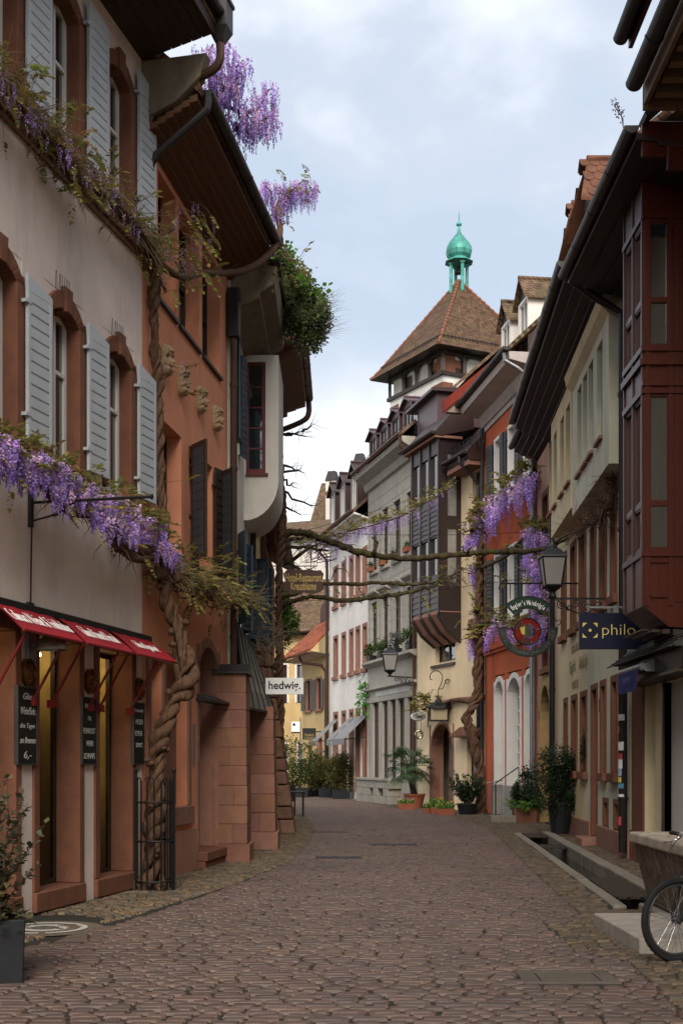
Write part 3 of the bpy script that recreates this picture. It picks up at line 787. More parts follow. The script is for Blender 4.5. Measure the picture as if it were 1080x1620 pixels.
mb.box(0, H1.L, -.06, -.001, 8.02, 8.14); mb.box(0, H1.L, -.03, -.001, 7.94, 8.018)
mb.build('string_course', M_sand, H1.root, bevel=.01)
M_shopglass = bpy.data.materials.new('clear_shop_glass'); M_shopglass.use_nodes = True
_t = M_shopglass.node_tree; _t.nodes.clear()
_o = _t.nodes.new('ShaderNodeOutputMaterial'); _m = _t.nodes.new('ShaderNodeMixShader'); _a = _t.nodes.new('ShaderNodeBsdfTransparent'); _g = _t.nodes.new('ShaderNodeBsdfGlossy'); _f = _t.nodes.new('ShaderNodeFresnel')
_g.inputs['Roughness'].default_value = 0.03; _a.inputs[0].default_value = (.82, .85, .82, 1); _f.inputs[0].default_value = 1.35
_t.links.new(_f.outputs[0], _m.inputs[0]); _t.links.new(_a.outputs[0], _m.inputs[1]); _t.links.new(_g.outputs[0], _m.inputs[2]); _t.links.new(_m.outputs[0], _o.inputs[0])
M_ochre = mat('ochre_display_back', (0.42, 0.31, 0.13), 0.85, 0.1, 2)
M_lampw = mat('warm_shop_lamp', (1, .8, .5), emit=((1.0, 0.72, 0.32), 9.0))
M_cream2 = mat('cream_box_card', (0.5, 0.44, 0.3), 0.8)
for k, (a, b) in enumerate(shop):
    w = MB()
    w.box(a + .0, a + .04, .26, .30, .24, 2.92); w.box(b - .05, b, .26, .31, .24, 2.92); w.box(a + .04, b - .05, .26, .30, 2.87, 2.92); w.box(a + .04, b - .05, .26, .30, .24, .29)
    wo = w.build('shop_window', M_frame_d, H1.root)
    g = MB(); g.face([(a + .03, .28, .26), (b - .03, .28, .26), (b - .03, .28, 2.9), (a + .03, .28, 2.9)]); g.build('pane', M_shopglass, wo)
    g = MB(); g.box(a - .1, b + .4, .95, 1.0, 0, 3.0); g.box(b + .02, b + .06, .31, .95, 0, 3.0); g.box(a - .06, a - .03, .31, .95, 0, 3.0); g.build('display_back', M_ochre, wo)
    g = MB()
    for q in (.55, .95, 1.35, 1.7, 2.05): g.box(a, b - .02, .45, .93, q, q + .018)
    g.build('display_shelf', M_frame_d, wo)
    rg = random.Random(k + 2); g = MB()
    for q in (.57, .97, 1.37, 1.72):
        x = a + .06
        while x < b - .15:
            ww = rg.uniform(.06, .2)
            if rg.random() < .55: g.lathe([(.035, 0), (.037, .16), (.014, .21), (.013, .27)], (x + .05, .62 + rg.uniform(-.08, .1), q), 9)
            else: g.box(x, x + ww, .55, .75, q, q + rg.uniform(.06, .2))
            x += ww + rg.uniform(.03, .12)
    g.build('display_goods', mat('shop_goods', (.10, .07, .04), .4, .6, 9), wo)
    g = MB(); g.box(a + .05, b - .1, .40, .46, 2.78, 2.82); g.build('display_lamp', mat('warm_display_tube', (1, .85, .6), emit=((1.0, 0.74, 0.38), 8.0)), wo)
    if k == 2:
        g = MB()
        for q in (1.28, 1.66, 2.0): g.lathe([(.0, 0), (.03, .02), (.035, .05), (.02, .075)], (a + .40, .40, q), 10)
        g.build('spot_lamp', M_lampw, wo)
    surround(wo, a, b, .24, 2.92, .13, M_sand, proud=.025, back=.34, head=.16, sm=M_pink, name='stone_surround')
    g = MB(); g.box(a - .13, b + .13, -.05, .35, .02, .238); g.build('sill', M_sand, wo, bevel=.015)
# eaves: boarded soffit, plastered end bracket, gutter, rain head
mb = MB(); n = 7
for k in range(n):
    a, b = k / n, (k + 1) / n
    mb.poly([(0, -a * .95, 10.50 + a * .22), (H1.L, -a * .95, 10.50 + a * .22), (H1.L, -b * .95 + .012, 10.50 + b * .22), (0, -b * .95 + .012, 10.50 + b * .22),
             (0, -a * .95, 10.56 + a * .22), (H1.L, -a * .95, 10.56 + a * .22), (H1.L, -b * .95 + .012, 10.56 + b * .22), (0, -b * .95 + .012, 10.56 + b * .22)],
            [(0, 1, 2, 3), (7, 6, 5, 4), (0, 4, 5, 1), (2, 6, 7, 3), (1, 5, 6, 2), (0, 3, 7, 4)])
mb.box(0, H1.L, -.99, -.951, 10.66, 10.92)
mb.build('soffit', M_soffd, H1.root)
mb = MB(); mb.prism([(0.3, 9.75), (-.02, 9.75), (-.45, 9.92), (-.78, 10.2), (-.86, 10.48), (0.3, 10.48)], H1.L - .02, H1.L + .16, 'x'); mb.build('eaves_bracket', M_conc, H1.root)
roof_gable(H1.root, H1.L, 10.80, 1.0, 9, 15.2, M_roof)
gutter(H1.root, 0, H1.L + .1, 1.04, 10.95)
mb = MB(); u = H1.L + .05
def ring4(c, h, z): return [(c[0] - h, c[1] - h, z), (c[0] + h, c[1] - h, z), (c[0] + h, c[1] + h, z), (c[0] - h, c[1] + h, z)]
c_ = (u, -1.02); R_ = [ring4(c_, .055, 10.62), ring4(c_, .13, 10.78), ring4(c_, .13, 11.08), ring4(c_, .15, 11.10), ring4(c_, .15, 11.14)]
vs_ = [p for r in R_ for p in r]
mb.poly(vs_, [(3, 2, 1, 0), (16, 17, 18, 19)] + [(i * 4 + k, i * 4 + (k + 1) % 4, i * 4 + 4 + (k + 1) % 4, i * 4 + 4 + k) for i in range(4) for k in range(4)])
mb.build('rain_head', M_zinc, H1.root)
p_, r_ = smooth_path([((u, -1.02, 10.66), .055), ((u, -1.02, 10.42), .055), ((u, -.9, 10.28), .055), ((u, -.5, 10.16), .055), ((u, -.2, 10.02), .055), ((u, -.08, 9.7), .055)], 5)
mb = MB(); mb.tube(p_, r_, 10); mb.build('downpipe', M_copperb, H1.root)
# fine spikes against pigeons on two window arches
for ur in (ends[3], ends[4]):
    mb = MB()
    for k in range(9):
        q = ur - .85 + k * .045; mb.tube([(q, -.06, 6.66), (q + random.Random(k).uniform(-.02, .02), -.06, 6.86)], .003, 4)
    mb.build('pigeon_spikes', M_zinc, H1.root)

# ---- salmon house with the masks
H2 = House('salmon_house', 'salmon orange house with carved stone heads between its storeys and a deep boarded eave', C12, (-1.876, 20.80), 9.75, M_salmon, 8, hdep=.26)
F2 = H2.F
D2 = dict(d=.21, fm=M_frame_d, cols=1, rows=2, fw=.05)
for a, b in ((250, 278), (283, 315), (320, 348)):
    H2.win(F2.u(a), F2.u(b), 7.76, 9.46, None, D2)
L2w = [(249, 287), (299, 336), (343.5, 357)]
for i, (a, b) in enumerate(L2w):
    sh = [dict(u=F2.u(a) - .0, w=.44, m=M_shut_brown, side=-1, open_deg=138, v=-.03, z0=4.52, z1=6.2)] if i else []
    if i == 1: sh.append(dict(u=F2.u(b) + 0.0, w=.40, m=M_shut_brown, side=1, open_deg=168, v=-.03, z0=4.52, z1=6.2))
    H2.win(F2.u(a), F2.u(b), 4.5, 6.2, None, D2, shut=sh)
# blind shop window and arched door
us = [F2.u(237), F2.u(256), F2.u(261), F2.u(296)]
H2.win(us[0], us[1], .97, 2.92, None, None, dict(d=.16, m=M_sand2, name='blind_panel'))
H2.win(us[2], us[3], .97, 2.92, None, None, dict(d=.16, m=M_sand2, name='blind_panel'))
da, db = F2.u(314), F2.u(343)
H2.holes.append((da - .13, db + .13, 0.0, 3.5))
H2.finish()
mb = MB()
mb.box(us[0] - .16, us[0] - .001, -.03, .2, .78, 3.08); mb.box(us[1] + .001, us[2] - .001, -.03, .2, .97, 2.92); mb.box(us[3] + .001, us[3] + .16, -.03, .2, .97, 3.08)
mb.box(us[0], us[3], -.03, .2, 2.921, 3.08); mb.box(us[0], us[3] + .22, -.06, .2, .70, .968)
mb.build('stone_surround', M_sand2, H2.root, bevel=.012)
mb = MB(); mb.box(us[2] + .05, da - .16, -.022, .05, 0.0, .62); mb.box(0.02, us[2] + .049, -.02, .05, 0.0, .62); mb.build('plinth', M_salmon2, H2.root, bevel=.01)
mb = MB(); mb.box(da - .01, db + .01, .30, .36, .26, 3.5); dr = mb.build('door', M_salmon2, H2.root)
surround(dr, da, db, .26, 3.36, .14, M_sand2, rise=.30, head=.15, back=.3, sm=M_salmon)
mb = MB(); mb.box(da - .16, db + .16, -.2, .02, 2.50, 2.54); mb.prism([(.02, 2.54), (-.18, 2.54), (.02, 2.63)], da - .14, db + .14, 'x'); mb.build('door_hood', M_zinc, dr)
mb = MB(); mb.box(da - .13, db + .12, -.14, .29, 0.0, .11); mb.box(da - .13, db + .12, -.17, .29, .111, .258); mb.build('door_step', M_sand, dr, bevel=.015)
mb = MB(); mb.box(us[3] + .32, us[3] + .40, -.02, -.001, 1.55, 2.15); mb.build('name_plate', M_galv, H2.root, bevel=.003)
# lapped soffit
mb = MB(); n = 7
for k in range(n):
    a, b = k / n, (k + 1) / n; za, zb = 9.56 + a * .42, 9.56 + b * .42
    mb.prism([(-a * .72, za), (-b * .72, zb - .035), (-b * .72, zb + .05), (-a * .72, za + .08)], -0.0, H2.L + .1, 'x')
mb.build('soffit', M_soff, H2.root)
roof_gable(H2.root, H2.L, 10.02, .76, 8, 14.2, M_roof, ends=.02)
gutter(H2.root, .1, H2.L + .12, .82, 10.12)
mb = MB()
for u in (us[0] - .0,): pass
for (a, b, z) in [(250, 278, 7.71), (283, 315, 7.71), (320, 348, 7.71)] + [(a, b, 4.45) for a, b in L2w]:
    mb = MB(); mb.box(F2.u(a) - .03, F2.u(b) + .03, -.05, .2, z, z + .045); mb.build('window_sill', M_zinc, H2.root)
p_, r_ = smooth_path([((.12, -.82, 10.1), .05), ((.12, -.82, 9.92), .05), ((.12, -.74, 9.82), .05), ((.12, -.15, 9.34), .05), ((.12, -.07, 9.1), .05)], 4)
mb = MB(); mb.tube(p_, r_, 10); mb.build('downpipe', M_zinc, H2.root)
# downpipe at the far end, standing on the buttress
mb = MB(); e = H2.L - .05; mb.box(e - .1, e + .08, -.22, -.03, 8.55, 9.35); mb.build('rain_head', M_zinc, H2.root, bevel=.01)
pipe(H2.root, [(e, -.12, 8.6), (e, -.12, 3.1)], .055, M_copperb)

# ---- off-white house with the oriel
H3 = House('oriel_house', 'off white house with a rounded oriel, blue shutters and a garden on its concrete eave', (-1.80, 20.9), (-1.80, 24.6), 9.75, M_offw, 8)
F3 = H3.F
for a, b in ((.35, 1.15),):
    H3.win(a, b, 6.95, 8.7, dict(w=.12, m=M_offw), dict(d=.12, fm=M_frame_r, cols=1), shut=[dict(u=a - .02, w=.36, m=M_shut_blue, side=-1, open_deg=168, v=-.03), dict(u=b + .02, w=.36, m=M_shut_blue, side=1, open_deg=168, v=-.03)])
for a, b in ((.75, 1.55), (2.3, 3.1)):
    H3.win(a, b, 3.95, 5.5, dict(w=.12, m=M_offw), dict(d=.12, fm=M_frame_r, cols=1), shut=[dict(u=a - .02, w=.42, m=M_shut_blue, side=-1, open_deg=160, v=-.03), dict(u=b + .02, w=.42, m=M_shut_blue, side=1, open_deg=165, v=-.03)])
H3.holes.append((.3, 2.9, .1, 3.1))
H3.finish()
mb = MB(); prof = [(.02, 9.05), (-.45, 9.27), (-.45, 9.34), (-.69, 9.50), (-.74, 9.78), (.02, 9.86)]
mb.prism(prof, -.02, 3.3, 'x'); mb.build('concrete_eave', M_conc, H3.root, bevel=.01)
mb = MB(); mb.box(-.02, 3.32, -.79, 0, 9.862, 9.90); mb.build('eave_capping', M_zinc, H3.root)
roof_gable(H3.root, H3.L, 9.92, .1, 8, 12.6, M_roofo, ends=.05)
# oriel: rounded underside, tall red window in its near flank
u0, u1, o = 2.42, 4.3, .64
prof = [(0.0, 6.05)] + [(-o * math.sin(math.pi / 2 * k / 8) , 6.05 + .75 * (1 - math.cos(math.pi / 2 * k / 8)) ) for k in range(1, 9)] + [(-o, 9.10), (0.0, 9.10)]
ob = MB(); n = len(prof)
ob.poly([(u1, p[0], p[1]) for p in prof], [tuple(range(n))])
for k in range(n):
    a, b = prof[k], prof[(k + 1) % n]; ob.face([(u0, a[0], a[1]), (u0, b[0], b[1]), (u1, b[0], b[1]), (u1, a[0], a[1])])
w0, w1, wz0, wz1 = -.40, -.04, 6.92, 8.98      # flank window
lower = [p for p in prof[:-2] if p[1] < wz0]
ob.poly([(u0, p[0], p[1]) for p in lower] + [(u0, -o, wz0), (u0, 0, wz0)], [tuple(range(len(lower) + 2))])
ob.face([(u0, 0, wz1), (u0, -o, wz1), (u0, -o, 9.1), (u0, 0, 9.1)]); ob.face([(u0, -o, wz0), (u0, -o, wz1), (u0, w0, wz1), (u0, w0, wz0)]); ob.face([(u0, w1, wz0), (u0, w1, wz1), (u0, 0, wz1), (u0, 0, wz0)])
for a, b in (((w0, wz0), (w1, wz0)), ((w1, wz0), (w1, wz1)), ((w1, wz1), (w0, wz1)), ((w0, wz1), (w0, wz0))):
    ob.face([(u0, a[0], a[1]), (u0, b[0], b[1]), (u0 + .14, b[0], b[1]), (u0 + .14, a[0], a[1])])
orl = ob.build('oriel', M_offw, H3.root)
mb = MB()
mb.box(u0 + .05, u0 + .10, w0, w0 + .07, wz0, wz1); mb.box(u0 + .05, u0 + .10, w1 - .05, w1, wz0, wz1); mb.box(u0 + .05, u0 + .10, w0 + .07, w1 - .05, wz0, wz0 + .09); mb.box(u0 + .05, u0 + .10, w0 + .07, w1 - .05, wz1 - .05, wz1)
for k in (1, 2, 3, 4): q = wz0 + .09 + k * .38; mb.box(u0 + .06, u0 + .09, w0 + .07, w1 - .05, q - .015, q + .015)
mb.box(u0 - .05, u0 + .05, w0 - .05, w1, wz0 - .05, wz0 - .002)
wf = mb.build('oriel_window', M_frame_r, orl)
mb = MB(); mb.face([(u0 + .075, w0, wz0), (u0 + .075, w1, wz0), (u0 + .075, w1, wz1), (u0 + .075, w0, wz1)]); mb.build('oriel_pane', M_glass, orl)
# shop front, buttress pillars
mb = MB(); mb.box(.25, 2.95, .3, .36, 0, 3.15); mb.build('shop_front', M_frame_d, H3.root)
mb = MB(); mb.box(.5, 2.7, .27, .295, .4, 2.9); mb.build('shop_pane', M_glass, H3.root)
def block_pillar(root, u0, u1, out0, out1, h, taper, name, seed, cap=True):
    """ashlar courses, each block its own slightly uneven stone"""
    rg = random.Random(seed); mb = MB(); z = 0.0; k = 0
    while z < h - .05:
        ch = min(rg.uniform(.27, .36), h - z); t = taper * (1 - z / h)
        e0 = -out1 - t; eu0, eu1 = u0 - t * .3, u1
        if k == 0: e0 -= .04; eu0 -= .03
        cuts = [eu0, eu1] if k % 2 else [eu0, eu0 + (eu1 - eu0) * rg.uniform(.4, .6), eu1]
        cv = [e0, -out0] if k % 2 == 0 else [e0, e0 + (-out0 - e0) * rg.uniform(.35, .65), -out0]
        for a, b in zip(cuts, cuts[1:]):
            for c, d in zip(cv, cv[1:]):
                j = rg.uniform(0, .006); b_ = rg.uniform(.88, 1.1)
                mb.box(a + .004 - j, b - .004 + j * .5, c + .004 - j, d - .004, z + .004, z + ch - .004, tint=(b_, b_ * rg.uniform(.94, 1.04), b_ * rg.uniform(.9, 1.05)))
        z += ch; k += 1
    o = mb.build(name, mat('ashlar_red_sandstone', (0.25, 0.125, 0.088), .92, .14, 5, .6, 45, stain=.35, tint=True, spec=.12), root, bevel=.007, seg=2)
    mb = MB(); mb.box(u0 + .006, u1 - .02, -out1 + .006, -out0, 0.0, h - .015); mb.build('mortar', mat('pinkish_mortar', (.17, .10, .07), .95), o)
    if cap:
        mb = MB(); mb.prism([(u0 - .06, h), (u1 + .05, h), (u1 + .05, h + .03), (u0 + .12, h + .16), (u0 - .06, h + .03)], -out1 - .06, -out0, 'y'); mb.build('cap', M_zinc, o)
    return o
block_pillar(H3.root, -.82, 0.02, -.25, .28, 3.0, .03, 'buttress', 4)
block_pillar(H3.root, 2.0, 2.9, -.15, .56, 2.6, .05, 'buttress', 5, cap=False)

# ---- yellow house further along and the one after it
H4 = House('ochre_house', 'narrow ochre yellow house with a lapped wooden eave, half hidden behind the oriel', (-1.80, 24.62), (-1.80, 28.0), 9.4, M_yellow, 8)
F4 = H4.F
for a in (.5, 1.9):
    H4.win(a, a + .8, 4.0, 5.6, dict(w=.14, m=M_sand2, sill=.1), dict(d=.12, fm=M_frame_d), shut=[dict(u=a - .1, w=.42, m=M_shut_blue, side=-1, open_deg=130, v=-.03)])
    H4.win(a, a + .8, 6.6, 8.2, dict(w=.14, m=M_sand2, sill=.1), dict(d=.12, fm=M_frame_d))
H4.finish()
mb = MB(); n = 5
for k in range(n):
    a, b = k / n, (k + 1) / n; za, zb = 9.0 + a * .55, 9.0 + b * .55
    mb.prism([(-a * 1.0, za), (-b * 1.0, zb - .05), (-b * 1.0, zb + .05), (-a * 1.0, za + .1)], -.2, H4.L + .15 - .12 * (k % 2), 'x')
mb.build('soffit', M_soff, H4.root)
roof_gable(H4.root, H4.L, 9.6, 1.02, 8, 12.6, M_roofo, ends=.1)
gutter(H4.root, -.1, H4.L + .1, 1.07, 9.68, M_copperb, r=.1)
p_, r_ = smooth_path([((H4.L, -1.07, 9.6), .06), ((H4.L, -1.07, 9.3), .06), ((H4.L, -.9, 9.12), .06), ((H4.L, -.2, 8.82), .06), ((H4.L, -.08, 8.6), .06)], 4)
mb = MB(); mb.tube(p_, r_, 10); mb.tube([(H4.L, -.08, 8.65), (H4.L, -.08, .1)], .055, 10); mb.build('downpipe', M_copperb, H4.root)
pipe(H4.root, [(.1, -.08, 8.9), (.1, -.08, .2)], .055, M_zinc)
H5 = House('russet_house', 'plain russet house with a low dark eave behind the twisted vine stem', (-1.83, 28.05), (-1.86, 35.2), 6.9, M_salmon2, 8)
for a in (.9, 2.6, 4.4):
    H5.win(a, a + .9, 3.9, 5.6, dict(w=.14, m=M_sand, sill=.1), dict(d=.12, fm=M_frame_d)); H5.win(a, a + .9, .7, 2.6, dict(w=.14, m=M_sand), dict(d=.14, fm=M_frame_d))
H5.finish()
roof_gable(H5.root, H5.L, 6.9, .45, 8, 9.2, M_roofo, ends=.1); gutter(H5.root, 0, H5.L, .5, 6.95, M_zinc)
# battered rubble buttress, leaning on the wall
rg = random.Random(8); mb = MB(); z = 0.0
while z < 4.3:
    h = rg.uniform(.28, .5); t = 1 - z / 4.4
    x1 = .16 + .62 * t; ztop = z + h
    t2 = 1 - ztop / 4.4; x2 = .16 + .62 * max(t2, 0)
    xs = [0.0, rg.uniform(.35, .6), 1.0]; zz = [27.75 + .12 * (1 - t), 28.35, 29.0]
    for i in range(2):
        for j in range(2):
            g = .012; b_ = rg.uniform(.7, 1.15); ww = rg.uniform(.85, 1.1)
            a0, a1, c0, c1 = xs[i] * x1, xs[i + 1] * x1, xs[i] * x2, xs[i + 1] * x2; jt = rg.uniform(-.015, .02) if i else 0
            P = [(a0, zz[j] + g, z + g), (a1 + jt, zz[j] + g, z + g), (a1 + jt, zz[j + 1] - g, z + g), (a0, zz[j + 1] - g, z + g), (c0, zz[j] + g, ztop - g), (c1 + jt, zz[j] + g, ztop - g), (c1 + jt, zz[j + 1] - g, ztop - g), (c0, zz[j + 1] - g, ztop - g)]
            mb.poly([(p[0] - 1.80, p[1], p[2]) for p in P], [(0, 3, 2, 1), (4, 5, 6, 7), (0, 1, 5, 4), (1, 2, 6, 5), (2, 3, 7, 6), (3, 0, 4, 7)], tint=(b_, b_ * ww, b_ * ww * rg.uniform(.85, 1.05)))
    z = ztop
mb.box(-1.80, -1.70, 27.9, 28.9, 0, 4.3)
tag(mb.build('stone_buttress', mat('rubble_sandstone', (0.20, 0.115, 0.08), .95, .3, 4, .9, 22, stain=.5, tint=True, spec=.1, bdist=.02), origin=(-1.8, 28.3, 0), bevel=.03, seg=2), 'rough rubble stone buttress leaning against the wall, widening towards its foot', 'buttress')
# ==================================================== the other side of the street
def lapped(root, L, out, z0, z1, n, m, u0=-.1, name='soffit', th=.05, drop=.04):
    mb = MB()
    for k in range(n):
        a, b = k / n, (k + 1) / n; za, zb = z0 + a * (z1 - z0), z0 + b * (z1 - z0)
        mb.prism([(-a * out, za), (-b * out, zb - drop), (-b * out, zb + th), (-a * out, za + th)], u0, L + .1, 'x')
    return mb.build(name, m, root)
def dormer(root, u0, u1, v0, z0, zw, zr, depth, wall_m, roof_m, front_m=None, over=.12, fr=M_frame_w, tiles=False, hip=0.0, glass_m=None, wins=1):
    """a small roof house: front wall with a window, two cheeks and a little gabled roof running back"""
    mb = MB(); v1 = v0 + depth; c = (u0 + u1) / 2
    hole = (u0 + .14, u1 - .14, z0 + .18, zw - .10)
    wall_sheet(mb, u0, u1, z0, zw, [hole], v0, .08)
    mb.face([(u0, v0, z0), (u0, v0, zw), (u0, v1, zw), (u0, v1, z0)]); mb.face([(u1, v0, z0), (u1, v1, z0), (u1, v1, zw), (u1, v0, zw)])
    d = mb.build('dormer', wall_m, root)
    g = MB(); g.face([(u0, v0 - .003, zw), (u1, v0 - .003, zw), (c, v0 - .003, zr - .03)]); g.build('dormer_gable', front_m or wall_m, d)
    casement_at(d, hole, v0 + .06, fr, glass_m or M_glass)
    r = MB(); o = over
    for s, ue in ((-1, u0 - o), (1, u1 + o)):
        zl = zw - o * (zr - zw) / (c - u0)
        P = [(ue, v0 - o, zl), (c, v0 - o + hip, zr), (c, v1, zr), (ue, v1, zl)]
        Q = [(p[0], p[1], p[2] + .06) for p in P]
        r.poly(P + Q, [(0, 1, 2, 3), (7, 6, 5, 4), (0, 4, 5, 1), (1, 5, 6, 2), (2, 6, 7, 3), (3, 7, 4, 0)])
        if tiles:
            rows = 5; cols = int((depth + o) / .16)
            for i in range(rows):
                for j in range(cols):
                    a0, a1 = i / rows, (i + 1.25) / rows; w0 = v0 - o + hip * .5 + j * .16 + (.08 if i % 2 else 0)
                    A = (ue + (c - ue) * a0, zl + (zr - zl) * a0 + .09); B = (ue + (c - ue) * min(a1, 1), zl + (zr - zl) * min(a1, 1) + .075)
                    ring = [(B[0], w0, B[1]), (B[0], w0 + .15, B[1]), (A[0] * .8 + B[0] * .2, w0 + .15, A[1] * .8 + B[1] * .2), (A[0], w0 + .11, A[1]), (A[0], w0 + .04, A[1]), (A[0] * .8 + B[0] * .2, w0, A[1] * .8 + B[1] * .2)]
                    r.face(ring); r.face([(p[0], p[1], p[2] - .015) for p in ring][::-1])
    rf = r.build('dormer_roof', roof_m, d)
    t = MB(); k = int((depth + o) / .3)
    for j in range(k):
        y = v0 - o + hip + j * .3; t.tube([(c, y, zr + .06), (c, y + .33, zr + .075)], [.075, .06], 8)
    t.build('ridge_tiles', roof_m, rf)
    return d
def casement_at(par, hole, v, fm, gm):
    u0, u1, z0, z1 = hole; fw = .05; mb = MB()
    mb.box(u0, u0 + fw, v - .03, v, z0, z1); mb.box(u1 - fw, u1, v - .03, v, z0, z1); mb.box(u0 + fw, u1 - fw, v - .03, v, z0, z0 + fw); mb.box(u0 + fw, u1 - fw, v - .03, v, z1 - fw, z1)
    c = (u0 + u1) / 2; mb.box(c - .025, c + .025, v - .035, v - .002, z0 + fw, z1 - fw)
    f = mb.build('dormer_window', fm, par)
    g = MB(); g.face([(u0, v, z0), (u1, v, z0), (u1, v, z1), (u0, v, z1)]); g.build('pane', gm, f)

# ---- house with the timber bay (near)
HR1 = House('bay_house', 'house with a dark red timber bay on its upper floors over a shop front', (4.685, 20.5), (4.685, 12.0), 9.3, M_straw, 8)
R1F = HR1.F
u1000 = R1F.u(1001); u1020 = R1F.u(1019); u1036 = R1F.u(1036); u1048 = R1F.u(1049)
HR1.holes.append((u1020, u1036 + .001, .2, 2.9))
HR1.holes.append((u1048 + .05, u1048 + 2.3, .45, 2.75))
HR1.holes.append((u1048 + 3.0, u1048 + 4.2, .2, 2.75))
HR1.finish()
mb = MB(); mb.box(u1000, u1020 - .001, -.03, .2, 0, 2.95); mb.build('door_jamb', M_sand, HR1.root, bevel=.01)
mb = MB(); mb.box(u1020 - .01, u1036 + .01, .35, .4, 0, 3.0); mb.build('door', M_frame_d, HR1.root)
mb = MB(); mb.box(u1048 - .02, u1048 + .05, -.03, .25, .05, 2.8); mb.box(u1048 + 2.3, u1048 + 2.4, -.03, .25, .05, 2.8); mb.box(u1048 + .05, u1048 + 2.3, -.03, .25, .36, .449)
sw = mb.build('shop_window', M_frame_d, HR1.root)
mb = MB(); mb.face([(u1048 + .04, .1, .44), (u1048 + 2.31, .1, .44), (u1048 + 2.31, .1, 2.76), (u1048 + .04, .1, 2.76)]); mb.build('blind', mat('pale_roller_blind', (0.50, 0.47, 0.45), .75, .06, 1.2), sw)
mb = MB(); mb.box(u1048 + 2.95, u1048 + 4.25, .3, .35, .1, 2.8); mb.build('shop_door', M_frame_d, HR1.root)
mb = MB(); mb.box(0.02, u1000 - .01, -.03, .05, 0, .5); mb.build('plinth', M_sand, HR1.root, bevel=.01)
# the bay
bz0, bz1 = 3.42, 9.3; bo = .685; bu0 = 20.5 - 17.9; bu1 = 20.5 - 16.78
mb = MB()
wins_f = []; wins_s = []
fz = [(4.62, 5.25), (5.3, 6.35), (7.15, 7.75), (7.8, 8.85)]
post = .075
mid = (bu0 + bu1) / 2
holes_front = []
for (a, b) in ((bu0 + post, mid - .03), (mid + .03, bu1 - post)):
    for z0, z1 in ((4.45, 5.0), (5.07, 6.45), (7.15, 7.7), (7.77, 8.75)): holes_front.append((a, b, z0, z1))
wall_sheet(mb, bu0, bu1, bz0 + .25, bz1, holes_front, -bo, .07)
bay = mb.build('timber_bay', M_bayf, HR1.root)
mb = MB(); hs = []
for z0, z1 in ((4.45, 5.0), (5.07, 6.45), (7.15, 7.7), (7.77, 8.75)): hs.append((bo - .31, bo - .10, z0, z1))
# near flank, built as a sheet across the wall direction
def flank(mb, u, holes, m0, m1, z0, z1, dep):
    t = MB(); wall_sheet(t, m0, m1, z0, z1, holes, 0, dep)
    for f in t.f: mb.face([(u - t.v[i][1], -t.v[i][0], t.v[i][2]) for i in f])
flank(mb, bu1, hs, 0.0, bo, bz0 + .25, bz1, .07)
for q in (bo - .36, bo - .05): mb.box(bu1, bu1 + .02, -q - .03, -q + .03, bz0 + .25, bz1)
for q in (.06, .15, .24): mb.box(bu1, bu1 + .012, -q - .035, -q + .035, bz0 + .3, bz1)
for q in (4.36, 6.52, 6.62, 7.08, 8.84): mb.box(bu1, bu1 + .035, -bo - .02, 0, q - .035, q + .035)
mb.box(bu1, bu1 + .03, -bo + .09, -bo + .32, 3.78, 3.81); mb.box(bu1, bu1 + .03, -bo + .09, -bo + .32, 4.24, 4.27); mb.box(bu1, bu1 + .05, -bo - .02, 0, 6.86, 6.95)
# sloped foot
P = [(bu0, 0, bz0 - .05), (bu1, 0, bz0 - .05), (bu1, -bo * .45, bz0 - .02), (bu0, -bo * .45, bz0 - .02)]
mb.face([(bu1, 0, bz0 - .05), (bu1, 0, bz0 + .25), (bu1, -bo, bz0 + .25), (bu1, -bo * .5, bz0 - .03)])
mb.face([(bu0, 0, bz0 - .05), (bu0, -bo * .5, bz0 - .03), (bu0, -bo, bz0 + .25), (bu0, 0, bz0 + .25)])
mb.face([(bu0, -bo, bz0 + .25), (bu0, -bo * .5, bz0 - .03), (bu1, -bo * .5, bz0 - .03), (bu1, -bo, bz0 + .25)])
mb.face([(bu0, -bo * .5, bz0 - .03), (bu0, 0, bz0 - .05), (bu1, 0, bz0 - .05), (bu1, -bo * .5, bz0 - .03)])
mb.face([(bu0, 0, bz0 + .25), (bu0, -bo, bz0 + .25), (bu0, -bo, bz1), (bu0, 0, bz1)])
mb.build('bay_flank', M_bay, bay)
mb = MB()
for (a, b, z0, z1) in holes_front:
    t = .025
    mb.box(a, a + t, -bo + .01, -bo + .05, z0, z1); mb.box(b - t, b, -bo + .01, -bo + .05, z0, z1); mb.box(a + t, b - t, -bo + .01, -bo + .05, z0, z0 + t); mb.box(a + t, b - t, -bo + .01, -bo + .05, z1 - t, z1)
for q in (4.36, 6.52, 7.08, 8.84): mb.box(bu0 - .01, bu1, -bo - .03, -bo - .001, q - .04, q + .04)
mb.box(bu0 - .02, bu1 + .02, -bo - .05, -bo - .001, 6.86, 6.95)
for q in (bu0 + .03, mid, bu1 - .03): mb.box(q - .02, q + .02, -bo - .022, -bo - .001, bz0 + .27, bz1)
mb.build('bay_frame', M_bayf, bay)
for (a, b, z0, z1) in holes_front: mb = MB(); mb.face([(a, -bo + .035, z0), (b, -bo + .035, z0), (b, -bo + .035, z1), (a, -bo + .035, z1)]); mb.build('bay_pane', M_glass, bay)
for (a, b, z0, z1) in hs: mb = MB(); mb.face([(bu1 - .035, -a, z0), (bu1 - .035, -b, z0), (bu1 - .035, -b, z1), (bu1 - .035, -a, z1)]); mb.build('bay_pane', M_glass, bay)
mb = MB()
for k in range(5): q = .1 + k * .14; mb.box(bu0, bu1, -q - .05, -q + .05, bz0 - .16 + .02 * k, bz0 - .06)
mb.build('bay_bracket', M_frame_d, bay)
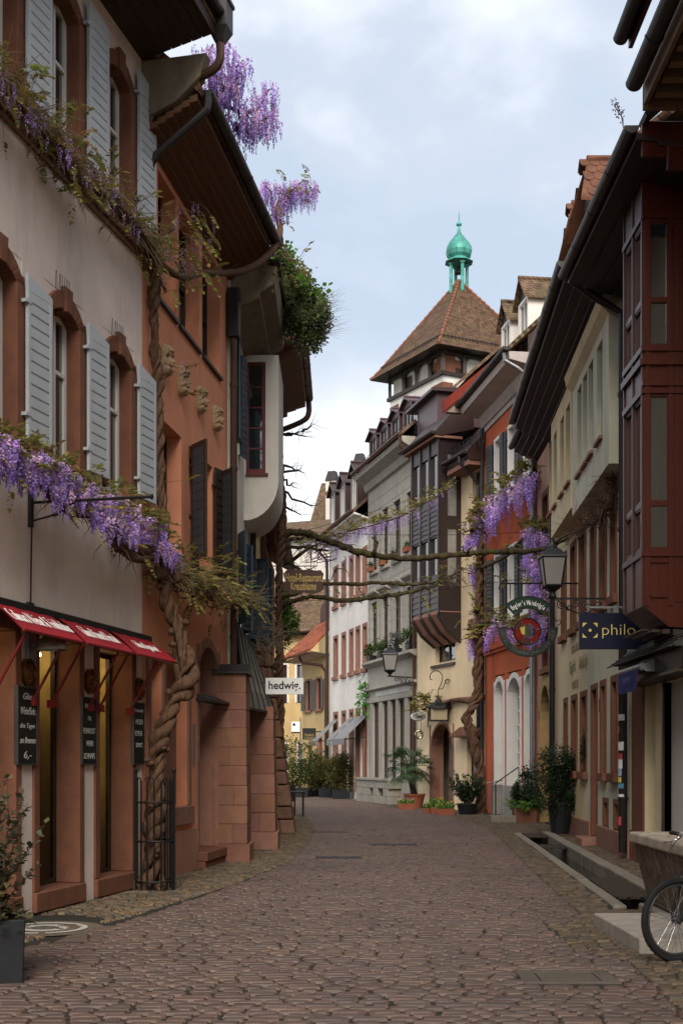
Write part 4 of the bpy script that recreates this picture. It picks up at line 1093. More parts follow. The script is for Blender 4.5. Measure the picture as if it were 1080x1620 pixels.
# eave
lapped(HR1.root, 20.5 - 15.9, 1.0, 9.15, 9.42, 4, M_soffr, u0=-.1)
mb = MB(); e = 20.5 - 15.88
mb.box(e, e + .06, -.93, .6, 9.18, 9.62); mb.box(e + .02, e + .10, -.62, .6, 9.0, 9.3); mb.build('verge_board', M_bay, HR1.root, bevel=.01)
mb = MB(); mb.prism([(-.95, 9.62), (-.55, 9.98), (-.52, 9.93), (-.92, 9.57)], e - .05, e + .28, 'x'); mb.build('verge_flashing', M_zinc, HR1.root)
roof_gable(HR1.root, 20.5 - 16.2, 9.45, .95, 8, 13.5, M_roof, ends=.15)
gutter(HR1.root, -.15, 20.5 - 15.8, 1.06, 9.55, r=.095)
dormer(HR1.root, -.45, .65, -.70, 9.75, 10.62, 11.25, 2.6, M_brown, M_roofrow, M_soffd, over=.28, tiles=True, hip=.25)
# nearer house whose eave hangs over from above
HR0 = House('timber_eave_house', 'house with a deep raftered wooden eave and two gutters above the timber bay', (4.75, 15.25), (4.75, -16.0), 9.9, M_straw, 8)
for a in (1.2, 3.4, 5.6, 9, 12, 16):
    for z0, z1 in ((4.2, 6.0), (7.0, 8.7)): HR0.win(a, a + .9, z0, z1, dict(w=.14, m=M_sand, sill=.14), dict(d=.12))
    HR0.win(a, a + .9, 1.0, 2.8, dict(w=.14, m=M_sand, sill=.14), dict(d=.12, fm=M_frame_d))
HR0.finish()
mb = MB(); e1 = 31.0
mb.box(-.05, e1, -1.05, .0, 9.72, 9.76)
for k in range(93): q = .05 + k * .33; mb.box(q, q + .13, -1.0, 0, 9.58, 9.718)
mb.box(-.07, e1, -1.10, -1.051, 9.55, 9.82); mb.box(-.10, -.051, -1.1, .0, 9.50, 9.80)
mb.build('soffit', wood('pale_rafter_timber', (0.13, 0.075, 0.04), .6, .15, (6, 6, 6)), HR0.root)
gutter(HR0.root, -.02, e1, 1.22, 9.80, r=.105); gutter(HR0.root, .15, e1, 1.42, 10.25, r=.09)
mb = MB(); mb.box(.15, e1, -1.33, -1.28, 10.12, 10.3); mb.build('fascia', M_bay, HR0.root)
roof_gable(HR0.root, e1, 9.9, 1.1, 8, 14, M_roof, ends=0.05)

# ---- pale green and straw house with the jettied upper floor
HR2 = House('jettied_house', 'pale green and straw coloured house whose upper floor juts out over red stone windows', (5.18, 30.5), (4.685, 20.52), 9.3, M_straw, 8)
R2F = HR2.F
S2 = dict(w=.13, m=M_sand, back=.2, sill=.16, proud=.03)
for a, b in ((888, 896), (902.5, 911.5), (916, 927), (934, 943), (948.5, 960), (966, 976.5)):
    HR2.win(R2F.u(a) + .13, R2F.u(b) - .13, 4.5, 6.25, S2, dict(d=.13, fm=M_frame_d))
for a, b in ((892, 898), (904, 913), (918.5, 929)):
    HR2.win(R2F.u(a) + .13, R2F.u(b) - .13, 1.4, 2.92, S2, dict(d=.13, fm=M_frame_d))
for a, b in ((950, 959.5), (967, 978)):
    HR2.win(R2F.u(a) + .13, R2F.u(b) - .13, 1.4, 2.98, S2, dict(d=.13, fm=M_frame_d))
for a, b in ((954, 963), (971, 980)):
    HR2.win(R2F.u(a) + .1, R2F.u(b) - .1, .42, .85, dict(w=.1, m=M_sand, back=.2), None, dict(d=.2, m=M_frame_d, name='cellar_vent'))
HR2.win(R2F.u(935) + .12, R2F.u(945.5) - .1, .16, 2.98, dict(w=.12, m=M_sand, back=.25), None, dict(d=.2, m=M_shut_brown, name='door'))
HR2.finish()
mb = MB()
# green limewash on the nearer half: a thin render coat of its own
dd = R2F.u(935) + .12; de = R2F.u(945.5) - .1
ga = R2F.u(928); 
hl = [h for h in HR2.holes]
wall_sheet(mb, ga, HR2.L - .01, .02, 6.5, hl, -.006, .01)
mb.build('green_render', M_green, HR2.root)
for q in ((.4, dd - .17, -.05, .05, 0, .42), (de + .14, HR2.L, -.05, .05, 0, .41)): mb = MB(); mb.box(*q); mb.build('plinth', M_sand2, HR2.root, bevel=.012)
mb = MB(); mb.box(dd - .15, de + .18, -.32, .1, 0, .15); mb.build('door_step', M_sand2, HR2.root, bevel=.012)
JO = .30
jA = (R2F.u(904.5, JO), HR2.L - .32); jB = (R2F.u(864, JO + .12), R2F.u(904.5, JO) - .004)
def jetty(u0, u1, z0, z1, o, cols, wz0, wz1, m, name):
    mb = MB(); hs = []
    for a, b in cols: hs.append((R2F.u(a, o), R2F.u(b, o), wz0, wz1))
    wall_sheet(mb, u0, u1, z0, z1, hs, -o, .12)
    for u in (u0, u1): mb.face([(u, -o, z0), (u, 0, z0), (u, 0, z1), (u, -o, z1)])
    mb.face([(u0, -o, z0), (u1, -o, z0), (u1, 0, z0), (u0, 0, z0)])
    j = mb.build(name, m, HR2.root)
    for h in hs:
        casement(j, h[0], h[1], h[2], h[3], d=-o + .08, fm=mat('sage_window_paint', (.22, .23, .18), .5, .1, 4), gm=mat('pale_curtain', (0.26, 0.26, 0.22), .4, .1, 3), cols=1, rows=2, fw=.04)
        s = MB(); s.box(h[0] - .04, h[1] + .04, -o - .06, -o + .1, wz0 - .06, wz0 - .002); s.build('sill', M_sand2, j)
    return j
pipe(HR2.root, [(.07, -.12, 9.3), (.07, -.12, .1)], .07, M_black)
jetty(jA[0], jA[1], 6.52, 9.3, JO, ((912.5, 919), (921, 928), (930, 937.5), (943.5, 952)), 7.16, 8.82, M_green, 'jetty')
jetty(jB[0], jB[1], 6.70, 9.3, JO + .02, ((867.5, 872), (875, 880), (885.5, 891), (894.5, 901)), 7.3, 8.9, M_straw, 'jetty')
mb = MB(); mb.prism([(-JO - .002, 9.0), (-JO - .12, 9.12), (-JO - .16, 9.3), (0, 9.3)], jA[0], jA[1], 'x'); mb.build('cornice', M_straw, HR2.root)
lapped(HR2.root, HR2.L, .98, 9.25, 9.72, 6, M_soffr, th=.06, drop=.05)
gutter(HR2.root, -.1, HR2.L - .3, 1.06, 9.86, r=.095)
roof_gable(HR2.root, HR2.L, 9.78, 1.0, 8, 13.6, M_roof, ends=.05)
dormer(HR2.root, HR2.L - 3.2, HR2.L - 2.0, -.55, 10.1, 11.1, 11.75, 2.6, M_brown, M_roofrow, M_soffd, over=.26, tiles=True, hip=.2)
mb = MB(); mb.box(HR2.L - 5.6, HR2.L - 5.2, .0, .4, 10.2, 11.7); mb.box(HR2.L - 5.65, HR2.L - 5.15, -.05, .45, 11.85, 11.89); mb.build('vent_stack', M_zinc, HR2.root)
pipe(HR2.root, [(HR2.L - .26, -1.0, 9.75), (HR2.L - .26, -1.0, 9.6), (HR2.L - .2, -.5, 9.2), (HR2.L - .08, -.11, 8.9), (HR2.L - .08, -.11, .12)], .072, metal('stickered_pipe', (0.022, 0.016, 0.014), .45, .4))

# ---- narrow rose house
HR3 = House('rose_house', 'narrow rose plastered house with a yellow stone arched doorway behind the lamp post', (5.25, 34.0), (5.185, 30.55), 9.7, M_roseplaster, 8)
R3F = HR3.F
HR3.win(1.2, 2.1, 6.6, 8.4, dict(w=.16, m=M_sand, sill=.16), dict(d=.12, fm=M_frame_d))
HR3.win(1.2, 2.1, 4.0, 5.2, dict(w=.16, m=M_sand, sill=.16), dict(d=.12, fm=M_frame_d))
HR3.holes.append((.45, 2.75, 0, 3.9))
HR3.finish()
mb = MB(); mb.box(.4, 2.8, .35, .4, 0, 4.0); dr3 = mb.build('door', M_frame_d, HR3.root)
surround(dr3, .7, 2.5, 0.0, 3.55, .3, stone('yellow_sandstone', (0.36, 0.24, 0.11)), rise=.85, head=.32, back=.34, sm=M_roseplaster)
lapped(HR3.root, HR3.L, .6, 9.65, 10.0, 4, M_soffr, th=.06); gutter(HR3.root, -.1, HR3.L, .68, 10.1); roof_gable(HR3.root, HR3.L, 10.02, .6, 8, 13.4, M_roof, ends=0)
pipe(HR3.root, [(.02, -.1, 9.4), (.02, -.1, .05)], .06, M_galv)

# ---- red house with white arches
HR4 = House('red_house', 'brick red house with white arched shop windows, black shutters and white roof dormers', (4.48, 39.5), (5.245, 34.05), 12.35, M_red, 8)
R4F = HR4.F
SW = dict(w=.11, m=M_frame_w, back=.16, sill=.1, proud=.03)
for a, b in ((783, 792.5), (804.5, 816), (829, 840)):
    ua, ub = R4F.u(a), R4F.u(b)
    for z0, z1 in ((9.15, 11.25), (5.75, 7.75)):
        HR4.win(ua + .02, ub - .02, z0, z1, SW, dict(d=.12, cols=2, split=(.7,)), shut=[dict(u=ua - .1, w=.48, m=M_shut_black, side=-1, open_deg=174, v=-.05), dict(u=ub + .1, w=.48, m=M_shut_black, side=1, open_deg=174, v=-.05)])
arches = []
for a, b in ((782, 798), (802, 825), (829.5, 845)):
    ua, ub = R4F.u(a) + .12, R4F.u(b) - .12; arches.append((ua, ub)); HR4.holes.append((ua - .1, ub + .1, .0, 4.2))
HR4.finish()
M_paintgrey = mat('pale_grey_paint', (0.50, 0.49, 0.47), .6, .05, 2)
for i, (ua, ub) in enumerate(arches):
    mb = MB(); z0 = .05 if i == 0 else .9
    w = MB(); w.box(ua, ub, .30, .34, z0, 4.0); p = w.build('arched_window' if i else 'arched_door', M_paintgrey, HR4.root)
    if i:
        g = MB(); g.box(ua + .12, ub - .1, .26, .299, 1.0, 3.5); g.build('pane', M_glass_w, p)
        g = MB()
        for k in range(7): q = 1.05 + k * .4; g.box(ua + .1, ub - .08, .22, .258, q, q + .04)
        g.box((ua + ub) / 2 - .03, (ua + ub) / 2 + .03, .215, .256, 1.0, 3.6); g.build('glazing_bars', M_frame_w, p)
    surround(p, ua, ub, .9, 4.0, .12, M_frame_w, rise=.38, head=.16, back=.30, sm=M_red, proud=.04)
    b = MB()
    if i: b.box(ua - .15, ub + .15, -.08, .3, 0, .898)
    else: b.box(ua - .22, ua - .001, -.08, .3, 0, .898); b.build('plinth', M_greyp, p, bevel=.012); b = MB(); b.box(ub + .001, ub + .15, -.08, .3, 0, .898)
    b.build('plinth', M_greyp, p, bevel=.012)
mb = MB(); mb.box(0, HR4.L, -.14, -.001, 4.98, 5.10); mb.box(0, HR4.L, -.08, -.001, 4.88, 4.978); mb.build('string_course', M_red, HR4.root, bevel=.01)
mb = MB(); mb.box(0.0, HR4.L, -.06, -.001, 11.85, 12.1); mb.prism([(0, 12.1), (-.10, 12.12), (-.22, 12.3), (-.75, 12.42), (-.78, 12.62), (0, 12.62)], -.02, HR4.L + .02, 'x'); n = int(HR4.L / .16)
for k in range(n): mb.box(k * .16 + .03, k * .16 + .12, -.13, -.061, 12.0, 12.1)
mb.build('cornice', plaster('pale_cornice', (.42, .37, .34)), HR4.root)
gutter(HR4.root, -.05, HR4.L + .1, .86, 12.72, r=.1); roof_gable(HR4.root, HR4.L, 12.64, .78, 8, 17.2, M_roofold, ends=0)
mb = MB(); mb.prism([(-1.3, 12.85), (4.0, 17.4), (4.0, 17.0), (-1.3, 12.5)], -.32, -.02, 'x'); mb.build('fire_wall', plaster('red_parapet', (.17, .030, .020)), HR4.root)
mb = MB(); mb.prism([(-1.2, 12.5), (4.0, 16.95), (4, 12.4)], -.28, -.06, 'x'); mb.build('fire_wall_face', plaster('stained_render', (.25, .18, .15)), HR4.root)
for a in (1.35, 3.2):
    dormer(HR4.root, a, a + 1.0, .15, 13.0, 14.7, 15.25, 2.4, M_white, M_roofold, M_zinc, over=.14)
pipe(HR4.root, [(HR4.L - .1, -.86, 12.6), (HR4.L - .1, -.85, 12.4), (HR4.L - .06, -.5, 12.2), (HR4.L - .04, -.12, 11.9), (HR4.L - .04, -.12, .05)], .06, M_galv)
pipe(HR4.root, [(.02, -.1, 12.0), (.02, -.1, .05)], .07, M_zinc)
mb = MB(); ua, ub = arches[0]; mb.tube([R for R in [(ua + .2, -.35, .95), (ua + .2, .2, 1.05)]], .02, 6); mb.tube([(ua + .2, -.3, .2), (ua + .2, -.3, .96)], .018, 6); mb.build('handrail', M_galv, HR4.root)
mb = MB(); ua, ub = arches[1]
mb.tube([(ub + .1, -.75, 1.0), (ub + .3, -.15, 1.45)], .018, 6); mb.tube([(ub + .1, -.75, .1), (ub + .1, -.75, 1.0)], .018, 6); mb.build('handrail', M_iron, HR4.root)

# ---- cream house with the dark bay
HR5 = House('cream_house', 'cream house with an arched doorway and a tall dark clad bay window', (2.70, 45.05), (4.475, 39.55), 11.2, M_cream, 8)
R5F = HR5.F
zf = R5F.z
HR5.win(R5F.u(688), R5F.u(720), zf(704, 1047), zf(704, 1000), None, dict(d=.16, fm=M_frame_d, cols=2, rows=1, fw=.08))
HR5.win(R5F.u(747), R5F.u(761), zf(754, 800), zf(754, 745), None, dict(d=.14, fm=M_frame_d, cols=1))
HR5.win(R5F.u(747), R5F.u(761), zf(754, 980), zf(754, 900), None, dict(d=.14, fm=M_frame_d, cols=1))
HR5.win(R5F.u(738), R5F.u(762), zf(750, 1240), zf(750, 1170), None, dict(d=.16, fm=M_frame_d, gm=M_glass_w, cols=1, rows=1))
aa, ab = R5F.u(681), R5F.u(716); zt = zf(698, 1146)
HR5.holes.append((aa - .06, ab + .06, 0, zt + .1))
HR5.finish()
mb = MB(); mb.box(aa - .3, ab + .3, .75, .8, 0, zt + .3); dr5 = mb.build('door', mat('warm_lit_hall', (.30, .20, .09), .8, .3, 1.5), HR5.root)
for q in ((aa - .005, aa + .06, .3, .45, 0, zt), (ab - .06, ab + .005, .3, .75, 0, zt)): mb = MB(); mb.box(*q); mb.build('door_reveal', M_salmon2, dr5)
mb = MB(); mb.box(aa + .45, ab - .05, .5, .54, 0, 2.6); mb.build('glazed_door', M_glass_w, dr5)
mb = MB(); mb.lathe([(.01, 0), (.10, .05), (.11, .12), (.03, .2)], ((aa + ab) / 2 + .2, .6, zt - .55), 10); mb.build('hall_lamp', mat('hall_bulb', (1, .8, .5), emit=((1.0, .75, .4), 10.0)), dr5)
surround(dr5, aa, ab, 0.0, zt, .10, M_sand2, rise=(ab - aa) * .49, head=.1, back=.36, sm=M_cream, proud=.02)
mb = MB(); u0, u1 = R5F.u(699), HR5.L; zl = 3.55
mb.prism([(.02, zl), (-.16, zl), (-.16, zl + .06), (.02, zl + .16)], u0, u1, 'x'); mb.build('ledge', M_sand2, HR5.root)
u0, u1 = R5F.u(727), R5F.u(765); zc = zf(746, 1166)
mb = MB(); mb.prism([(.02, zc), (-.4, zc), (-.4, zc + .05), (.02, zc + .36)], u0, u1, 'x'); mb.build('canopy', M_roofrow, HR5.root)
for y0, y1 in ((805, 822), (978, 993), (1000, 1012)):
    u0, u1 = R5F.u(742), R5F.u(762); mb = MB(); mb.box(u0, u1, -.06, .1, zf(752, y1), zf(752, y0)); mb.build('window_sill', M_sand2, HR5.root, bevel=.01)
mb = MB(); u0, u1 = R5F.u(683), R5F.u(720); z = zf(704, 1050); mb.box(u0, u1, -.07, .12, z - .09, z); mb.build('window_sill', M_frame_d, HR5.root)
# bay: front of three window lights over panels, flank toward the camera side, bracketed foot
BO = .78
b1 = R5F.u(694, BO); b0 = R5F.u(652, BO)
zb = lambda y: R5F.z(694, y, BO)
zt_, zb_ = zb(690), zb(965)
mb = MB(); fr = []
cw = (b1 - b0) / 3
rows = [(zb(784), zb(716)), (zb(907), zb(848))]
for k in range(3):
    for z0, z1 in rows: fr.append((b0 + cw * k + .06, b0 + cw * (k + 1) - .06, z0, z1))
wall_sheet(mb, b0, b1, zb_, zt_ + .3, fr, -BO, .1)
mb.face([(b0, -BO, zb_), (b0, 0, zb_), (b0, 0, zt_ + .3), (b0, -BO, zt_ + .3)])
sd = [(.16, BO - .30, zb(800) - .3, zb(716)), (.16, BO - .30, zb(915) - .1, zb(835))]
flank(mb, b1, sd, 0.0, BO, zb_, zt_ + .3, .06)
db = mb.build('dark_bay', M_brownd, HR5.root)
mb = MB()
for k in range(4):
    q = b0 + cw * k; mb.box(q - .045, q + .045, -BO - .05, -BO - .001, zb_ - .1, zt_)
for za, zz in ((zb(845), zb(790)), (zb(962), zb(914))):
    nn = 7 if zz - za > 1 else 5
    for j in range(nn):
        q = za + (zz - za) * j / nn; h = (zz - za) / nn
        mb.prism([(-BO - .001, q), (-BO - .035, q), (-BO - .012, q + h * .95), (-BO - .001, q + h * .95)], b0 + .05, b1 - .05, 'x')
mb.build('cladding', M_brownd, db)
for (a, b, z0, z1) in fr: mb = MB(); mb.face([(a, -BO + .06, z0), (b, -BO + .06, z0), (b, -BO + .06, z1), (a, -BO + .06, z1)]); mb.build('bay_pane', M_glass, db)
for (a, b, z0, z1) in sd: mb = MB(); mb.face([(b1 - .03, -a, z0), (b1 - .03, -b, z0), (b1 - .03, -b, z1), (b1 - .03, -a, z1)]); mb.build('bay_pane', M_glass_w, db)
mb = MB(); prof = [(0, zb_ - 1.0), (-BO * .55, zb_ - .62), (-BO, zb_ - .1), (-BO, zb_), (0, zb_)]
mb.prism(prof, b0 + .02, b1 - .02, 'x'); mb.build('bay_foot', M_salmon2, db)
mb = MB()
for k in range(4):
    q = b0 + .06 + (b1 - b0 - .12) * k / 3; mb.prism([(p[0] - .05 if p[0] < 0 else 0, p[1] - .05) for p in prof], q - .06, q + .06, 'x')
mb.build('bay_bracket', M_brownd, db)
mb = MB(); mb.prism([(-BO - .2, zt_ + .02), (-BO - .2, zt_ + .12), (.4, zt_ + 1.6), (.4, zt_ + .3), (-BO + .05, zt_)], b0 - .45, b1 + .12, 'x'); mb.build('bay_roof', M_brown, db)
mb = MB(); mb.box(b0 - .4, b1 + .1, -BO - .18, 0, zt_ - .06, zt_ + .02); mb.build('bay_soffit', M_sand2, db)
gutter(db, b0 - .5, b1 + .15, BO + .26, zt_ + .12, M_zinc, .09)
mb = MB(); mb.prism([(-.62, 11.15), (-.62, 11.3), (2.5, 14.4), (2.5, 11.0), (-.55, 11.0)], b1 + .15, HR5.L + .1, 'x'); mb.build('brown_roof', M_brown, HR5.root)
mb = MB(); mb.prism([(1.2, 12.2), (4.0, 15.3), (4.0, 11.2), (1.2, 11.2)], .0, b1 + .14, 'x'); mb.build('brown_roof', M_brown, HR5.root)
mb = MB(); mb.box(b1 + .2, HR5.L + .05, -.58, 0, 10.86, 11.0); mb.build('soffit', M_sand2, HR5.root)
gutter(HR5.root, b1 + .15, HR5.L + .1, .7, 11.25, M_zinc, .09)
mb = MB()
for k in range(9): q = b1 + .2 + k * .32; mb.tube([(q, -.45, 11.3), (q, -.42, 11.75)], .012, 5)
mb.tube([(b1 + .2, -.43, 11.75), (HR5.L, -.43, 11.75)], .014, 5); mb.tube([(b1 + .2, -.44, 11.55), (HR5.L, -.44, 11.55)], .012, 5); mb.build('snow_guard', M_iron, HR5.root)
pipe(HR5.root, [(HR5.L - .35, -.7, 11.2), (HR5.L - .35, -.7, 11.0), (HR5.L - .3, -.3, 10.6), (HR5.L - .28, -.1, 10.3), (HR5.L - .28, -.1, .1)], .06, M_zinc)

# ---- grey ashlar house
HR6 = House('grey_house', 'grey ashlar house with tall shop windows and a row of mauve brown metal dormers', (1.08, 51.5), (2.695, 45.1), 13.1, M_grey, 9)
R6F = HR6.F
SG = dict(w=.13, m=M_grey, back=.2, sill=.14, proud=.035)
for a, b in ((588, 597), (605.5, 614.5), (623.5, 634), (644, 653)):
    ua, ub = R6F.u(a), R6F.u(b)
    HR6.win(ua, ub, 9.2, 11.4, SG, dict(d=.07, fm=M_frame_d, split=(.7,)))
    HR6.win(ua, ub, 5.95, 7.95, SG, dict(d=.07, fm=M_frame_d, split=(.7,)))
gw = ((589, 598.5), (604, 613), (617, 625.5), (629, 639), (644, 654))
for a, b in gw: HR6.win(R6F.u(a), R6F.u(b), .95, 3.95, None, dict(d=.10, fm=wood('brown_shop_frame', (.05, .022, .014)), split=(.78,)))
HR6.finish()
mb = MB(); rg = random.Random(4)
zc = 4.6
for a, b in ((588, 597), (605.5, 614.5), (623.5, 634), (644, 653)):
    ua, ub = R6F.u(a) - .25, R6F.u(b) + .25; mb.prism([(0, 8.2), (-.2, 8.3), (-.22, 8.38), (0, 8.5)], ua, ub, 'x')
mb.prism([(0, 5.35), (-.28, 5.5), (-.28, 5.6), (0, 5.64)], 0, HR6.L, 'x'); mb.prism([(0, 4.4), (-.14, 4.47), (-.14, 4.53), (0, 4.56)], 0, HR6.L, 'x')
mb.box(0, HR6.L, -.03, -.001, 3.96, 4.15); mb.prism([(0, 12.5), (-.12, 12.55), (-.2, 12.8), (-.55, 13.0), (-.58, 13.2), (0, 13.2)], -.05, HR6.L + .02, 'x')
mb.build('cornice', M_grey, HR6.root, bevel=.01)
mb = MB(); zz = 4.58
for z in [5.7 + .42 * k for k in range(16)]: mb.box(0, HR6.L, -.0065, -.0005, z, z + .012)
mb.build('course_joints', mat('ashlar_joint_mortar', (.16, .15, .13)), HR6.root)  # thin mortar lines between courses, darker than the ashlar
mb = MB(); mb.box(R6F.u(594), R6F.u(650), -.02, -.002, 4.18, 4.38); mb.build('sign_band', plaster('pale_sign_band', (.45, .43, .39)), HR6.root)
mb = MB(); rg = random.Random(9)
for r_ in range(3):
    x = .0
    while x < HR6.L - 2.2:
        w = rg.uniform(.55, .8)
        if not (r_ == 1 and int(x * 1.7) % 2): mb.box(x + .006, x + w - .006, -.5, 0, r_ * .29 + .004, r_ * .29 + .286)
        x += w
mb.box(-.02, HR6.L - 2.0, -.55, 0, .875, .97); mb.build('block_balustrade', stone('pale_block_stone', (.27, .245, .20)), HR6.root, bevel=.012)
gutter(HR6.root, -.05, HR6.L, .66, 13.3, M_copperb, .1); roof_gable(HR6.root, HR6.L, 13.22, .6, 9, 17.8, M_roofold, ends=0)
for i, (a, b) in enumerate(((0.15, 1.25), (1.75, 2.85), (3.3, 4.4), (4.85, 5.95))):
    zo = 13.05; dz = 0.0 if i < 1 else .0
    dormer(HR6.root, a, b, .0, zo, zo + 1.6, zo + 1.82, 2.5, M_dorm, M_dorm, over=.14, fr=M_frame_d)
mb = MB()
for k in range(22): q = .05 + k * .3; mb.tube([(q, -.4, 13.35), (q, -.38, 13.7)], .01, 5)
mb.tube([(0, -.38, 13.7), (HR6.L, -.38, 13.7)], .012, 5); mb.tube([(0, -.39, 13.54), (HR6.L, -.39, 13.54)], .01, 5); mb.build('snow_guard', M_iron, HR6.root)
pipe(HR6.root, [(HR6.L - .1, -.62, 13.2), (HR6.L - .1, -.6, 12.9), (HR6.L - .08, -.3, 12.5), (HR6.L - .06, -.1, 12.2), (HR6.L - .06, -.1, .1)], .06, M_copperb)
# big metal box dormer where the grey house meets the cream one
mb = MB(); mb.box(HR6.L - .3, HR6.L + 2.4, -.05, 3.0, 13.0, 14.1); bd = mb.build('box_dormer', M_dorm, HR6.root)
mb = MB(); mb.prism([(-.3, 14.1), (-.3, 14.2), (3.0, 14.4), (3.0, 14.1)], HR6.L - .5, HR6.L + 2.6, 'x'); mb.build('dormer_roof', M_brown, bd)
mb = MB(); mb.box(HR6.L - .15, HR6.L + .3, -.08, -.051, 13.2, 14.0); mb.build('dormer_window', M_glass, bd)

# ---- white house with red stone windows
HR7 = House('white_house', 'white house with narrow red sandstone windows and small grey awnings', (-.556, 58.5), (1.075, 51.55), 11.6, M_white, 9)
R7F = HR7.F
S7 = dict(w=.16, m=M_sand2, back=.2, sill=.18, proud=.03)
for a, b in ((527.5, 535), (540.5, 547.5), (552.5, 559.5), (562.5, 570), (573.5, 581)):
    ua, ub = R7F.u(a) + .18, R7F.u(b) - .14
    for z0, z1 in ((8.65, 10.3), (5.45, 7.15)): HR7.win(ua, ub, z0, z1, S7, dict(d=.14, fm=M_frame_d, cols=1))
    HR7.win(ua, ub, .35, 3.7, dict(w=.16, m=M_sand2, back=.22, proud=.03), None, dict(d=.18, m=M_frame_d if b != 559.5 else M_frame_w, name='shop_door'))
HR7.finish()
lapped(HR7.root, HR7.L, .6, 11.5, 11.7, 2, M_white); gutter(HR7.root, -.1, HR7.L, .68, 11.85, M_copperb, .09); roof_gable(HR7.root, HR7.L, 11.75, .6, 9, 16.2, M_roofold, ends=0)
for a in (.5, 2.5, 4.6): dormer(HR7.root, a, a + 1.1, -.1, 12.0, 13.8, 14.2, 2.5, M_brown, M_brown, over=.14)
pipe(HR7.root, [(-.02, -.62, 11.7), (-.02, -.6, 11.4), (.02, -.12, 10.9), (.02, -.12, .1)], .07, M_frame_d)
mb = MB()
for k, a in enumerate((511, 546, 555)):
    pass

# ---- small ochre house at the bend with the orange tiled skirt roof
HR8 = House('gabled_house', 'small ochre house with grey shutters and a bright orange tiled skirt roof at the bend', (-1.95, 62.8), (-.62, 59.0), 6.7, M_yellow, 8)
R8F = HR8.F
for a, b in ((484.5, 491.5), (501, 508.5)):
    ua, ub = R8F.u(a), R8F.u(b)
    HR8.win(ua, ub, 4.1, 5.55, dict(w=.1, m=M_sand2, sill=.12), dict(d=.1, fm=M_frame_d, cols=1), shut=[dict(u=ua - .08, w=.42, m=mat('grey_brown_shutter', (.10, .09, .08), .6), side=-1, open_deg=172, v=-.04), dict(u=ub + .08, w=.42, m=mat('grey_brown_shutter', (.10, .09, .08)), side=1, open_deg=172, v=-.04)])
HR8.win(R8F.u(484), R8F.u(494), .3, 2.4, None, None, dict(d=.15, m=M_glass, name='shop_window'))
HR8.win(R8F.u(503), R8F.u(509), .3, 2.7, dict(w=.1, m=M_sand2), None, dict(d=.15, m=M_frame_d, name='door'))
HR8.finish()
mb = MB(); P = lambda u, v, z: (u, v, z)
mb.poly([(-.9, -.9, 6.55), (HR8.L + .1, -.9, 6.75), (HR8.L + .1, .9, 8.6), (-.5, .9, 8.3), (-.9, -.9, 6.68), (HR8.L + .1, -.9, 6.88), (HR8.L + .1, .9, 8.73), (-.5, .9, 8.43)], [(0, 3, 2, 1), (4, 5, 6, 7), (0, 1, 5, 4), (1, 2, 6, 5), (2, 3, 7, 6), (3, 0, 4, 7)])
mb.build('skirt_roof', M_roofo, HR8.root)
mb = MB(); mb.face([(-.85, -.85, 6.55), (HR8.L + .08, -.85, 6.74), (HR8.L + .08, .05, 6.6), (-.7, .05, 6.5)]); mb.build('soffit', M_white, HR8.root)
mb = MB(); mb.prism([(.9, 8.3), (.9, 9.0), (.9, 9.02)], 0, .01, 'x')
mb.poly([(0, .95, 8.3), (HR8.L, .95, 8.5), (HR8.L, .95, 11.6), (0, .95, 9.2), (0, 6, 8.3), (HR8.L, 6, 8.5), (HR8.L, 6, 11.6), (0, 6, 9.2)], [(0, 1, 2, 3), (3, 2, 6, 7), (0, 3, 7, 4), (1, 5, 6, 2)]); mb.build('upper_wall', M_brown, HR8.root)
gutter(HR8.root, -.9, HR8.L, .97, 6.7, M_copperb, .09)
pipe(HR8.root, [(HR8.L * .62, -.95, 6.6), (HR8.L * .62, -.8, 6.3), (HR8.L - .1, -.3, 6.1), (HR8.L - .05, -.1, 5.8), (HR8.L - .05, -.1, .1)], .07, M_copperb)
# wall dormer beside it with a big white window
mb = MB()

def plain_house(name, label, A, B, H, zr, m, rm, depth=9, wins=(), over=.5, sm=None):
    h = House(name, label, A, B, H, m, depth)
    for (u0, u1, z0, z1) in wins: h.win(u0, u1, z0, z1, sm, dict(d=.14, fm=M_frame_d))
    h.finish(); roof_gable(h.root, h.L, H + .05, over, depth, zr, rm, ends=.2); gutter(h.root, 0, h.L, over + .07, H + .12, M_zinc, .09); return h
HB9 = plain_house('far_ochre_house', 'ochre house closing the street beyond the bend, half behind the shrubs', (-5.6, 74.0), (-1.3, 72.5), 8.9, 12.6, M_yellow, M_roofold, wins=((1.9, 2.6, 5.0, 7.2), (3.2, 3.9, 5.0, 7.2), (1.9, 2.6, .8, 2.6), (3.3, 4.0, .6, 2.6), (.4, 1.1, 5.0, 7.2)), sm=dict(w=.12, m=M_white))
HB10 = plain_house('far_cream_house', 'broad cream house rising behind the street, under brown tiles', (-8, 92), (2.4, 88), 17.4, 19.4, M_offw, M_roofold, depth=8, wins=((2.5, 3.4, 12.0, 13.8), (5.2, 6.1, 12, 13.8), (7.6, 8.5, 12, 13.8)), sm=dict(w=.14, m=M_sand2))
HB11 = plain_house('tall_roof_house', 'house with a steep brown tiled roof and two pale chimneys behind the row', (-3.0, 99), (6.5, 95.5), 17.0, 24.2, M_offw, M_roofold, depth=9)
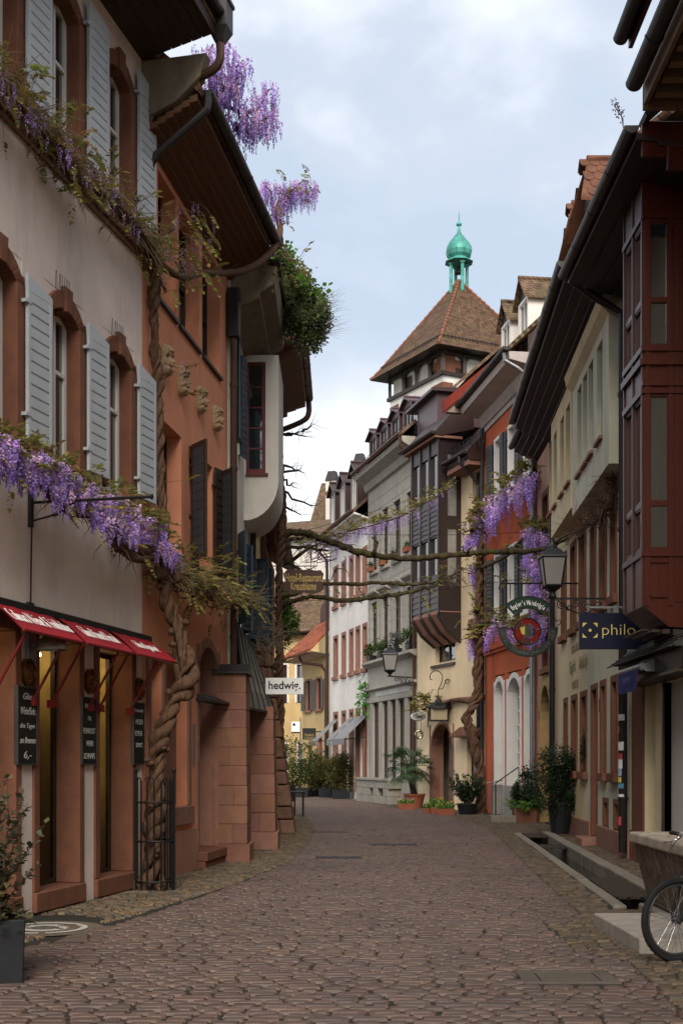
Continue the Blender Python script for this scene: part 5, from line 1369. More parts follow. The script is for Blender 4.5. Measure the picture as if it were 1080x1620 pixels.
def chimney(h, u, v, z0, z1, w=.42):
    mb = MB(); mb.box(u - w, u + w, v - w, v + w, z0, z1); c = mb.build('chimney', M_offw, h.root)
    mb = MB(); mb.box(u - w - .015, u + w + .015, v - w - .015, v + w + .015, z1 - 1.1, z1 - .8); mb.build('brick_band', M_sand, c)
    mb = MB(); mb.lathe([(w * 1.55, 0), (w * 1.5, .12), (w * 1.0, .75), (w * 1.0, .8)], (u, v, z1 + .002), 4); mb.build('chimney_cap', M_zinc, c)
chimney(HB11, 2.0, 1.2, 18.0, 23.6); chimney(HB11, 3.6, 3.2, 20.0, 25.3)
HB12 = plain_house('orange_roof_house', 'salmon house with an orange tiled roof showing over the concrete eave', (-9.0, 70), (-4.6, 70.5), 9, 13, M_salmon, M_roofo)

# ---- gate tower with its copper onion
tn_ = Vector((6.85, 90.0)); th_ = R(62.5); aR = 10.0
tw = thing('gate_tower', 'square gate tower with a tiled pyramid roof and a green copper onion turret', 'tower', (tn_.x, tn_.y, 0), 0)
el = Vector((-math.cos(th_), math.sin(th_))); er = Vector((math.sin(th_), math.cos(th_)))
def TP(a, b, z): p = el * a + er * b; return (p.x, p.y, z)
ZE = 31.4; ZA = 38.4; c = aR / 2
def tower_box(mb, i, z0, z1, m=None):
    P = [TP(i, i, z0), TP(aR - i, i, z0), TP(aR - i, aR - i, z0), TP(i, aR - i, z0)]; Q = [(p[0], p[1], z1) for p in P]
    mb.poly(P + Q, [(0, 3, 2, 1), (4, 5, 6, 7), (0, 1, 5, 4), (1, 2, 6, 5), (2, 3, 7, 6), (3, 0, 4, 7)])
mb = MB(); tower_box(mb, 1.15, 0, 29.7); mb.build('tower_wall', plaster('tower_plaster', (.68, .655, .61)), tw)
mb = MB(); tower_box(mb, 1.35, 29.7, 31.7); mb.build('gallery_wall', plaster('gallery_plaster', (.55, .52, .46)), tw)
mb = MB()
rg = random.Random(6)
z = 18.0
while z < 29.0:
    h = .62; w = rg.choice((1.3, .85))
    for (ca, cb) in ((1.15, 1.15), (aR - 1.15, 1.15), (1.15, aR - 1.15)):
        da = 1 if ca < 2 else -1; db_ = 1 if cb < 2 else -1
        a0, a1 = ca - .03 * da, ca + w * da; b0, b1_ = cb - .03 * db_, cb + (2.15 - w) * db_
        P = [TP(a0, b0, z), TP(a1, b0, z), TP(a1, b1_, z), TP(a0, b1_, z)]; Q = [(p[0], p[1], z + h - .02) for p in P]
        mb.poly(P + Q, [(0, 1, 5, 4), (1, 2, 6, 5), (2, 3, 7, 6), (3, 0, 4, 7), (0, 3, 2, 1), (4, 5, 6, 7)])
    z += h
for (a, b) in ((1.3, 1.3),):
    for q in range(3):
        P = [TP(a - .02, b - .02, 29.75 + q * .55), TP(a + (1.5 if q % 2 else 1.0), b - .02, 29.75 + q * .55), TP(a + (1.5 if q % 2 else 1.0), b + (1.5 if q % 2 else 1.0), 29.75 + q * .55), TP(a - .02, b + (1.5 if q % 2 else 1.0), 29.75 + q * .55)]
        Q = [(p[0], p[1], p[2] + .6) for p in P]; mb.poly(P + Q, [(0, 1, 5, 4), (1, 2, 6, 5), (2, 3, 7, 6), (3, 0, 4, 7), (0, 3, 2, 1), (4, 5, 6, 7)])
mb.build('corner_stones', M_sand, tw, bevel=.02)
mb = MB()
def beam(a0, b0, z0, a1, b1, z1, w): mb.bar(TP(a0, b0, z0), TP(a1, b1, z1), w, w)
for s in (0, 1):
    Q = (lambda t, d: (t, d)) if s == 0 else (lambda t, d: (d, t))
    beam(*Q(.9, 1.1), 29.75, *Q(aR - .9, 1.1), 29.75, .26); beam(*Q(.9, 1.2), 31.3, *Q(aR - .9, 1.2), 31.3, .26)
    for t in (1.1, 3.0, 4.9, 6.8, aR - 1.1): beam(*Q(t, 1.15), 29.7, *Q(t, 1.15), 31.3, .24)
    for t in (3.0, 4.9, 6.8): beam(*Q(t, 1.15), 30.75, *Q(t + .5, 1.15), 31.25, .14); beam(*Q(t, 1.15), 30.75, *Q(t - .5, 1.15), 31.25, .14)
mb.build('timber_frame', M_frame_d, tw)
for t in (2.2, 5.8):
    for s in (0, 1):
        Q = (lambda t_, d: (t_, d)) if s == 0 else (lambda t_, d: (d, t_))
        a = Q(t, 1.32); b = Q(t + 1.1, 1.32); mb = MB(); mb.face([TP(*a, 30.0), TP(*b, 30.0), TP(*b, 30.9), TP(*a, 30.9)]); mb.build('gallery_opening', M_frame_d, tw)
mb = MB()
prof = [(0.0, ZE), (.30, ZE + .30), (.62, ZE + .72), (1.2, ZE + 1.55), (2.4, ZE + 3.27), (3.6, ZE + 4.99), (c - .45, ZA - .65), (c - .02, ZA)]
rings = [[TP(i, i, z), TP(aR - i, i, z), TP(aR - i, aR - i, z), TP(i, aR - i, z)] for i, z in prof]
for r0, r1 in zip(rings, rings[1:]):
    for k in range(4): mb.face([r0[k], r0[(k + 1) % 4], r1[(k + 1) % 4], r1[k]])
rf = mb.build('roof', tiled('tower_roof_tiles', (0.120, 0.068, 0.042), .34, .22, var=.3, moss=.4, axes='tz', bump=1.0), tw)
mb = MB(); mb.poly([TP(0, 0, ZE - .02), TP(aR, 0, ZE - .02), TP(aR, aR, ZE - .02), TP(0, aR, ZE - .02)], [(0, 1, 2, 3)]); mb.build('soffit', M_frame_d, tw)
mb = MB()
for k in range(4):
    pts = [Vector(r[k]) for r in rings]
    for a, b in zip(pts, pts[1:]):
        n = max(1, int((b - a).length / .42))
        for j in range(n):
            p, q = a.lerp(b, j / n), a.lerp(b, (j + 1.08) / n); mb.tube([p + Vector((0, 0, .05)), q + Vector((0, 0, .02))], [.13, .10], 6)
mb.build('hip_tiles', mat('hip_tile_clay', (.20, .085, .05), .85, .3, 3), rf)
mb = MB()
for k in (0, 1, 3):
    a, b = Vector(rings[2][k]), Vector(rings[2][(k + 1) % 4]); n = 28
    for j in range(n + 1): p = a.lerp(b, j / n); mb.tube([p, p + Vector((0, 0, .28))], .025, 4)
    mb.tube([a + Vector((0, 0, .2)), b + Vector((0, 0, .2))], .04, 5)
mb.build('snow_guard', M_zinc, rf)
cx, cy, _ = TP(c, c, 0)
lt = MB(); hw = .62
for k in range(4):
    a = th_ + math.pi / 4 + k * math.pi / 2; x, y = cx + .66 * math.cos(a), cy + .66 * math.sin(a)
    lt.tube([(x, y, ZA - 1.0), (x, y, ZA + 1.4)], .13, 8)
    lt.box(x - .17, x + .17, y - .17, y + .17, ZA + 1.15, ZA + 1.28)
lt.build('turret_posts', M_patina, tw)
lt = MB(); lt.lathe([(1.12, 0), (1.02, .1), (.82, .2), (.76, .3)], (cx, cy, ZA + 1.36), 8); lt.build('turret_cornice', M_patina, tw)
lt = MB(); lt.lathe([(r_ * .74, z_ * .70) for r_, z_ in [(.9, 0), (1.22, .35), (1.33, .8), (1.25, 1.25), (1.0, 1.75), (.62, 2.25), (.32, 2.65), (.18, 3.05), (.14, 3.5), (.12, 3.6), (.28, 3.72), (.31, 3.85), (.2, 4.0), (.07, 4.1), (.05, 4.9), (.01, 5.3)]], (cx, cy, ZA + 1.64), 12)
on = lt.build('onion_dome', M_patina, tw)
lt = MB()
for k in range(12):
    a = 2 * math.pi * (k + .5) / 12; pp = [(r * .75, z * .70) for r, z in [(.9, 0), (1.22, .35), (1.33, .8), (1.25, 1.25), (1.0, 1.75), (.62, 2.25), (.32, 2.65)]]
    lt.tube([(cx + r * math.cos(a), cy + r * math.sin(a), ZA + 1.64 + z) for r, z in pp], .03, 5)
lt.build('seam_ribs', M_patina, on)
lt = MB(); lt.lathe([(.34, 0), (.30, .1), (.2, .35), (.15, .5), (.02, .56)], (cx, cy, ZA + .55), 12); lt.tube([(cx, cy, ZA + 1.05), (cx, cy, ZA + 1.4)], .04, 6); lt.build('bell', M_iron, tw)
# ==================================================== things in the street
def V(*a): return Vector(a)
# ---- red awnings over the wine shop
def awning(ua, ub, zt, zb, text, label, tw_, out=.46, arm_u=()):
    r = thing('awning', label, 'awning', F1.loc, F1.rz, 'red awnings over the wine shop')
    mb = MB(); nx, ny = 12, 5; rg = random.Random(int(ua * 100)); vs = []; fs = []
    for i in range(nx + 1):
        for j in range(ny + 1):
            t = j / ny; u = ua + (ub - ua) * i / nx + .05 * t * (1 if i == nx else 0)
            sag = -.012 * math.sin(math.pi * i / nx) * t + .006 * math.sin(i * 1.9 + j)
            vs.append((u, -.11 - (out - .11) * t, zt + (zb - zt) * t + sag + .012 * math.sin(math.pi * t)))
    for i in range(nx):
        for j in range(ny):
            a = i * (ny + 1) + j; fs.append((a, a + 1, a + ny + 2, a + ny + 1))
    mb.poly(vs, fs)
    nV = len(vs); mb.poly([(v[0], v[1] + .006, v[2] - .006) for v in vs], [f[::-1] for f in fs])
    cl = mb.build('cloth', M_awn, r, smooth=True)
    d = V(0, -(out - .11), zb - zt).normalized(); c = V((ua + ub) / 2, -.11 - (out - .11) * .5 , (zt + zb) / 2 + .012)
    M4 = frame_m(c + V(0, -.013, .010) + d * .03, (1, 0, 0), -d)
    lettering(text, .2, M_letter, cl, M4, width=tw_, height=.19, shear=.12, offset=-.004)
    mb = MB(); mb.box(ua - .04, ub + .05, -.13, -.002, zt - .02, zt + .05); mb.prism([(-.002, zt + .05), (-.13, zt + .05), (-.002, zt + .09)], ua - .04, ub + .05, 'x'); mb.build('cassette', M_black, r)
    mb = MB(); mb.bar((ua, -out, zb - .01), (ub + .05, -out, zb - .01), .03, .02); mb.build('front_rail', M_awnp, r)
    for u in arm_u:
        mb = MB(); mb.bar((u, -.05, zb - .62), (u, -out + .06, zb - .015), .022, .022); mb.box(u - .04, u + .04, -.09, -.001, zb - .68, zb - .60); mb.build('arm', M_awnp, r)
ztA = F1.z(200, 1004, .11); zbA = F1.z(215, 1033.5, .46)
us_ = lambda x: F1.u(x, .11)
awning(us_(-16), us_(81), ztA, zbA, 'Culinara Weine & Trinkkultur', 'red awning lettered Culinara Weine, partly cut by the picture edge above the planter', 1.32, arm_u=(us_(-2), us_(62)))
awning(us_(90), us_(166), ztA, zbA, 'Culinara Präsente & Versand', 'red awning lettered Präsente, between the two other awnings of the wine shop', .92, arm_u=(us_(92), us_(150)))
awning(us_(173.5), us_(236), ztA, zbA, 'Culinara Degustation !', 'red awning lettered Degustation, next to the salmon house', .74, arm_u=(us_(166), us_(214)))
# ---- chalkboards, plaques, lamp on the shop piers
def chalkboard(x, y0, y1, w, lines, label):
    u, z1 = F1.uz(x, y0, .03); z0 = F1.z(x, y1, .03)
    r = thing('chalkboard', label, 'chalkboard', F1.at(u, .02, z0), F1.rz, 'chalkboards on the shop piers'); h = z1 - z0
    mb = MB(); mb.box(-w / 2, w / 2, -.025, .018, 0, h); mb.build('slate', M_board, r, bevel=.004)
    mb = MB()
    for a, b, c, d in ((-w / 2 - .014, -w / 2, -.01, h + .01), (w / 2, w / 2 + .014, -.01, h + .01)): mb.box(a, b, -.03, .018, c, d)
    mb.box(-w / 2, w / 2, -.03, .018, h, h + .014); mb.box(-w / 2, w / 2, -.03, .018, -.014, 0); mb.build('rim', metal('board_rim', (.07, .065, .06), .5, .5), r)
    n = len(lines)
    for i, (t, ww, hh, sh) in enumerate(lines):
        lettering(t, .1, M_chalk, r, FRONT((i % 2) * .012 - .008, -.0275, h * (1 - (i + .62) / (n + .2))), width=w * ww, height=h * hh, shear=sh, extrude=.001)
chalkboard(42, 1088, 1208, .40, (('Glas', .5, .085, .3), ('Wein/Sekt', .82, .10, .3), ('des Tages', .8, .085, .3), ('am Brunnen', .85, .085, .3), ('6,-', .42, .11, .2)), 'chalkboard with slanted handwriting and the price 6, closest to the potted shrub')
chalkboard(140, 1105, 1208, .37, (('ESSIG', .6, .06, .1), ('ÖL', .28, .07, 0), ('FEINKOST', .86, .085, 0), ('WEIN', .5, .085, 0), ('SCHNAPS', .8, .09, .05)), 'chalkboard reading Essig, Feinkost, Wein and Schnaps between the two lit shop windows')
chalkboard(218.5, 1113, 1208, .33, (('Professioneller', .85, .06, .15), ('MESSER', .72, .085, 0), ('SCHLEIF-', .78, .085, 0), ('SERVICE', .66, .075, 0), (' ', .1, .02, 0)), 'chalkboard for knife sharpening beside the caged wisteria stem')
M_bronze = metal('bronze_plaque', (.16, .07, .03), .28, .85, .5)
for x, y, lb in ((44, 1064, 'oval bronze plaque above the chalkboard with the price'), (142, 1078, 'oval bronze plaque over the chalkboard between the lit windows'), (219.5, 1090, 'oval bronze plaque over the knife sharpening chalkboard')):
    p = F1.P(x, y, .02); r = thing('wall_plaque', lb, 'plaque', p, F1.rz, 'bronze plaques on the shop piers')
    mb = MB(); n = 20
    for k in range(n):
        a, b = 2 * math.pi * k / n, 2 * math.pi * (k + 1) / n
        for (r0, y0), (r1, y1) in (((1, .015), (1, -.03)), ((1, -.03), (.86, -.045)), ((.86, -.045), (.8, -.03)), ((.8, -.03), (.45, -.055)), ((.45, -.055), (0.01, -.07))):
            f = lambda a_, r_, y_: (math.cos(a_) * .13 * r_, y_, math.sin(a_) * .145 * r_)
            mb.face([f(a, r0, y0), f(b, r0, y0), f(b, r1, y1), f(a, r1, y1)])
    mb.build('shield', M_bronze, r, smooth=False)
    mb = MB(); rg = random.Random(int(x))
    for k in range(9): mb.lathe([(.02, -.02), (.028, 0), (.015, .02), (.004, .028)], (rg.uniform(-.07, .07), -.05, rg.uniform(-.09, .08)), 7)
    mb.build('relief', M_bronze, r)
p = F1.P(49, 1024, .02); r = thing('wall_lamp', 'brushed metal dome lamp on a plate beneath the wine shop awning', 'lamp', p, F1.rz)
mb = MB(); mb.box(-.09, .09, -.02, .01, -.2, .14); mb.build('back_plate', M_galv, r, bevel=.005)
mb = MB(); mb.tube([(0, -.02, .02), (.02, -.12, .03), (.03, -.2, .06)], .02, 8); mb.build('arm', M_galv, r)
mb = MB(); mb.lathe([(.17, -.03), (.165, .02), (.13, .08), (.07, .115), (.01, .125)], (.03, -.22, 0), 18, cap=False); mb.build('shade', metal('brushed_shade', (.35, .32, .29), .35, .8), r, smooth=True)
# sign bracket without a sign, with its hanging cable
p = F1.P(48, 800, .02); r = thing('sign_bracket', 'empty black iron sign bracket under the wisteria on the pink wall', 'bracket', p, F1.rz)
L = 1.32
mb = MB(); mb.box(-.025, .025, -.03, .015, -.22, .22); mb.build('wall_plate', M_iron, r, bevel=.004)
mb = MB(); mb.tube([(0, -.03, .03), (0, -L, .03)], .016, 6); mb.tube([(0, -L, .03), (0, -L - .02, .03)], .028, 8)
mb.tube([(0, -.02, -.16), (0, -.3, -.1), (0, -.5, .02)], .010, 6); mb.tube([(0, -.02, .2), (0, -.2, .15), (0, -.36, .05)], .010, 6); mb.build('arm', M_iron, r)
mb = MB(); mb.tube([(.01, -.015, -.2), (.0, -.012, -.6), (-.01, -.012, -1.0)], .010, 6); mb.box(-.06, .06, -.02, .015, -1.08, -1.0); mb.build('cable', M_black, r)
# ---- four stone masks
def mask(x, y, w, h, seed, label, style):
    p = F2.P(x, y, .0); r = thing('stone_mask', label, 'relief head', p, F2.rz, 'carved stone heads on the salmon wall'); mb = MB(); w *= .8; h *= .9; n, m = 26, 30
    vs = []
    for j in range(m + 1):
        t = j / m; zz = h * (.5 - t)
        wid = w * .5 * math.sqrt(max(.02, 1 - abs(2 * t - .92) ** 3.2)); dz = math.sqrt(max(.05, 1 - abs(2 * t - 1) ** 4))
        for i in range(n + 1):
            s = i / n * 2 - 1; x_ = s * wid; d = .125 * math.sqrt(max(0, 1 - s * s * .97)) - .03 * math.exp(-((t - .42) / .08) ** 2) - .02 * math.exp(-((t - .72) / .04) ** 2)
            d += .06 * math.exp(-(s / .17) ** 2) * max(0, min(1, (t - .34) / .19)) * (1 if t < .56 else math.exp(-((t - .56) / .02) ** 2))             # nose
            d -= .045 * (math.exp(-((s - .38) / .16) ** 2) + math.exp(-((s + .38) / .16) ** 2)) * math.exp(-((t - .40) / .05) ** 2)   # eyes
            d += .02 * math.exp(-((t - .33) / .03) ** 2) * math.exp(-(s / .6) ** 2)             # brow
            d += .022 * math.exp(-(s / .3) ** 2) * (math.exp(-((t - .62) / .018) ** 2) + math.exp(-((t - .66) / .018) ** 2))     # lips
            if t < .24 or abs(s) > .66: d += .022 * math.sin(s * 16 + t * (34 if style else 9)) + .025
            if t > .74 and style != 2: d += .022 * math.sin(s * 14 + t * 9) + .03 * (1 - s * s)
            vs.append((x_, -d * dz, zz))
    fs = [(j * (n + 1) + i, j * (n + 1) + i + 1, (j + 1) * (n + 1) + i + 1, (j + 1) * (n + 1) + i) for j in range(m) for i in range(n)]
    mb.poly(vs, fs)
    rim = [j * (n + 1) for j in range(m + 1)] + [m * (n + 1) + i for i in range(1, n + 1)] + [j * (n + 1) + n for j in range(m - 1, -1, -1)] + [i for i in range(n - 1, 0, -1)]
    for a, b in zip(rim, rim[1:] + rim[:1]): mb.face([vs[a], (vs[a][0], .0, vs[a][2]), (vs[b][0], .0, vs[b][2]), vs[b]])
    mb.build('carved_face', stone('mask_stone', (.34, .24, .14), stain=.5, stain_col=(.15, .10, .06)), r, smooth=True)
mask(258, 571, .30, .50, 1, 'stone head half hidden behind the twisted wisteria stem', 0)
mask(284, 604, .29, .50, 2, 'bearded stone head with a flower hanging over it', 1)
mask(313.5, 634, .29, .47, 3, 'stone head with curled hair, between two other heads', 2)
mask(338.5, 663, .27, .46, 4, 'stone head closest to the dark downpipe on the salmon wall', 1)
# ---- hanging signs on brackets
def flat_sign(name, label, c, w, h, m, th=.04, group=None):
    r = thing(name, label, 'sign', c); mb = MB(); mb.box(-w / 2, w / 2, -th / 2, th / 2, -h / 2, h / 2); b = mb.build('board', m, r, bevel=.004); return r, b
Zs = 23.4; c = W(450, 1085.5, Zs); w_, h_ = 60 * Zs / 2000, 26 * Zs / 2000
r, b = flat_sign('hanging_sign', 'white rectangular sign reading hedwig on a wall arm past the buttresses', c, w_, h_, mat('sign_white', (.72, .72, .70), .6, .03))
lettering('hedwig.', .2, M_black, b, frame_m((0, -.0225, .01), (1, 0, 0), (0, 0, 1)), width=w_ * .84, height=h_ * .66, offset=.0035)
mb = MB(); mb.bar((-w_ / 2 - .42, 0, .06), (-w_ / 2 + .01, 0, .06), .02, .02); mb.build('wall_arm', M_iron, r)
Zs = 27.0; c = W(480, 920, Zs); k = Zs / 2000
r = thing('hanging_sign', 'brown scalloped inn sign with gold blackletter reading Hotel Restaurant Kreuzblume', 'sign', c)
mb = MB(); prof = [(-32, 12), (-27, 18), (-18, 17), (-9, 20), (0, 18), (9, 20), (18, 17), (27, 18), (32, 12), (29, 0), (32, -12), (27, -16), (16, -20), (0, -17), (-16, -20), (-27, -16), (-32, -12), (-29, 0)]
mb.prism([(a * k, b * k) for a, b in prof], -.02, .02, 'y'); b = mb.build('board', wood('inn_sign_brown', (.055, .025, .014), .5, .15), r)
M_gold = mat('gold_lettering', (.36, .25, .08), .45, .15, 20, metal=.3)
lettering('Hotel-Restaurant', .15, M_gold, b, frame_m((0, -.0225, 5.5 * k), (1, 0, 0), (0, 0, 1)), width=57 * k, height=13 * k, offset=.003)
lettering('Kreuzblume', .15, M_gold, b, frame_m((0, -.0225, -8 * k), (1, 0, 0), (0, 0, 1)), width=40 * k, height=13 * k, offset=.003)
mb = MB(); mb.bar((-.85, 0, .33), (.3, 0, .33), .02, .02); mb.bar((-.25, 0, .22), (-.25, 0, .33), .012, .012); mb.bar((.25, 0, .22), (.25, 0, .33), .012, .012); mb.build('wall_arm', M_iron, r)
# philo sign
Zs = 19.05; xl, xr = (915 - 540) * Zs / 2000, 4.66; w_ = xr - xl; h_ = 57.5 * Zs / 2000; zc = CAMH + (1205 - 998.5) * Zs / 2000
r, b = flat_sign('hanging_sign', 'dark navy shop sign with a gold corner emblem, half hidden behind the timber bay', V((xl + xr) / 2, Zs, zc), w_, h_, mat('navy_sign', (.006, .007, .022), .35, .1), .06)
M_yel = mat('pale_gold_letter', (.55, .45, .13), .6, .05)
px = Zs / 2000; ex, ez = -w_ / 2 + 17 * px, 0.01
mb = MB()
for sx_ in (-1, 1):
    for sz_ in (-1, 1):
        R_ = 11.7 * px; pts = [(ex + sx_ * R_, ez + sz_ * R_), (ex + sx_ * (R_ - 7 * px), ez + sz_ * R_), (ex + sx_ * (R_ - 3.2 * px), ez + sz_ * (R_ - 3.2 * px)), (ex + sx_ * R_, ez + sz_ * (R_ - 7 * px))]
        mb.prism(pts, -.034, -.0305, 'y')
n = 14; mb.prism([(ex + 2.3 * px * math.cos(2 * math.pi * q / n), ez + 2.3 * px * math.sin(2 * math.pi * q / n)) for q in range(n)], -.034, -.0305, 'y')
mb.build('emblem', M_yel, b)
lettering('philo', .3, M_yel, b, frame_m((-w_ / 2 + 62 * px, -.0325, .012), (1, 0, 0), (0, 0, 1)), width=52 * px, height=22.5 * px, offset=-.0042)
mb = MB(); mb.bar((-w_ / 2 + .16, 0, h_ / 2 + .085), (w_ / 2 + .05, 0, h_ / 2 + .085), .035, .03); mb.box(-.02, .03, -.03, .03, h_ / 2, h_ / 2 + .11); mb.build('wall_arm', M_galv, r)
# ---- round inn sign
Zs = 26.6; k = Zs / 2000; c = W(834.5, 992, Zs)
r = thing('round_sign', 'round openwork inn sign with a green banner and a red glass roundel', 'sign', c)
def arc_band(mb, r0, r1, a0, a1, y0, y1, n=28):
    for i in range(n):
        a, b = R(a0 + (a1 - a0) * i / n), R(a0 + (a1 - a0) * (i + 1) / n)
        mb.prism([(r0 * math.cos(a), r0 * math.sin(a)), (r1 * math.cos(a), r1 * math.sin(a)), (r1 * math.cos(b), r1 * math.sin(b)), (r0 * math.cos(b), r0 * math.sin(b))], y0, y1, 'y')
def arc_text(t, rad, a0, a1, size, m, parent, y, inward=False, sq=1.0, off=0.0):
    n = len(t)
    for i, ch in enumerate(t):
        if ch == ' ': continue
        a = R(a0 + (a1 - a0) * (i + .5) / n); p = (rad * math.cos(a), y, rad * math.sin(a)); up = (math.cos(a), 0, math.sin(a)) if not inward else (-math.cos(a), 0, -math.sin(a))
        x = (math.sin(a), 0, -math.cos(a)) if not inward else (-math.sin(a), 0, math.cos(a))
        M4 = frame_m(p, x, up); lettering(ch, size, m, parent, M4 @ Matrix.Diagonal((sq, 1, 1, 1)), offset=off)
mb = MB(); arc_band(mb, 37 * k, 47.5 * k, 180, 360, -.02, .02); bn = mb.build('lower_band', mat('black_green_band', (.010, .014, .011), .5, .2), r)
arc_text('HOTEL SCHWARZWÄLDER HOF', 42 * k, 186, 354, .115, mat('dull_letter', (.10, .11, .09), .5, .2), bn, -.0225, inward=True, sq=.8)
mb = MB(); arc_band(mb, 34 * k, 52 * k, 47, 133, -.025, .025, 18)
bb = mb.build('green_banner', mat('bottle_green', (.006, .024, .010), .45, .15), r); bb.location = (0, 0, -4 * k)
mb = MB(); arc_band(mb, 33 * k, 34 * k, 46, 134, -.035, .035, 18); arc_band(mb, 52 * k, 53 * k, 46, 134, -.035, .035, 18); mb.build('banner_rim', M_iron, bb)
arc_text("Engler's Weinkrügle", 42 * k, 129, 51, .145, M_letter, bb, -.0285, sq=.5, off=.002)
mb = MB(); q = V(-1 * k, 0, -7 * k)
arc = lambda r0, r1, a0, a1, y0, y1, mi: None
def glass_piece(mb, pts, mi, y=-.008): mb.prism([(q.x + a * k, q.z + b * k) for a, b in pts], y, -y, 'y', mi=mi)
n = 28
def circ(r_, a0, a1, m_=10): return [(r_ * math.cos(R(a0 + (a1 - a0) * i / m_)), r_ * math.sin(R(a0 + (a1 - a0) * i / m_))) for i in range(m_ + 1)]
glass_piece(mb, circ(20.5, 15, 120) + circ(13, 120, 15), 0); glass_piece(mb, circ(20.5, 122, 165) + circ(12, 165, 122), 3)
glass_piece(mb, circ(20.5, 167, 235) + circ(9, 235, 167), 0); glass_piece(mb, circ(20.5, 237, 290) + circ(11, 290, 237), 3); glass_piece(mb, circ(20.5, 292, 372) + circ(12, 372, 292), 0)
glass_piece(mb, [(-12, 6), (-4, 8), (-4, -5), (-9, -4)], 1, -.012); glass_piece(mb, [(-3.5, 11), (7, 10), (8, -8), (-2, -10), (-4, -4)], 2, -.014); glass_piece(mb, [(8.3, 9), (13, 3), (12, -6), (8.3, -7)], 4, -.011)
mb.build('glass_roundel', [mat('ruby_glass', (.16, .012, .010), .2, .3, 9), mat('yellow_glass', (.42, .36, .07), .25, .2), mat('smoke_glass', (.06, .055, .05), .2, .4, 9), mat('plum_glass', (.075, .03, .03), .2, .4, 9), mat('violet_glass', (.03, .02, .05), .2, .3, 9)], r)
mb = MB(); rp = [(q.x + 21 * k * math.cos(2 * math.pi * i / n), 0, q.z + 21 * k * math.sin(2 * math.pi * i / n)) for i in range(n)]; mb.tube(rp, .018, 6, closed=True); mb.build('roundel_rim', M_iron, r)
mb = MB()
for s in (-1, 1):
    mb.tube([(s * 46 * k, 0, 2 * k), (s * 52 * k, 0, 6 * k), (s * 50 * k, 0, 12 * k), (s * 45 * k, 0, 9 * k), (s * 38 * k, 0, 20 * k), (s * 35 * k, 0, 32 * k)], .012, 6)
    mb.tube([(s * 21 * k, 0, -4 * k), (s * 38 * k, 0, -2 * k)], .010, 6)
    mb.tube([(s * 28 * k, 0, 44 * k), (s * 28 * k, 0, 69 * k)], .010, 6)
mb.tube([(-44 * k, 0, 69 * k), (1.05, 0, 69 * k)], .02, 6); mb.tube([(-44 * k, 0, 69 * k), (-46 * k, 0, 60 * k), (-42 * k, 0, 56 * k), (-40 * k, 0, 62 * k)], .012, 6); mb.tube([(-40 * k, 0, 72 * k), (-36 * k, 0, 76 * k), (-32 * k, 0, 72 * k)], .012, 6)
mb.build('bracket', M_iron, r)
# ---- painted inn lettering on the pale green house
for t, x, y, w, h in (('RESTAURANT', 909, 1026, 1.2, .17), ("Engler's", 905, 1055, .9, .36), ('Weinkrügle', 922, 1047, 1.25, .36), ('WEINSTUBE', 909, 1083, 1.0, .17)):
    u, z = R2F.uz(x, y, .008); lettering(t, .3, mat('faded_wall_lettering', (.21, .17, .09), .9, .3, 20), HR2.root, FRONT(u, -.009, z), width=w, height=h, offset=.004 if h > .2 else 0)
# ---- lanterns
def lantern(r, c, w, h, m=M_iron, lit=False):
    """four sided street lantern: tapering glass body, hipped cap and finial; c is the foot"""
    b = w * .62
    def ring(s, z): return [(c[0] - s / 2, c[1] - s / 2, c[2] + z), (c[0] + s / 2, c[1] - s / 2, c[2] + z), (c[0] + s / 2, c[1] + s / 2, c[2] + z), (c[0] - s / 2, c[1] + s / 2, c[2] + z)]
    lo, hi = ring(b, h * .12), ring(w * .94, h * .66); mb = MB()
    for i in range(4): mb.tube([lo[i], hi[i]], w * .035, 6)
    for i in range(4): mb.tube([lo[i], lo[(i + 1) % 4]], w * .05, 6); mb.tube([hi[i], hi[(i + 1) % 4]], w * .045, 6)
    mb.lathe([(b * .25, 0), (b * .5, h * .05), (b * .72, h * .10), (b * .70, h * .13)], c, 4)
    for i in range(4): mb.lathe([(.012, -h * .05), (.03, -.01), (.012, .02)], lo[i], 6)
    mb.build('lantern_frame', m, r)
    mb = MB()
    for i in range(4): mb.face([lo[i], lo[(i + 1) % 4], hi[(i + 1) % 4], hi[i]])
    mb.build('lantern_pane', mat('frosted_lantern_glass', (.20, .19, .175), .35, .08, 3), r)
    mb = MB(); mb.lathe([(w * .76, h * .655), (w * .74, h * .68), (w * .42, h * .80), (w * .30, h * .83)], c, 4); mb.lathe([(w * .2, h * .83), (w * .21, h * .87), (w * .12, h * .90), (w * .10, h * .96), (w * .13, h * .975), (w * .05, h)], c, 10); mb.build('lantern_cap', metal('lantern_cap_iron', (.035, .036, .038), .45, .4), r)
def scroll(mb, c, r0, a0, turns, ax, az, rad=.012, n=22, grow=-.75):
    c = V(*c); ax = V(*ax); az = V(*az)
    mb.tube([c + (ax * math.cos(a0 + turns * 6.283 * i / n) + az * math.sin(a0 + turns * 6.283 * i / n)) * r0 * (1 + grow * i / n) for i in range(n + 1)], rad, 5)
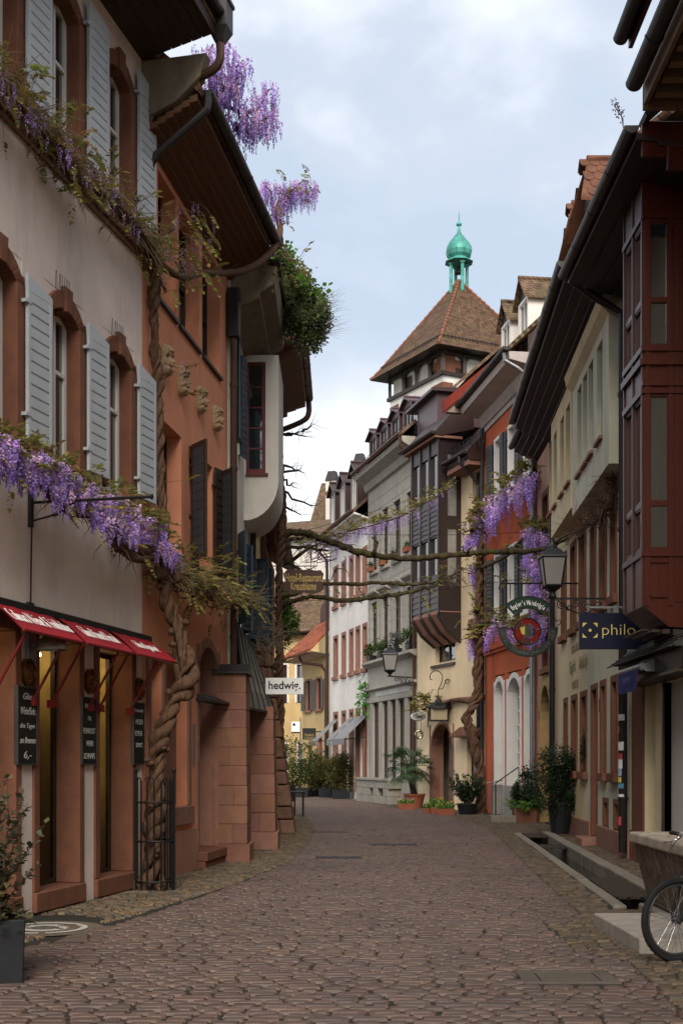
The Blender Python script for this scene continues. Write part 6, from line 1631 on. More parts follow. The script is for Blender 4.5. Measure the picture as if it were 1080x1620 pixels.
# near bracket lantern
Zl = 22.9; c = W(873, 937, Zl); r = thing('bracket_lantern', 'black four sided lantern on a scrolled bracket above the round inn sign', 'lantern', c)
lantern(r, (0, 0, 0), .45, .95)
mb = MB(); wx = 4.80 - c.x; z0 = -.115
mb.bar((-.1, 0, z0), (wx, 0, z0), .03, .035); mb.box(wx - .02, wx + .01, -.03, .03, z0 - .42, z0 + .08); mb.tube([(0, 0, z0), (0, 0, .02)], .05, 8); mb.lathe([(.03, 0), (.075, .03), (.05, .1)], (0, 0, z0), 8)
X, Zv = (1, 0, 0), (0, 0, 1)
for i, (cx_, cz_, rr, a0, tn) in enumerate(((.17, -.11, .09, 1.57, 1.6), (.42, -.10, .085, 0, 1.5), (.62, -.16, .12, 1.57, 1.6), (.82, -.13, .11, 3.0, 1.5), (.3, -.16, .06, 3, 1.2))): scroll(mb, (cx_, 0, z0 + cz_), rr, a0, tn, X, Zv, .011)
mb.tube([(.08, 0, z0 - .02), (.3, 0, z0 - .2), (.55, 0, z0 - .30), (wx, 0, z0 - .40)], .012, 5); mb.build('scroll_bracket', M_iron, r)
# lantern on the grey house
Zl = 45.4; c = W(616.5, 1066, Zl); r = thing('bracket_lantern', 'bracket lantern in front of the flower boxes of the grey house', 'lantern', c)
lantern(r, (0, 0, 0), .56, 1.05)
mb = MB(); wx = 2.63 - c.x
mb.bar((-.1, 0, -.08), (wx, 0, -.14), .04, .05); mb.tube([(0, 0, -.1), (0, 0, .03)], .05, 8)
for cx_, cz_, rr, a0 in ((.25, -.2, .1, 0), (.48, -.24, .13, 2), (.72, -.3, .18, 1)): scroll(mb, (cx_, 0, cz_), rr, a0, 1.5, X, Zv, .016)
mb.box(wx - .02, wx + .02, -.03, .03, -.55, .05); mb.build('scroll_bracket', M_iron, r)
# lantern over the arched door of the cream house
Zl = 42.2; c = W(693, 1140, Zl); r = thing('hanging_lantern', 'glazed black lantern hanging from a curled iron arm over the arched doorway', 'lantern', c)
w_, h_ = .58, .72; mb = MB()
for sx_ in (-1, 1):
    for sy_ in (-1, 1): mb.tube([(sx_ * w_ / 2, sy_ * w_ / 2, 0), (sx_ * w_ / 2, sy_ * w_ / 2, .42)], .022, 6)
mb.box(-w_ / 2 - .02, w_ / 2 + .02, -w_ / 2 - .02, w_ / 2 + .02, -.02, .02); mb.build('lantern_frame', M_iron, r)
mb = MB(); mb.box(-w_ / 2 + .005, w_ / 2 - .005, -w_ / 2 + .005, w_ / 2 - .005, .021, .42); mb.build('lantern_pane', mat('warm_lantern_glass', (.30, .25, .16), .25, .1), r)
mb = MB(); mb.lathe([(w_ * .82, .42), (w_ * .8, .45), (w_ * .45, .57), (w_ * .22, .62), (w_ * .2, .68), (w_ * .08, .72), (.02, .84)], (0, 0, 0), 8); mb.build('lantern_cap', M_iron, r)
mb = MB(); mb.tube([(0, 0, .8), (0, 0, 1.05)], .012, 5)
pts = [(0, 0, 1.05), (.08, 0, 1.2), (.14, 0, 1.45), (.05, 0, 1.62), (-.12, 0, 1.66), (-.26, 0, 1.55), (-.28, 0, 1.4), (-.2, 0, 1.36)]; p_, r_ = smooth_path([(p, .016) for p in pts], 5); mb.tube(p_, r_, 6)
pts = [(0, 0, 1.05), (.15, 0, 1.08), (.22, 0, 1.25), (.3, 0, 1.38), (.42, 0, 1.3), (.46, 0, 1.05), (.6, 0, .9), (.72, 0, .95), (.75, 0, 1.05)]; p_, r_ = smooth_path([(p, .016) for p in pts], 5); mb.tube(p_, r_, 6)
scroll(mb, (.3, 0, 1.3), .1, 0, 1.3, X, Zv, .014); scroll(mb, (.58, 0, .72), .12, 1, 1.3, X, Zv, .014)
mb.tube([(.76, 0, .55), (.76, 0, 1.4)], .025, 6); mb.tube([(.76, 0, .95), (.55, 0, .62), (.46, 0, .5)], .016, 6); mb.build('scroll_bracket', M_iron, r)
# hairdresser's oval sign and the basin beneath it
Zl = 43.9; c = W(660.5, 1133, Zl); k = Zl / 2000; r = thing('oval_sign', 'small white oval hairdresser sign with a metal ring hanging under it', 'sign', c)
mb = MB(); n = 24; mb.prism([(12.3 * k * math.cos(6.283 * i / n), 7.6 * k * math.sin(6.283 * i / n)) for i in range(n)], -.02, .02, 'y'); b = mb.build('board', M_black, r)
mb = MB(); mb.prism([(11.4 * k * math.cos(6.283 * i / n), 6.8 * k * math.sin(6.283 * i / n)) for i in range(n)], -.024, -.0205, 'y'); mb.build('board_face', M_letter, b)
lettering('Friseur', .2, M_black, b, frame_m((0, -.027, 0), (1, 0, 0), (0, 0, 1)), width=17 * k, height=6.5 * k, shear=.25, offset=.004)
mb = MB(); mb.tube([(5 * k, 0, -7 * k), (5 * k, 0, -23 * k)], .01, 5); mb.tube([(-12 * k, 0, 10 * k), (16 * k, 0, 10 * k)], .014, 5); mb.tube([(0, 0, 7 * k), (0, 0, 10 * k)], .01, 5); mb.tube([(16 * k, 0, 10 * k), (16 * k, 0, -18 * k)], .016, 5); mb.build('bracket', M_iron, r)
mb = MB(); mb.tube([(2 * k + 5 * k * math.cos(6.283 * i / 18), 0, -29 * k + 6 * k * math.sin(6.283 * i / 18)) for i in range(18)], .045, 8, closed=True); mb.build('metal_ring', metal('polished_brass', (.45, .38, .28), .2, .9), r, smooth=True)

# ---- shop hood, blue awning on the bay house
ua, ub = R1F.u(1019), R1F.u(1019) + 3.4
r = thing('shop_fascia', 'dark slatted shop hood with dim lettering under the timber bay', 'shop sign', R1F.loc, R1F.rz)
mb = MB(); mb.box(ua, ub, -.34, -.002, 2.80, 3.08); b = mb.build('fascia_board', wood('fascia_black', (.016, .012, .010), .5, .2), r, bevel=.01)
mb = MB(); mb.box(ua - .02, ub + .02, -.40, -.002, 2.755, 2.795); mb.build('bottom_rail', M_frame_d, r)
lettering('VERGOLDEN · RAHMEN', .2, mat('dim_fascia_letter', (.035, .022, .018), .4, .1), b, FRONT(ua + .72, -.343, 2.94), width=1.25, height=.15)
mb = MB()
for i in range(6):
    zz = 3.085 + i * .045; oo = .50 - .055 * i; mb.prism([(-oo, zz), (-oo + .09, zz + .045), (-oo + .1, zz + .035), (-oo + .01, zz - .012)], ua - .42 + .05 * i, ub, 'x')
mb.prism([(0, 3.085), (-.44, 3.085), (-.2, 3.34), (0, 3.36)], ua - .2, ub, 'x'); mb.build('slatted_hood', mat('weathered_slats', (.045, .042, .038), .6, .2), r)
ua, ub = R1F.u(977, .55), R1F.u(1009, .55)
r = thing('rolled_awning', 'short dark blue awning flap beside the striped downpipe stickers', 'awning', R1F.loc, R1F.rz)
zt = R1F.z(990, 1066, .55)
mb = MB(); mb.tube([(ua, -.5, zt + .05), (ub + .03, -.5, zt + .05)], .055, 10); mb.prism([(-.45, zt - .02), (-.56, zt + .05), (-.35, zt + .16), (-.0, zt + .16), (0, zt - .02)], ub + .031, ub + .06, 'x'); mb.prism([(-.55, zt + .1), (-.35, zt + .17), (0, zt + .17), (0, zt + .15), (-.34, zt + .15)], ua, ub + .03, 'x'); cs = mb.build('cassette', M_galv, r)
mb = MB(); vs = []
for i in range(9):
    for j in range(5): vs.append((ua + .02 + (ub - ua - .02) * i / 8, -.56 - .02 * math.sin(i * 1.7) * j / 4, zt + .02 - .30 * j / 4))
mb.poly(vs, [(i * 5 + j, i * 5 + j + 1, i * 5 + j + 6, i * 5 + j + 5) for i in range(8) for j in range(4)]); cl = mb.build('cloth', mat('royal_blue_cloth', (.012, .018, .11), .8, .15, 4), r, smooth=True)
lettering('RAHMEN', .1, mat('faded_blue_letter', (.05, .055, .16), .8), cl, FRONT((ua + ub) / 2 + .05, -.585, zt - .12), width=.5, height=.1)
c = W(1096, 1012, 17.2); r = thing('disc_sign', 'white round sign with a dark rim, cut off beside the timber bay', 'sign', c)
mb = MB(); n = 28; mb.prism([(.16 * math.cos(6.283 * i / n), .16 * math.sin(6.283 * i / n)) for i in range(n)], -.02, .02, 'y'); mb.build('rim', M_black, r)
mb = MB(); mb.prism([(.145 * math.cos(6.283 * i / n), .145 * math.sin(6.283 * i / n)) for i in range(n)], -.026, -.0205, 'y'); mb.build('disc', M_letter, r)
mb = MB(); mb.bar((.16, 0, 0), (.4, 0, 0), .02, .02); mb.build('wall_arm', M_iron, r)
# stickers on the downpipe
rg = random.Random(2)
pu, po = HR2.L - .08, .11
for i, (y, h, cc) in enumerate(((1134, .10, (.5, .5, .5)), (1153, .11, (.45, .16, .16)), (1180, .14, (.6, .6, .58)), (1197, .10, (.35, .05, .05)), (1208, .16, (.6, .6, .62)), (1222, .12, (.25, .35, .5)), (1234, .09, (.5, .42, .08)), (1244, .08, (.08, .2, .3)), (1262, .10, (.55, .55, .55)), (1300, .14, (.5, .06, .08)))):
    z = CAMH + (1205 - y) * 20.3 / 2000; mb = MB(); a0 = rg.uniform(2.6, 3.6); nn = 5; wv = rg.uniform(.5, .85)
    P = []
    for q in range(nn + 1):
        a = a0 + wv * (q / nn - .5) * 2 + 2.1; P.append((pu + .0778 * math.cos(a), -po + .0778 * math.sin(a)))
    for p, q in zip(P, P[1:]): mb.face([(p[0], p[1], z - h / 2), (q[0], q[1], z - h / 2), (q[0], q[1], z + h / 2), (p[0], p[1], z + h / 2)])
    mb.build('sticker', mat('sticker_%s' % ('white', 'rose', 'paper', 'crimson', 'chalk', 'sky', 'mustard', 'teal', 'cream', 'scarlet')[i], cc, .6, .3, 25), HR2.root)

# ---- stone step and fountain trough
M_trough = mat('mottled_trough_stone', (.13, .098, .072), .92, .5, 7, 1.0, 30, stain=.95, stain_col=(.035, .027, .021), spec=.12, sscale=3.5, bdist=.02)
mb = MB(); pts = [(2.46, 10.46), (4.3, 10.05), (4.3, 12.25), (2.43, 12.2)]
mb.prism(pts, 0.0, .14, 'z'); tag(mb.build('stone_step', stone('pale_step_stone', (.30, .265, .225), stain=.5, bump=.7), origin=(2.46, 10.46, 0), bevel=.014, seg=2), 'worn pale stone step under the fountain trough, behind the bicycle wheel', 'step')
r = thing('fountain_trough', 'weathered stone fountain trough with a thick chipped rim', 'fountain', (2.98, 10.95, 0))
def frus(mb, x0, x1, y0, y1, z0, X0, X1, Y0, Y1, z1): mb.poly([(x0, y0, z0), (x1, y0, z0), (x1, y1, z0), (x0, y1, z0), (X0, Y0, z1), (X1, Y0, z1), (X1, Y1, z1), (X0, Y1, z1)], [(0, 3, 2, 1), (4, 5, 6, 7), (0, 1, 5, 4), (1, 2, 6, 5), (2, 3, 7, 6), (3, 0, 4, 7)])
mb = MB(); frus(mb, .17, 1.1, .16, 2.05, .142, .035, 1.2, .04, 2.14, .76); mb.build('basin', M_trough, r, bevel=.03, seg=2)
mb = MB()
for x0, x1, y0, y1 in ((0, .17, 0, 2.18), (1.07, 1.24, 0, 2.18), (.17, 1.07, 0, .17), (.17, 1.07, 2.01, 2.18)): mb.box(x0, x1, y0, y1, .762, .875)
mb.build('rim', stone('chipped_rim_stone', (.30, .255, .205), var=.25, stain=.6, stain_col=(.10, .085, .07), bump=1.0), r, bevel=.022, seg=2)
mb = MB(); mb.face([(.17, .17, .80), (1.07, .17, .80), (1.07, 2.01, .80), (.17, 2.01, .80)]); mb.build('water_surface', M_water, r)
mb = MB(); mb.box(.09, 1.15, 1.34, 2.15, 0, .139); mb.build('foot_block', M_kerb, r, bevel=.015)

# ---- bicycle
hub = V(2.675, 10.1, .3375)
bk = thing('bicycle', 'black bicycle with a knobbly tyre leaning by the stone step and fountain', 'bicycle', (hub.x, hub.y, 0))
fh = R(23); fd = V(math.cos(fh), math.sin(fh), 0)      # front wheel plane, pointing to the rear
bd_ = V(.995, -.09, 0).normalized()                    # frame direction to the rear
M_rub = mat('black_rubber', (.010, .010, .010), .8, .3, 12); M_rim = metal('wheel_rim_alloy', (.10, .10, .105), .3, .7); M_alloy = metal('bare_alloy', (.42, .42, .43), .25, .9); M_bframe = mat('black_frame_paint', (.012, .012, .014), .3, .2)
def wheel(c, d, rr=.3375):
    up = V(0, 0, 1); nrm = d.cross(up); n = 56
    w = MB(); tr = .026
    C = [c + (d * math.cos(6.283 * i / n) + up * math.sin(6.283 * i / n)) * (rr - tr) for i in range(n)]
    w.tube(C, tr, 10, closed=True)
    for i in range(84):
        a = 6.283 * i / 84; rad = d * math.cos(a) + up * math.sin(a); tan = up * math.cos(a) - d * math.sin(a)
        for s in (-1, 0, 1):
            if s == 0 and i % 2: continue
            cen = c + rad * (rr - .004 - (.012 if s else 0)) + nrm * (.019 * s); w.obox(cen, rad * .007, tan * .007, nrm * .006)
    wo = w.build('tyre', M_rub, None)
    wo.name = 'tyre'
    h = MB(); R1 = [c + (d * math.cos(6.283 * i / n) + up * math.sin(6.283 * i / n)) * (rr - .060) for i in range(n)]
    h.tube(R1, .013, 8, closed=True); h.tube([c + nrm * -.05, c + nrm * .05], .022, 10); h.tube([c + nrm * -.03, c + nrm * -.024], .035, 12); h.tube([c + nrm * .024, c + nrm * .03], .035, 12)
    rim = h.build('wheel', M_rim, bk, origin=None); rim.matrix_parent_inverse = Matrix.Translation(-bk.location)
    wo.parent = rim
    s_ = MB()
    for i in range(32):
        a = 6.283 * i / 32; sd = 1 if i % 2 else -1; b = a + (.9 if (i // 2) % 2 else -.9)
        s_.tube([c + nrm * .027 * sd + (d * math.cos(b) + up * math.sin(b)) * .032, c + (d * math.cos(a) + up * math.sin(a)) * (rr - .07)], .0016, 4, cap=False)
    so = s_.build('spokes', M_alloy, rim); return rim
def bpart(mb, name, m, smooth=True):
    o = mb.build(name, m, bk, smooth=smooth); o.matrix_parent_inverse = Matrix.Translation(-bk.location); return o
wheel(hub, fd)
rear = hub + bd_ * 1.06; wheel(rear, bd_)
nf = fd.cross(V(0, 0, 1))
head_lo = hub + bd_ * .115 + V(0, 0, .42); head_hi = hub + bd_ * .165 + V(0, 0, .56); stem = hub + bd_ * .19 + V(0, 0, .64)
f = MB()
for s in (-1, 1): f.tube(*smooth_path([(hub + nf * .055 * s, .012), (hub + fd * .02 + nf * .056 * s + V(0, 0, .1), .016), (hub + bd_ * .08 + nf * .052 * s + V(0, 0, .36), .018), (head_lo + nf * .03 * s, .018)], 4), 8)
f.tube([head_lo - nf * .06 + V(0, 0, -.01), head_lo + nf * .06 + V(0, 0, -.01)], .022, 8); bpart(f, 'fork', M_bframe)
f = MB(); bb = hub + bd_ * .66 + V(0, 0, -.05); seat = hub + bd_ * .80 + V(0, 0, .47)
f.tube([head_lo, head_hi], .022, 10); f.tube([head_hi + V(0, 0, -.02), seat], .017, 10); f.tube([head_lo + V(0, 0, .02), bb], .02, 10); f.tube([bb, seat + (seat - bb) * .05], .017, 10)
nb = bd_.cross(V(0, 0, 1))
for s in (-1, 1): f.tube([bb + nb * .03 * s, rear + nb * .06 * s], .010, 8); f.tube([seat + nb * .02 * s, rear + nb * .06 * s], .009, 8)
bpart(f, 'frame', M_bframe)
f = MB(); f.tube([head_hi, stem], .016, 8); f.tube([stem, stem - fd * .07 + V(0, 0, .01)], .016, 8); hb = stem - fd * .07 + V(0, 0, .01)
f.tube(*smooth_path([(hb - nf * .33 + V(0, 0, .03) + fd * .05, .011), (hb - nf * .14 + V(0, 0, .02), .012), (hb, .013), (hb + nf * .14 + V(0, 0, .02), .012), (hb + nf * .33 + V(0, 0, .03) + fd * .05, .011)], 4), 8); bpart(f, 'handlebar', M_alloy)
for s in (-1, 1):
    f = MB(); a = hb + nf * .22 * s + V(0, 0, .026) + fd * .02; b = hb + nf * .36 * s + V(0, 0, .03) + fd * .055; f.tube([a, a.lerp(b, .1), a.lerp(b, .9), b], [.019, .017, .017, .02], 10); bpart(f, 'grip', M_rub)
    f = MB(); a = hb + nf * .17 * s + V(0, 0, .01); f.tube([a, a - fd * .03 + V(0, 0, -.02)], .014, 6); f.tube([a - fd * .03 + V(0, 0, -.02), a - fd * .06 + nf * .06 * s + V(0, 0, -.05), a - fd * .05 + nf * .14 * s + V(0, 0, -.055)], .006, 6); bpart(f, 'brake_lever', M_alloy)
f = MB()
for s in (-1, 1): f.tube(*smooth_path([(hb + nf * .17 * s - fd * .03 + V(0, 0, -.02), .0035), (hb + nf * .18 * s - fd * .12 + V(0, 0, -.16), .0035), (hb + nf * .06 * s - fd * .08 + V(0, 0, -.34), .0035), (head_lo + nf * .03 * s + V(0, 0, .02), .0035)], 6), 5)
bpart(f, 'brake_cable', M_black)
f = MB()
for s in (-1, 1): f.obox(hub + bd_ * .07 + nf * .045 * s + V(0, 0, .30) , fd * .012, nf * .008, V(0, 0, .05)); f.obox(hub + fd * .055 + nf * .028 * s + V(0, 0, .265), fd * .03, nf * .007, V(0, 0, .008))
bpart(f, 'brake_caliper', M_alloy, False)
f = MB(); st = seat + (seat - bb) * .35; f.tube([seat, st], .013, 8); bpart(f, 'seat_post', M_alloy)
f = MB(); prof = [(-.13, .025), (-.05, .03), (.05, .06), (.13, .08), (.15, .06)]
for (a, wa), (b, wb) in zip(prof, prof[1:]):
    for s in (-1, 1): f.poly([st + bd_ * a + V(0, 0, .05), st + bd_ * b + V(0, 0, .05), st + bd_ * b + nb * wb * s + V(0, 0, .03), st + bd_ * a + nb * wa * s + V(0, 0, .03), st + bd_ * a + V(0, 0, 0), st + bd_ * b + V(0, 0, 0)], [(0, 1, 2, 3), (3, 2, 5, 4)])
bpart(f, 'saddle', M_rub)
f = MB(); f.tube([bb + nb * -.05, bb + nb * .05], .022, 10); f.tube([bb + nb * .045, bb + nb * .05], .09, 24); f.tube([bb + nb * .06, bb + nb * .065 + V(.11, 0, -.13)], .012, 6); f.tube([bb - nb * .06, bb - nb * .065 + V(-.11, 0, .13)], .012, 6); f.obox(bb + nb * .11 + V(.11, 0, -.13), (.04, 0, 0), nb * .05, (0, 0, .01)); f.obox(bb - nb * .11 + V(-.11, 0, .13), (.04, 0, 0), nb * .05, (0, 0, .01)); bpart(f, 'crank', M_black, False)

# ---- iron cage round the wisteria foot
cg = V(-2.315, 15.72, 0)
r = thing('tree_guard', 'black iron cage with looped bars around the foot of the wisteria', 'tree guard', cg)
mb = MB(); n = 13
for i in range(n):
    a = -2.6 + 4.9 * i / n; x, y = .235 * math.cos(a), .235 * math.sin(a); a2 = a + 4.9 / n; x2, y2 = .235 * math.cos(a2), .235 * math.sin(a2)
    mb.tube([(x, y, .02), (x, y, 1.36)], .012, 6)
    if i % 2 == 0: mb.tube([(x, y, 1.36), (x * .75 + x2 * .25, y * .75 + y2 * .25, 1.40), (x * .25 + x2 * .75, y * .25 + y2 * .75, 1.40), (x2, y2, 1.36)], .009, 6)
for z in (.12, .62, 1.10):
    mb.tube([(.24 * math.cos(-2.6 + 4.9 * i / 24), .24 * math.sin(-2.6 + 4.9 * i / 24), z) for i in range(24)], .013, 6)
mb.build('bars', M_iron, r)
for a in (-2.6, -.2):
    mb = MB(); x, y = .25 * math.cos(a), .25 * math.sin(a); mb.tube([(x, y, 0), (x, y, 1.46)], .016, 8); mb.lathe([(.012, 0), (.028, .02), (.03, .035), (.012, .06)], (x, y, 1.46), 8); mb.build('post', M_iron, r)

# ---- metal strip awning between the buttresses
r = thing('shop_awning', 'grey beige striped sheet awning sloping down between the buttresses', 'awning', H3.F.loc, H3.F.rz)
AO = lambda u: .20 + .12 * u
mb = MB()
for i in range(5):
    a, b = .25 + i * .54, .25 + (i + 1) * .54
    mb.poly([(a, -.04, 3.95), (b - .03, -.04, 3.95), (b - .03, -AO(b), 2.52), (a, -AO(a), 2.52), (a, -.04, 3.92), (b - .03, -.04, 3.92), (b - .03, .02 - AO(b), 2.49), (a, .02 - AO(a), 2.49)], [(0, 1, 2, 3), (7, 6, 5, 4), (0, 3, 7, 4), (1, 5, 6, 2), (3, 2, 6, 7)])
mb.build('panels', mat('taupe_awning_cloth', (.16, .15, .115), .7, .15, 3), r)
mb = MB()
for i in range(6): a = .235 + i * .54; mb.bar((a, -.05, 3.97), (a, -AO(a) - .012, 2.53), .025, .02)
mb.build('ribs', M_black, r)
mb = MB(); mb.bar((.2, -AO(.2), 2.50), (2.97, -AO(2.97), 2.50), .04, .04); mb.build('front_rail', M_black, r)
mb = MB()
for i in range(5): a = .3 + i * .54; q1, q2 = (lambda u: .04 + (AO(u) - .04) * .60 + .008), (lambda u: .04 + (AO(u) - .04) * .79 + .008); mb.poly([(a, -q1(a), 3.085), (a + .42, -q1(a + .42), 3.085), (a + .42, -q2(a + .42), 2.82), (a, -q2(a), 2.82)], [(0, 1, 2, 3)])
mb.build('pale_band', mat('cream_awning_band', (.34, .32, .24), .7, .08), r)
# ---- grey awnings on the white house
for xa, xb, lb in ((527.5, 535, 'small grey awning stretched out over the far door of the white house'), (552.5, 559.5, 'small grey awning above the carved doorway of the white house'), (562.5, 581, 'small grey awning over the last doors before the grey house')):
    ua, ub = R7F.u(xa), R7F.u(xb); r = thing('door_awning', lb, 'awning', R7F.loc, R7F.rz, 'grey awnings of the white house')
    mb = MB(); mb.poly([(ua, -.03, 3.5), (ub, -.03, 3.5), (ub, -1.0, 2.55), (ua, -1.0, 2.55), (ua, -.03, 3.47), (ub, -.03, 3.47), (ub, -1.0, 2.50), (ua, -1.0, 2.50)], [(0, 1, 2, 3), (7, 6, 5, 4), (0, 3, 7, 4), (1, 5, 6, 2), (2, 6, 7, 3)]); mb.box(ua, ub, -1.02, -1.0, 2.3, 2.52); mb.build('cloth', mat('grey_awning_cloth', (.20, .20, .205), .8, .08), r)
    mb = MB()
    for u in (ua + .03, ub - .03): mb.bar((u, -.02, 2.6), (u, -.98, 2.5), .03, .03)
    mb.build('arm', M_iron, r)
# ---- far signs
Zl = 58.0
r, b = flat_sign('hanging_sign', 'black sign with pale gold lettering before the small ochre house', W(489, 1161, Zl), 21 * Zl / 2000, 18 * Zl / 2000, M_black, .08)
lettering('TRAINING', .2, M_gold, b, frame_m((0, -.043, -.06), (1, 0, 0), (0, 0, 1)), width=.46, height=.12); lettering('SCHWARZ', .2, M_gold, b, frame_m((0, -.043, -.2), (1, 0, 0), (0, 0, 1)), width=.46, height=.11)
mb = MB(); mb.bar((.3, 0, .1), (.55, 0, .1), .05, .05); mb.build('wall_arm', M_iron, r)
Zl = 50.0
Zl = 60.0; r = thing('street_sign', 'white sign on a slim pole rising from the shrubs at the bend', 'sign', W(475, 1268, Zl)); r.location.z = 0
mb = MB(); mb.tube([(0, 0, 0), (0, 0, 3.7)], .03, 8); mb.build('pole', M_galv, r)
mb = MB(); mb.box(-.42, -.02, -.015, .015, 2.95, 3.5); b = mb.build('board', M_letter, r); mb = MB(); mb.box(-.36, -.24, -.02, -.0155, 3.3, 3.42); mb.box(-.42, -.02, -.02, -.0155, 2.95, 3.02); mb.build('printed_mark', M_black, b)
# ---- bistro table
c = G(463, 1292); r = thing('bistro_table', 'small black table standing in the lane behind the rubble buttress', 'table', c)
mb = MB(); mb.box(-.25, .35, -.35, .35, .71, .74); mb.build('table_top', M_black, r, bevel=.005)
for x in (-.2, .3):
    for y in (-.3, .3):
        mb = MB(); mb.bar((x, y, 0), (x, y, .709), .04, .04); mb.build('leg', M_black, r)
r = thing('cafe_chair', 'black chair pushed to the far side of the bistro table', 'chair', c + V(-.15, .75, 0))
mb = MB(); mb.box(-.2, .2, -.2, .2, .43, .46); mb.build('seat', M_black, r)
mb = MB(); mb.box(-.2, .2, .18, .21, .46, .9); mb.build('backrest', M_black, r)
for x in (-.18, .18):
    for y in (-.18, .18): mb = MB(); mb.bar((x, y, 0), (x, y, .43), .03, .03); mb.build('leg', M_black, r)
# ---- overhead wires
mb = MB()
def wire(a, b, sag, rad=.006):
    a, b = V(*a), V(*b); mb.tube([a.lerp(b, i / 14) - V(0, 0, sag * 4 * (i / 14) * (1 - i / 14)) for i in range(15)], rad, 4)
wire(W(440, 850, 28.5), W(766, 742, 39.0), .15); tag(mb.build('span_wire', M_iron), 'thin wire strung across the street carrying the wisteria garland', 'wire')
mb = MB(); wire(W(440, 838, 28.2), W(886, 838, 28.6), .12); tag(mb.build('span_wire', M_iron), 'thin wire running above the mossy branch across the street', 'wire')
mb = MB(); wire(W(440, 953, 28.2), W(890, 905, 28.4), .1); tag(mb.build('span_wire', M_iron), 'thin wire running along the lower bare branches', 'wire')
# ---- sign plates etc.
mb = MB(); p = R2F.at(R2F.u(945.5) + .3, .01, 2.65); mb.box(-.05, .05, -.02, .02, -.12, .12); o = mb.build('number_plate', M_board, origin=None); o.location = p; o.rotation_euler = (0, 0, R2F.rz); tag(o, 'small dark slate plate beside the house door on the green wall', 'plate')
# ==================================================== plants
def pot_round(r, w0, w1, h, m, n=20, name='pot', saucer=False):
    mb = MB(); mb.lathe([(w0, 0.0), (w1, h * .88), (w1 * 1.07, h * .885), (w1 * 1.07, h), (w1 * .95, h), (w1 * .92, h * .9)], (0, 0, .02 if saucer else 0), n, cap=False); p = mb.build(name, m, r, smooth=False)
    mb = MB(); mb.lathe([(.001, 0), (w1 * .93, .001)], (0, 0, h * .93), n, cap=False); mb.build('soil', M_soil, r)
    if saucer: mb = MB(); mb.lathe([(w0 * 1.0, 0), (w0 * 1.35, .035), (w0 * 1.3, .04)], (0, 0, 0.0), n); mb.build('saucer', M_terra, r)
    return p
def pot_box(r, w, d, h, m, taper=.92, name='pot'):
    mb = MB(); a, b = w / 2, d / 2
    mb.poly([(-a * taper, -b * taper, 0), (a * taper, -b * taper, 0), (a * taper, b * taper, 0), (-a * taper, b * taper, 0), (-a, -b, h), (a, -b, h), (a, b, h), (-a, b, h), (-a * .9, -b * .9, h), (a * .9, -b * .9, h), (a * .9, b * .9, h), (-a * .9, b * .9, h), (-a * .9, -b * .9, h * .85), (a * .9, -b * .9, h * .85), (a * .9, b * .9, h * .85), (-a * .9, b * .9, h * .85)],
            [(3, 2, 1, 0), (0, 1, 5, 4), (1, 2, 6, 5), (2, 3, 7, 6), (3, 0, 4, 7), (4, 5, 9, 8), (5, 6, 10, 9), (6, 7, 11, 10), (7, 4, 8, 11), (8, 9, 13, 12), (9, 10, 14, 13), (10, 11, 15, 14), (11, 8, 12, 15)]); p = mb.build(name, m, r, bevel=.008)
    mb = MB(); mb.face([(-a * .9, -b * .9, h * .9), (a * .9, -b * .9, h * .9), (a * .9, b * .9, h * .9), (-a * .9, b * .9, h * .9)]); mb.build('soil', M_soil, r); return p

# ---- near planter with a loose shrub
r = thing('potted_shrub', 'loose olive leaved shrub in a dark square planter before the wine shop', 'potted plant', (-2.60, 9.22, 0), R(14))
pot_box(r, .58, .52, .47, M_potd, .94)
rg = random.Random(21); st = MB(); lf = MB()
for i in range(46):
    d = V(rg.uniform(-.5, .5), rg.uniform(-.5, .5), 1); pts = twig(st, (rg.uniform(-.15, .15), rg.uniform(-.12, .12), .42), d, rg.uniform(.45, 1.12), .007, rg, 7, wob=.16, sides=5)
    for j in range(1, len(pts)):
        for q in range(8 if j > 1 else 5):
            p = pts[j - 1].lerp(pts[j], rg.random()); dd = V(rg.uniform(-1, 1), rg.uniform(-1, 1), rg.uniform(-.3, .9)); b = rg.uniform(.6, 1.7)
            leaf(lf, p, dd, rg.uniform(.035, .075), rg, (b * rg.uniform(.9, 1.5), b, b * rg.uniform(.7, 1.3)), .4)
for i in range(420):
    a = rg.uniform(0, 6.283); q = rg.uniform(0, .34); p = V(math.cos(a) * q, math.sin(a) * q, .44 + rg.uniform(-.06, .13) - q * .1); b = rg.uniform(.6, 1.5)
    leaf(lf, p, (math.cos(a), math.sin(a), rg.uniform(-.5, .6)), rg.uniform(.05, .09), rg, (b * 1.1, b, b * .9), .42)
st.build('stems', M_barkd, r); lf.build('leaves', mat('olive_shrub_leaves', (.070, .072, .040), .5, .2, 9, tint=True, spec=.3), r)

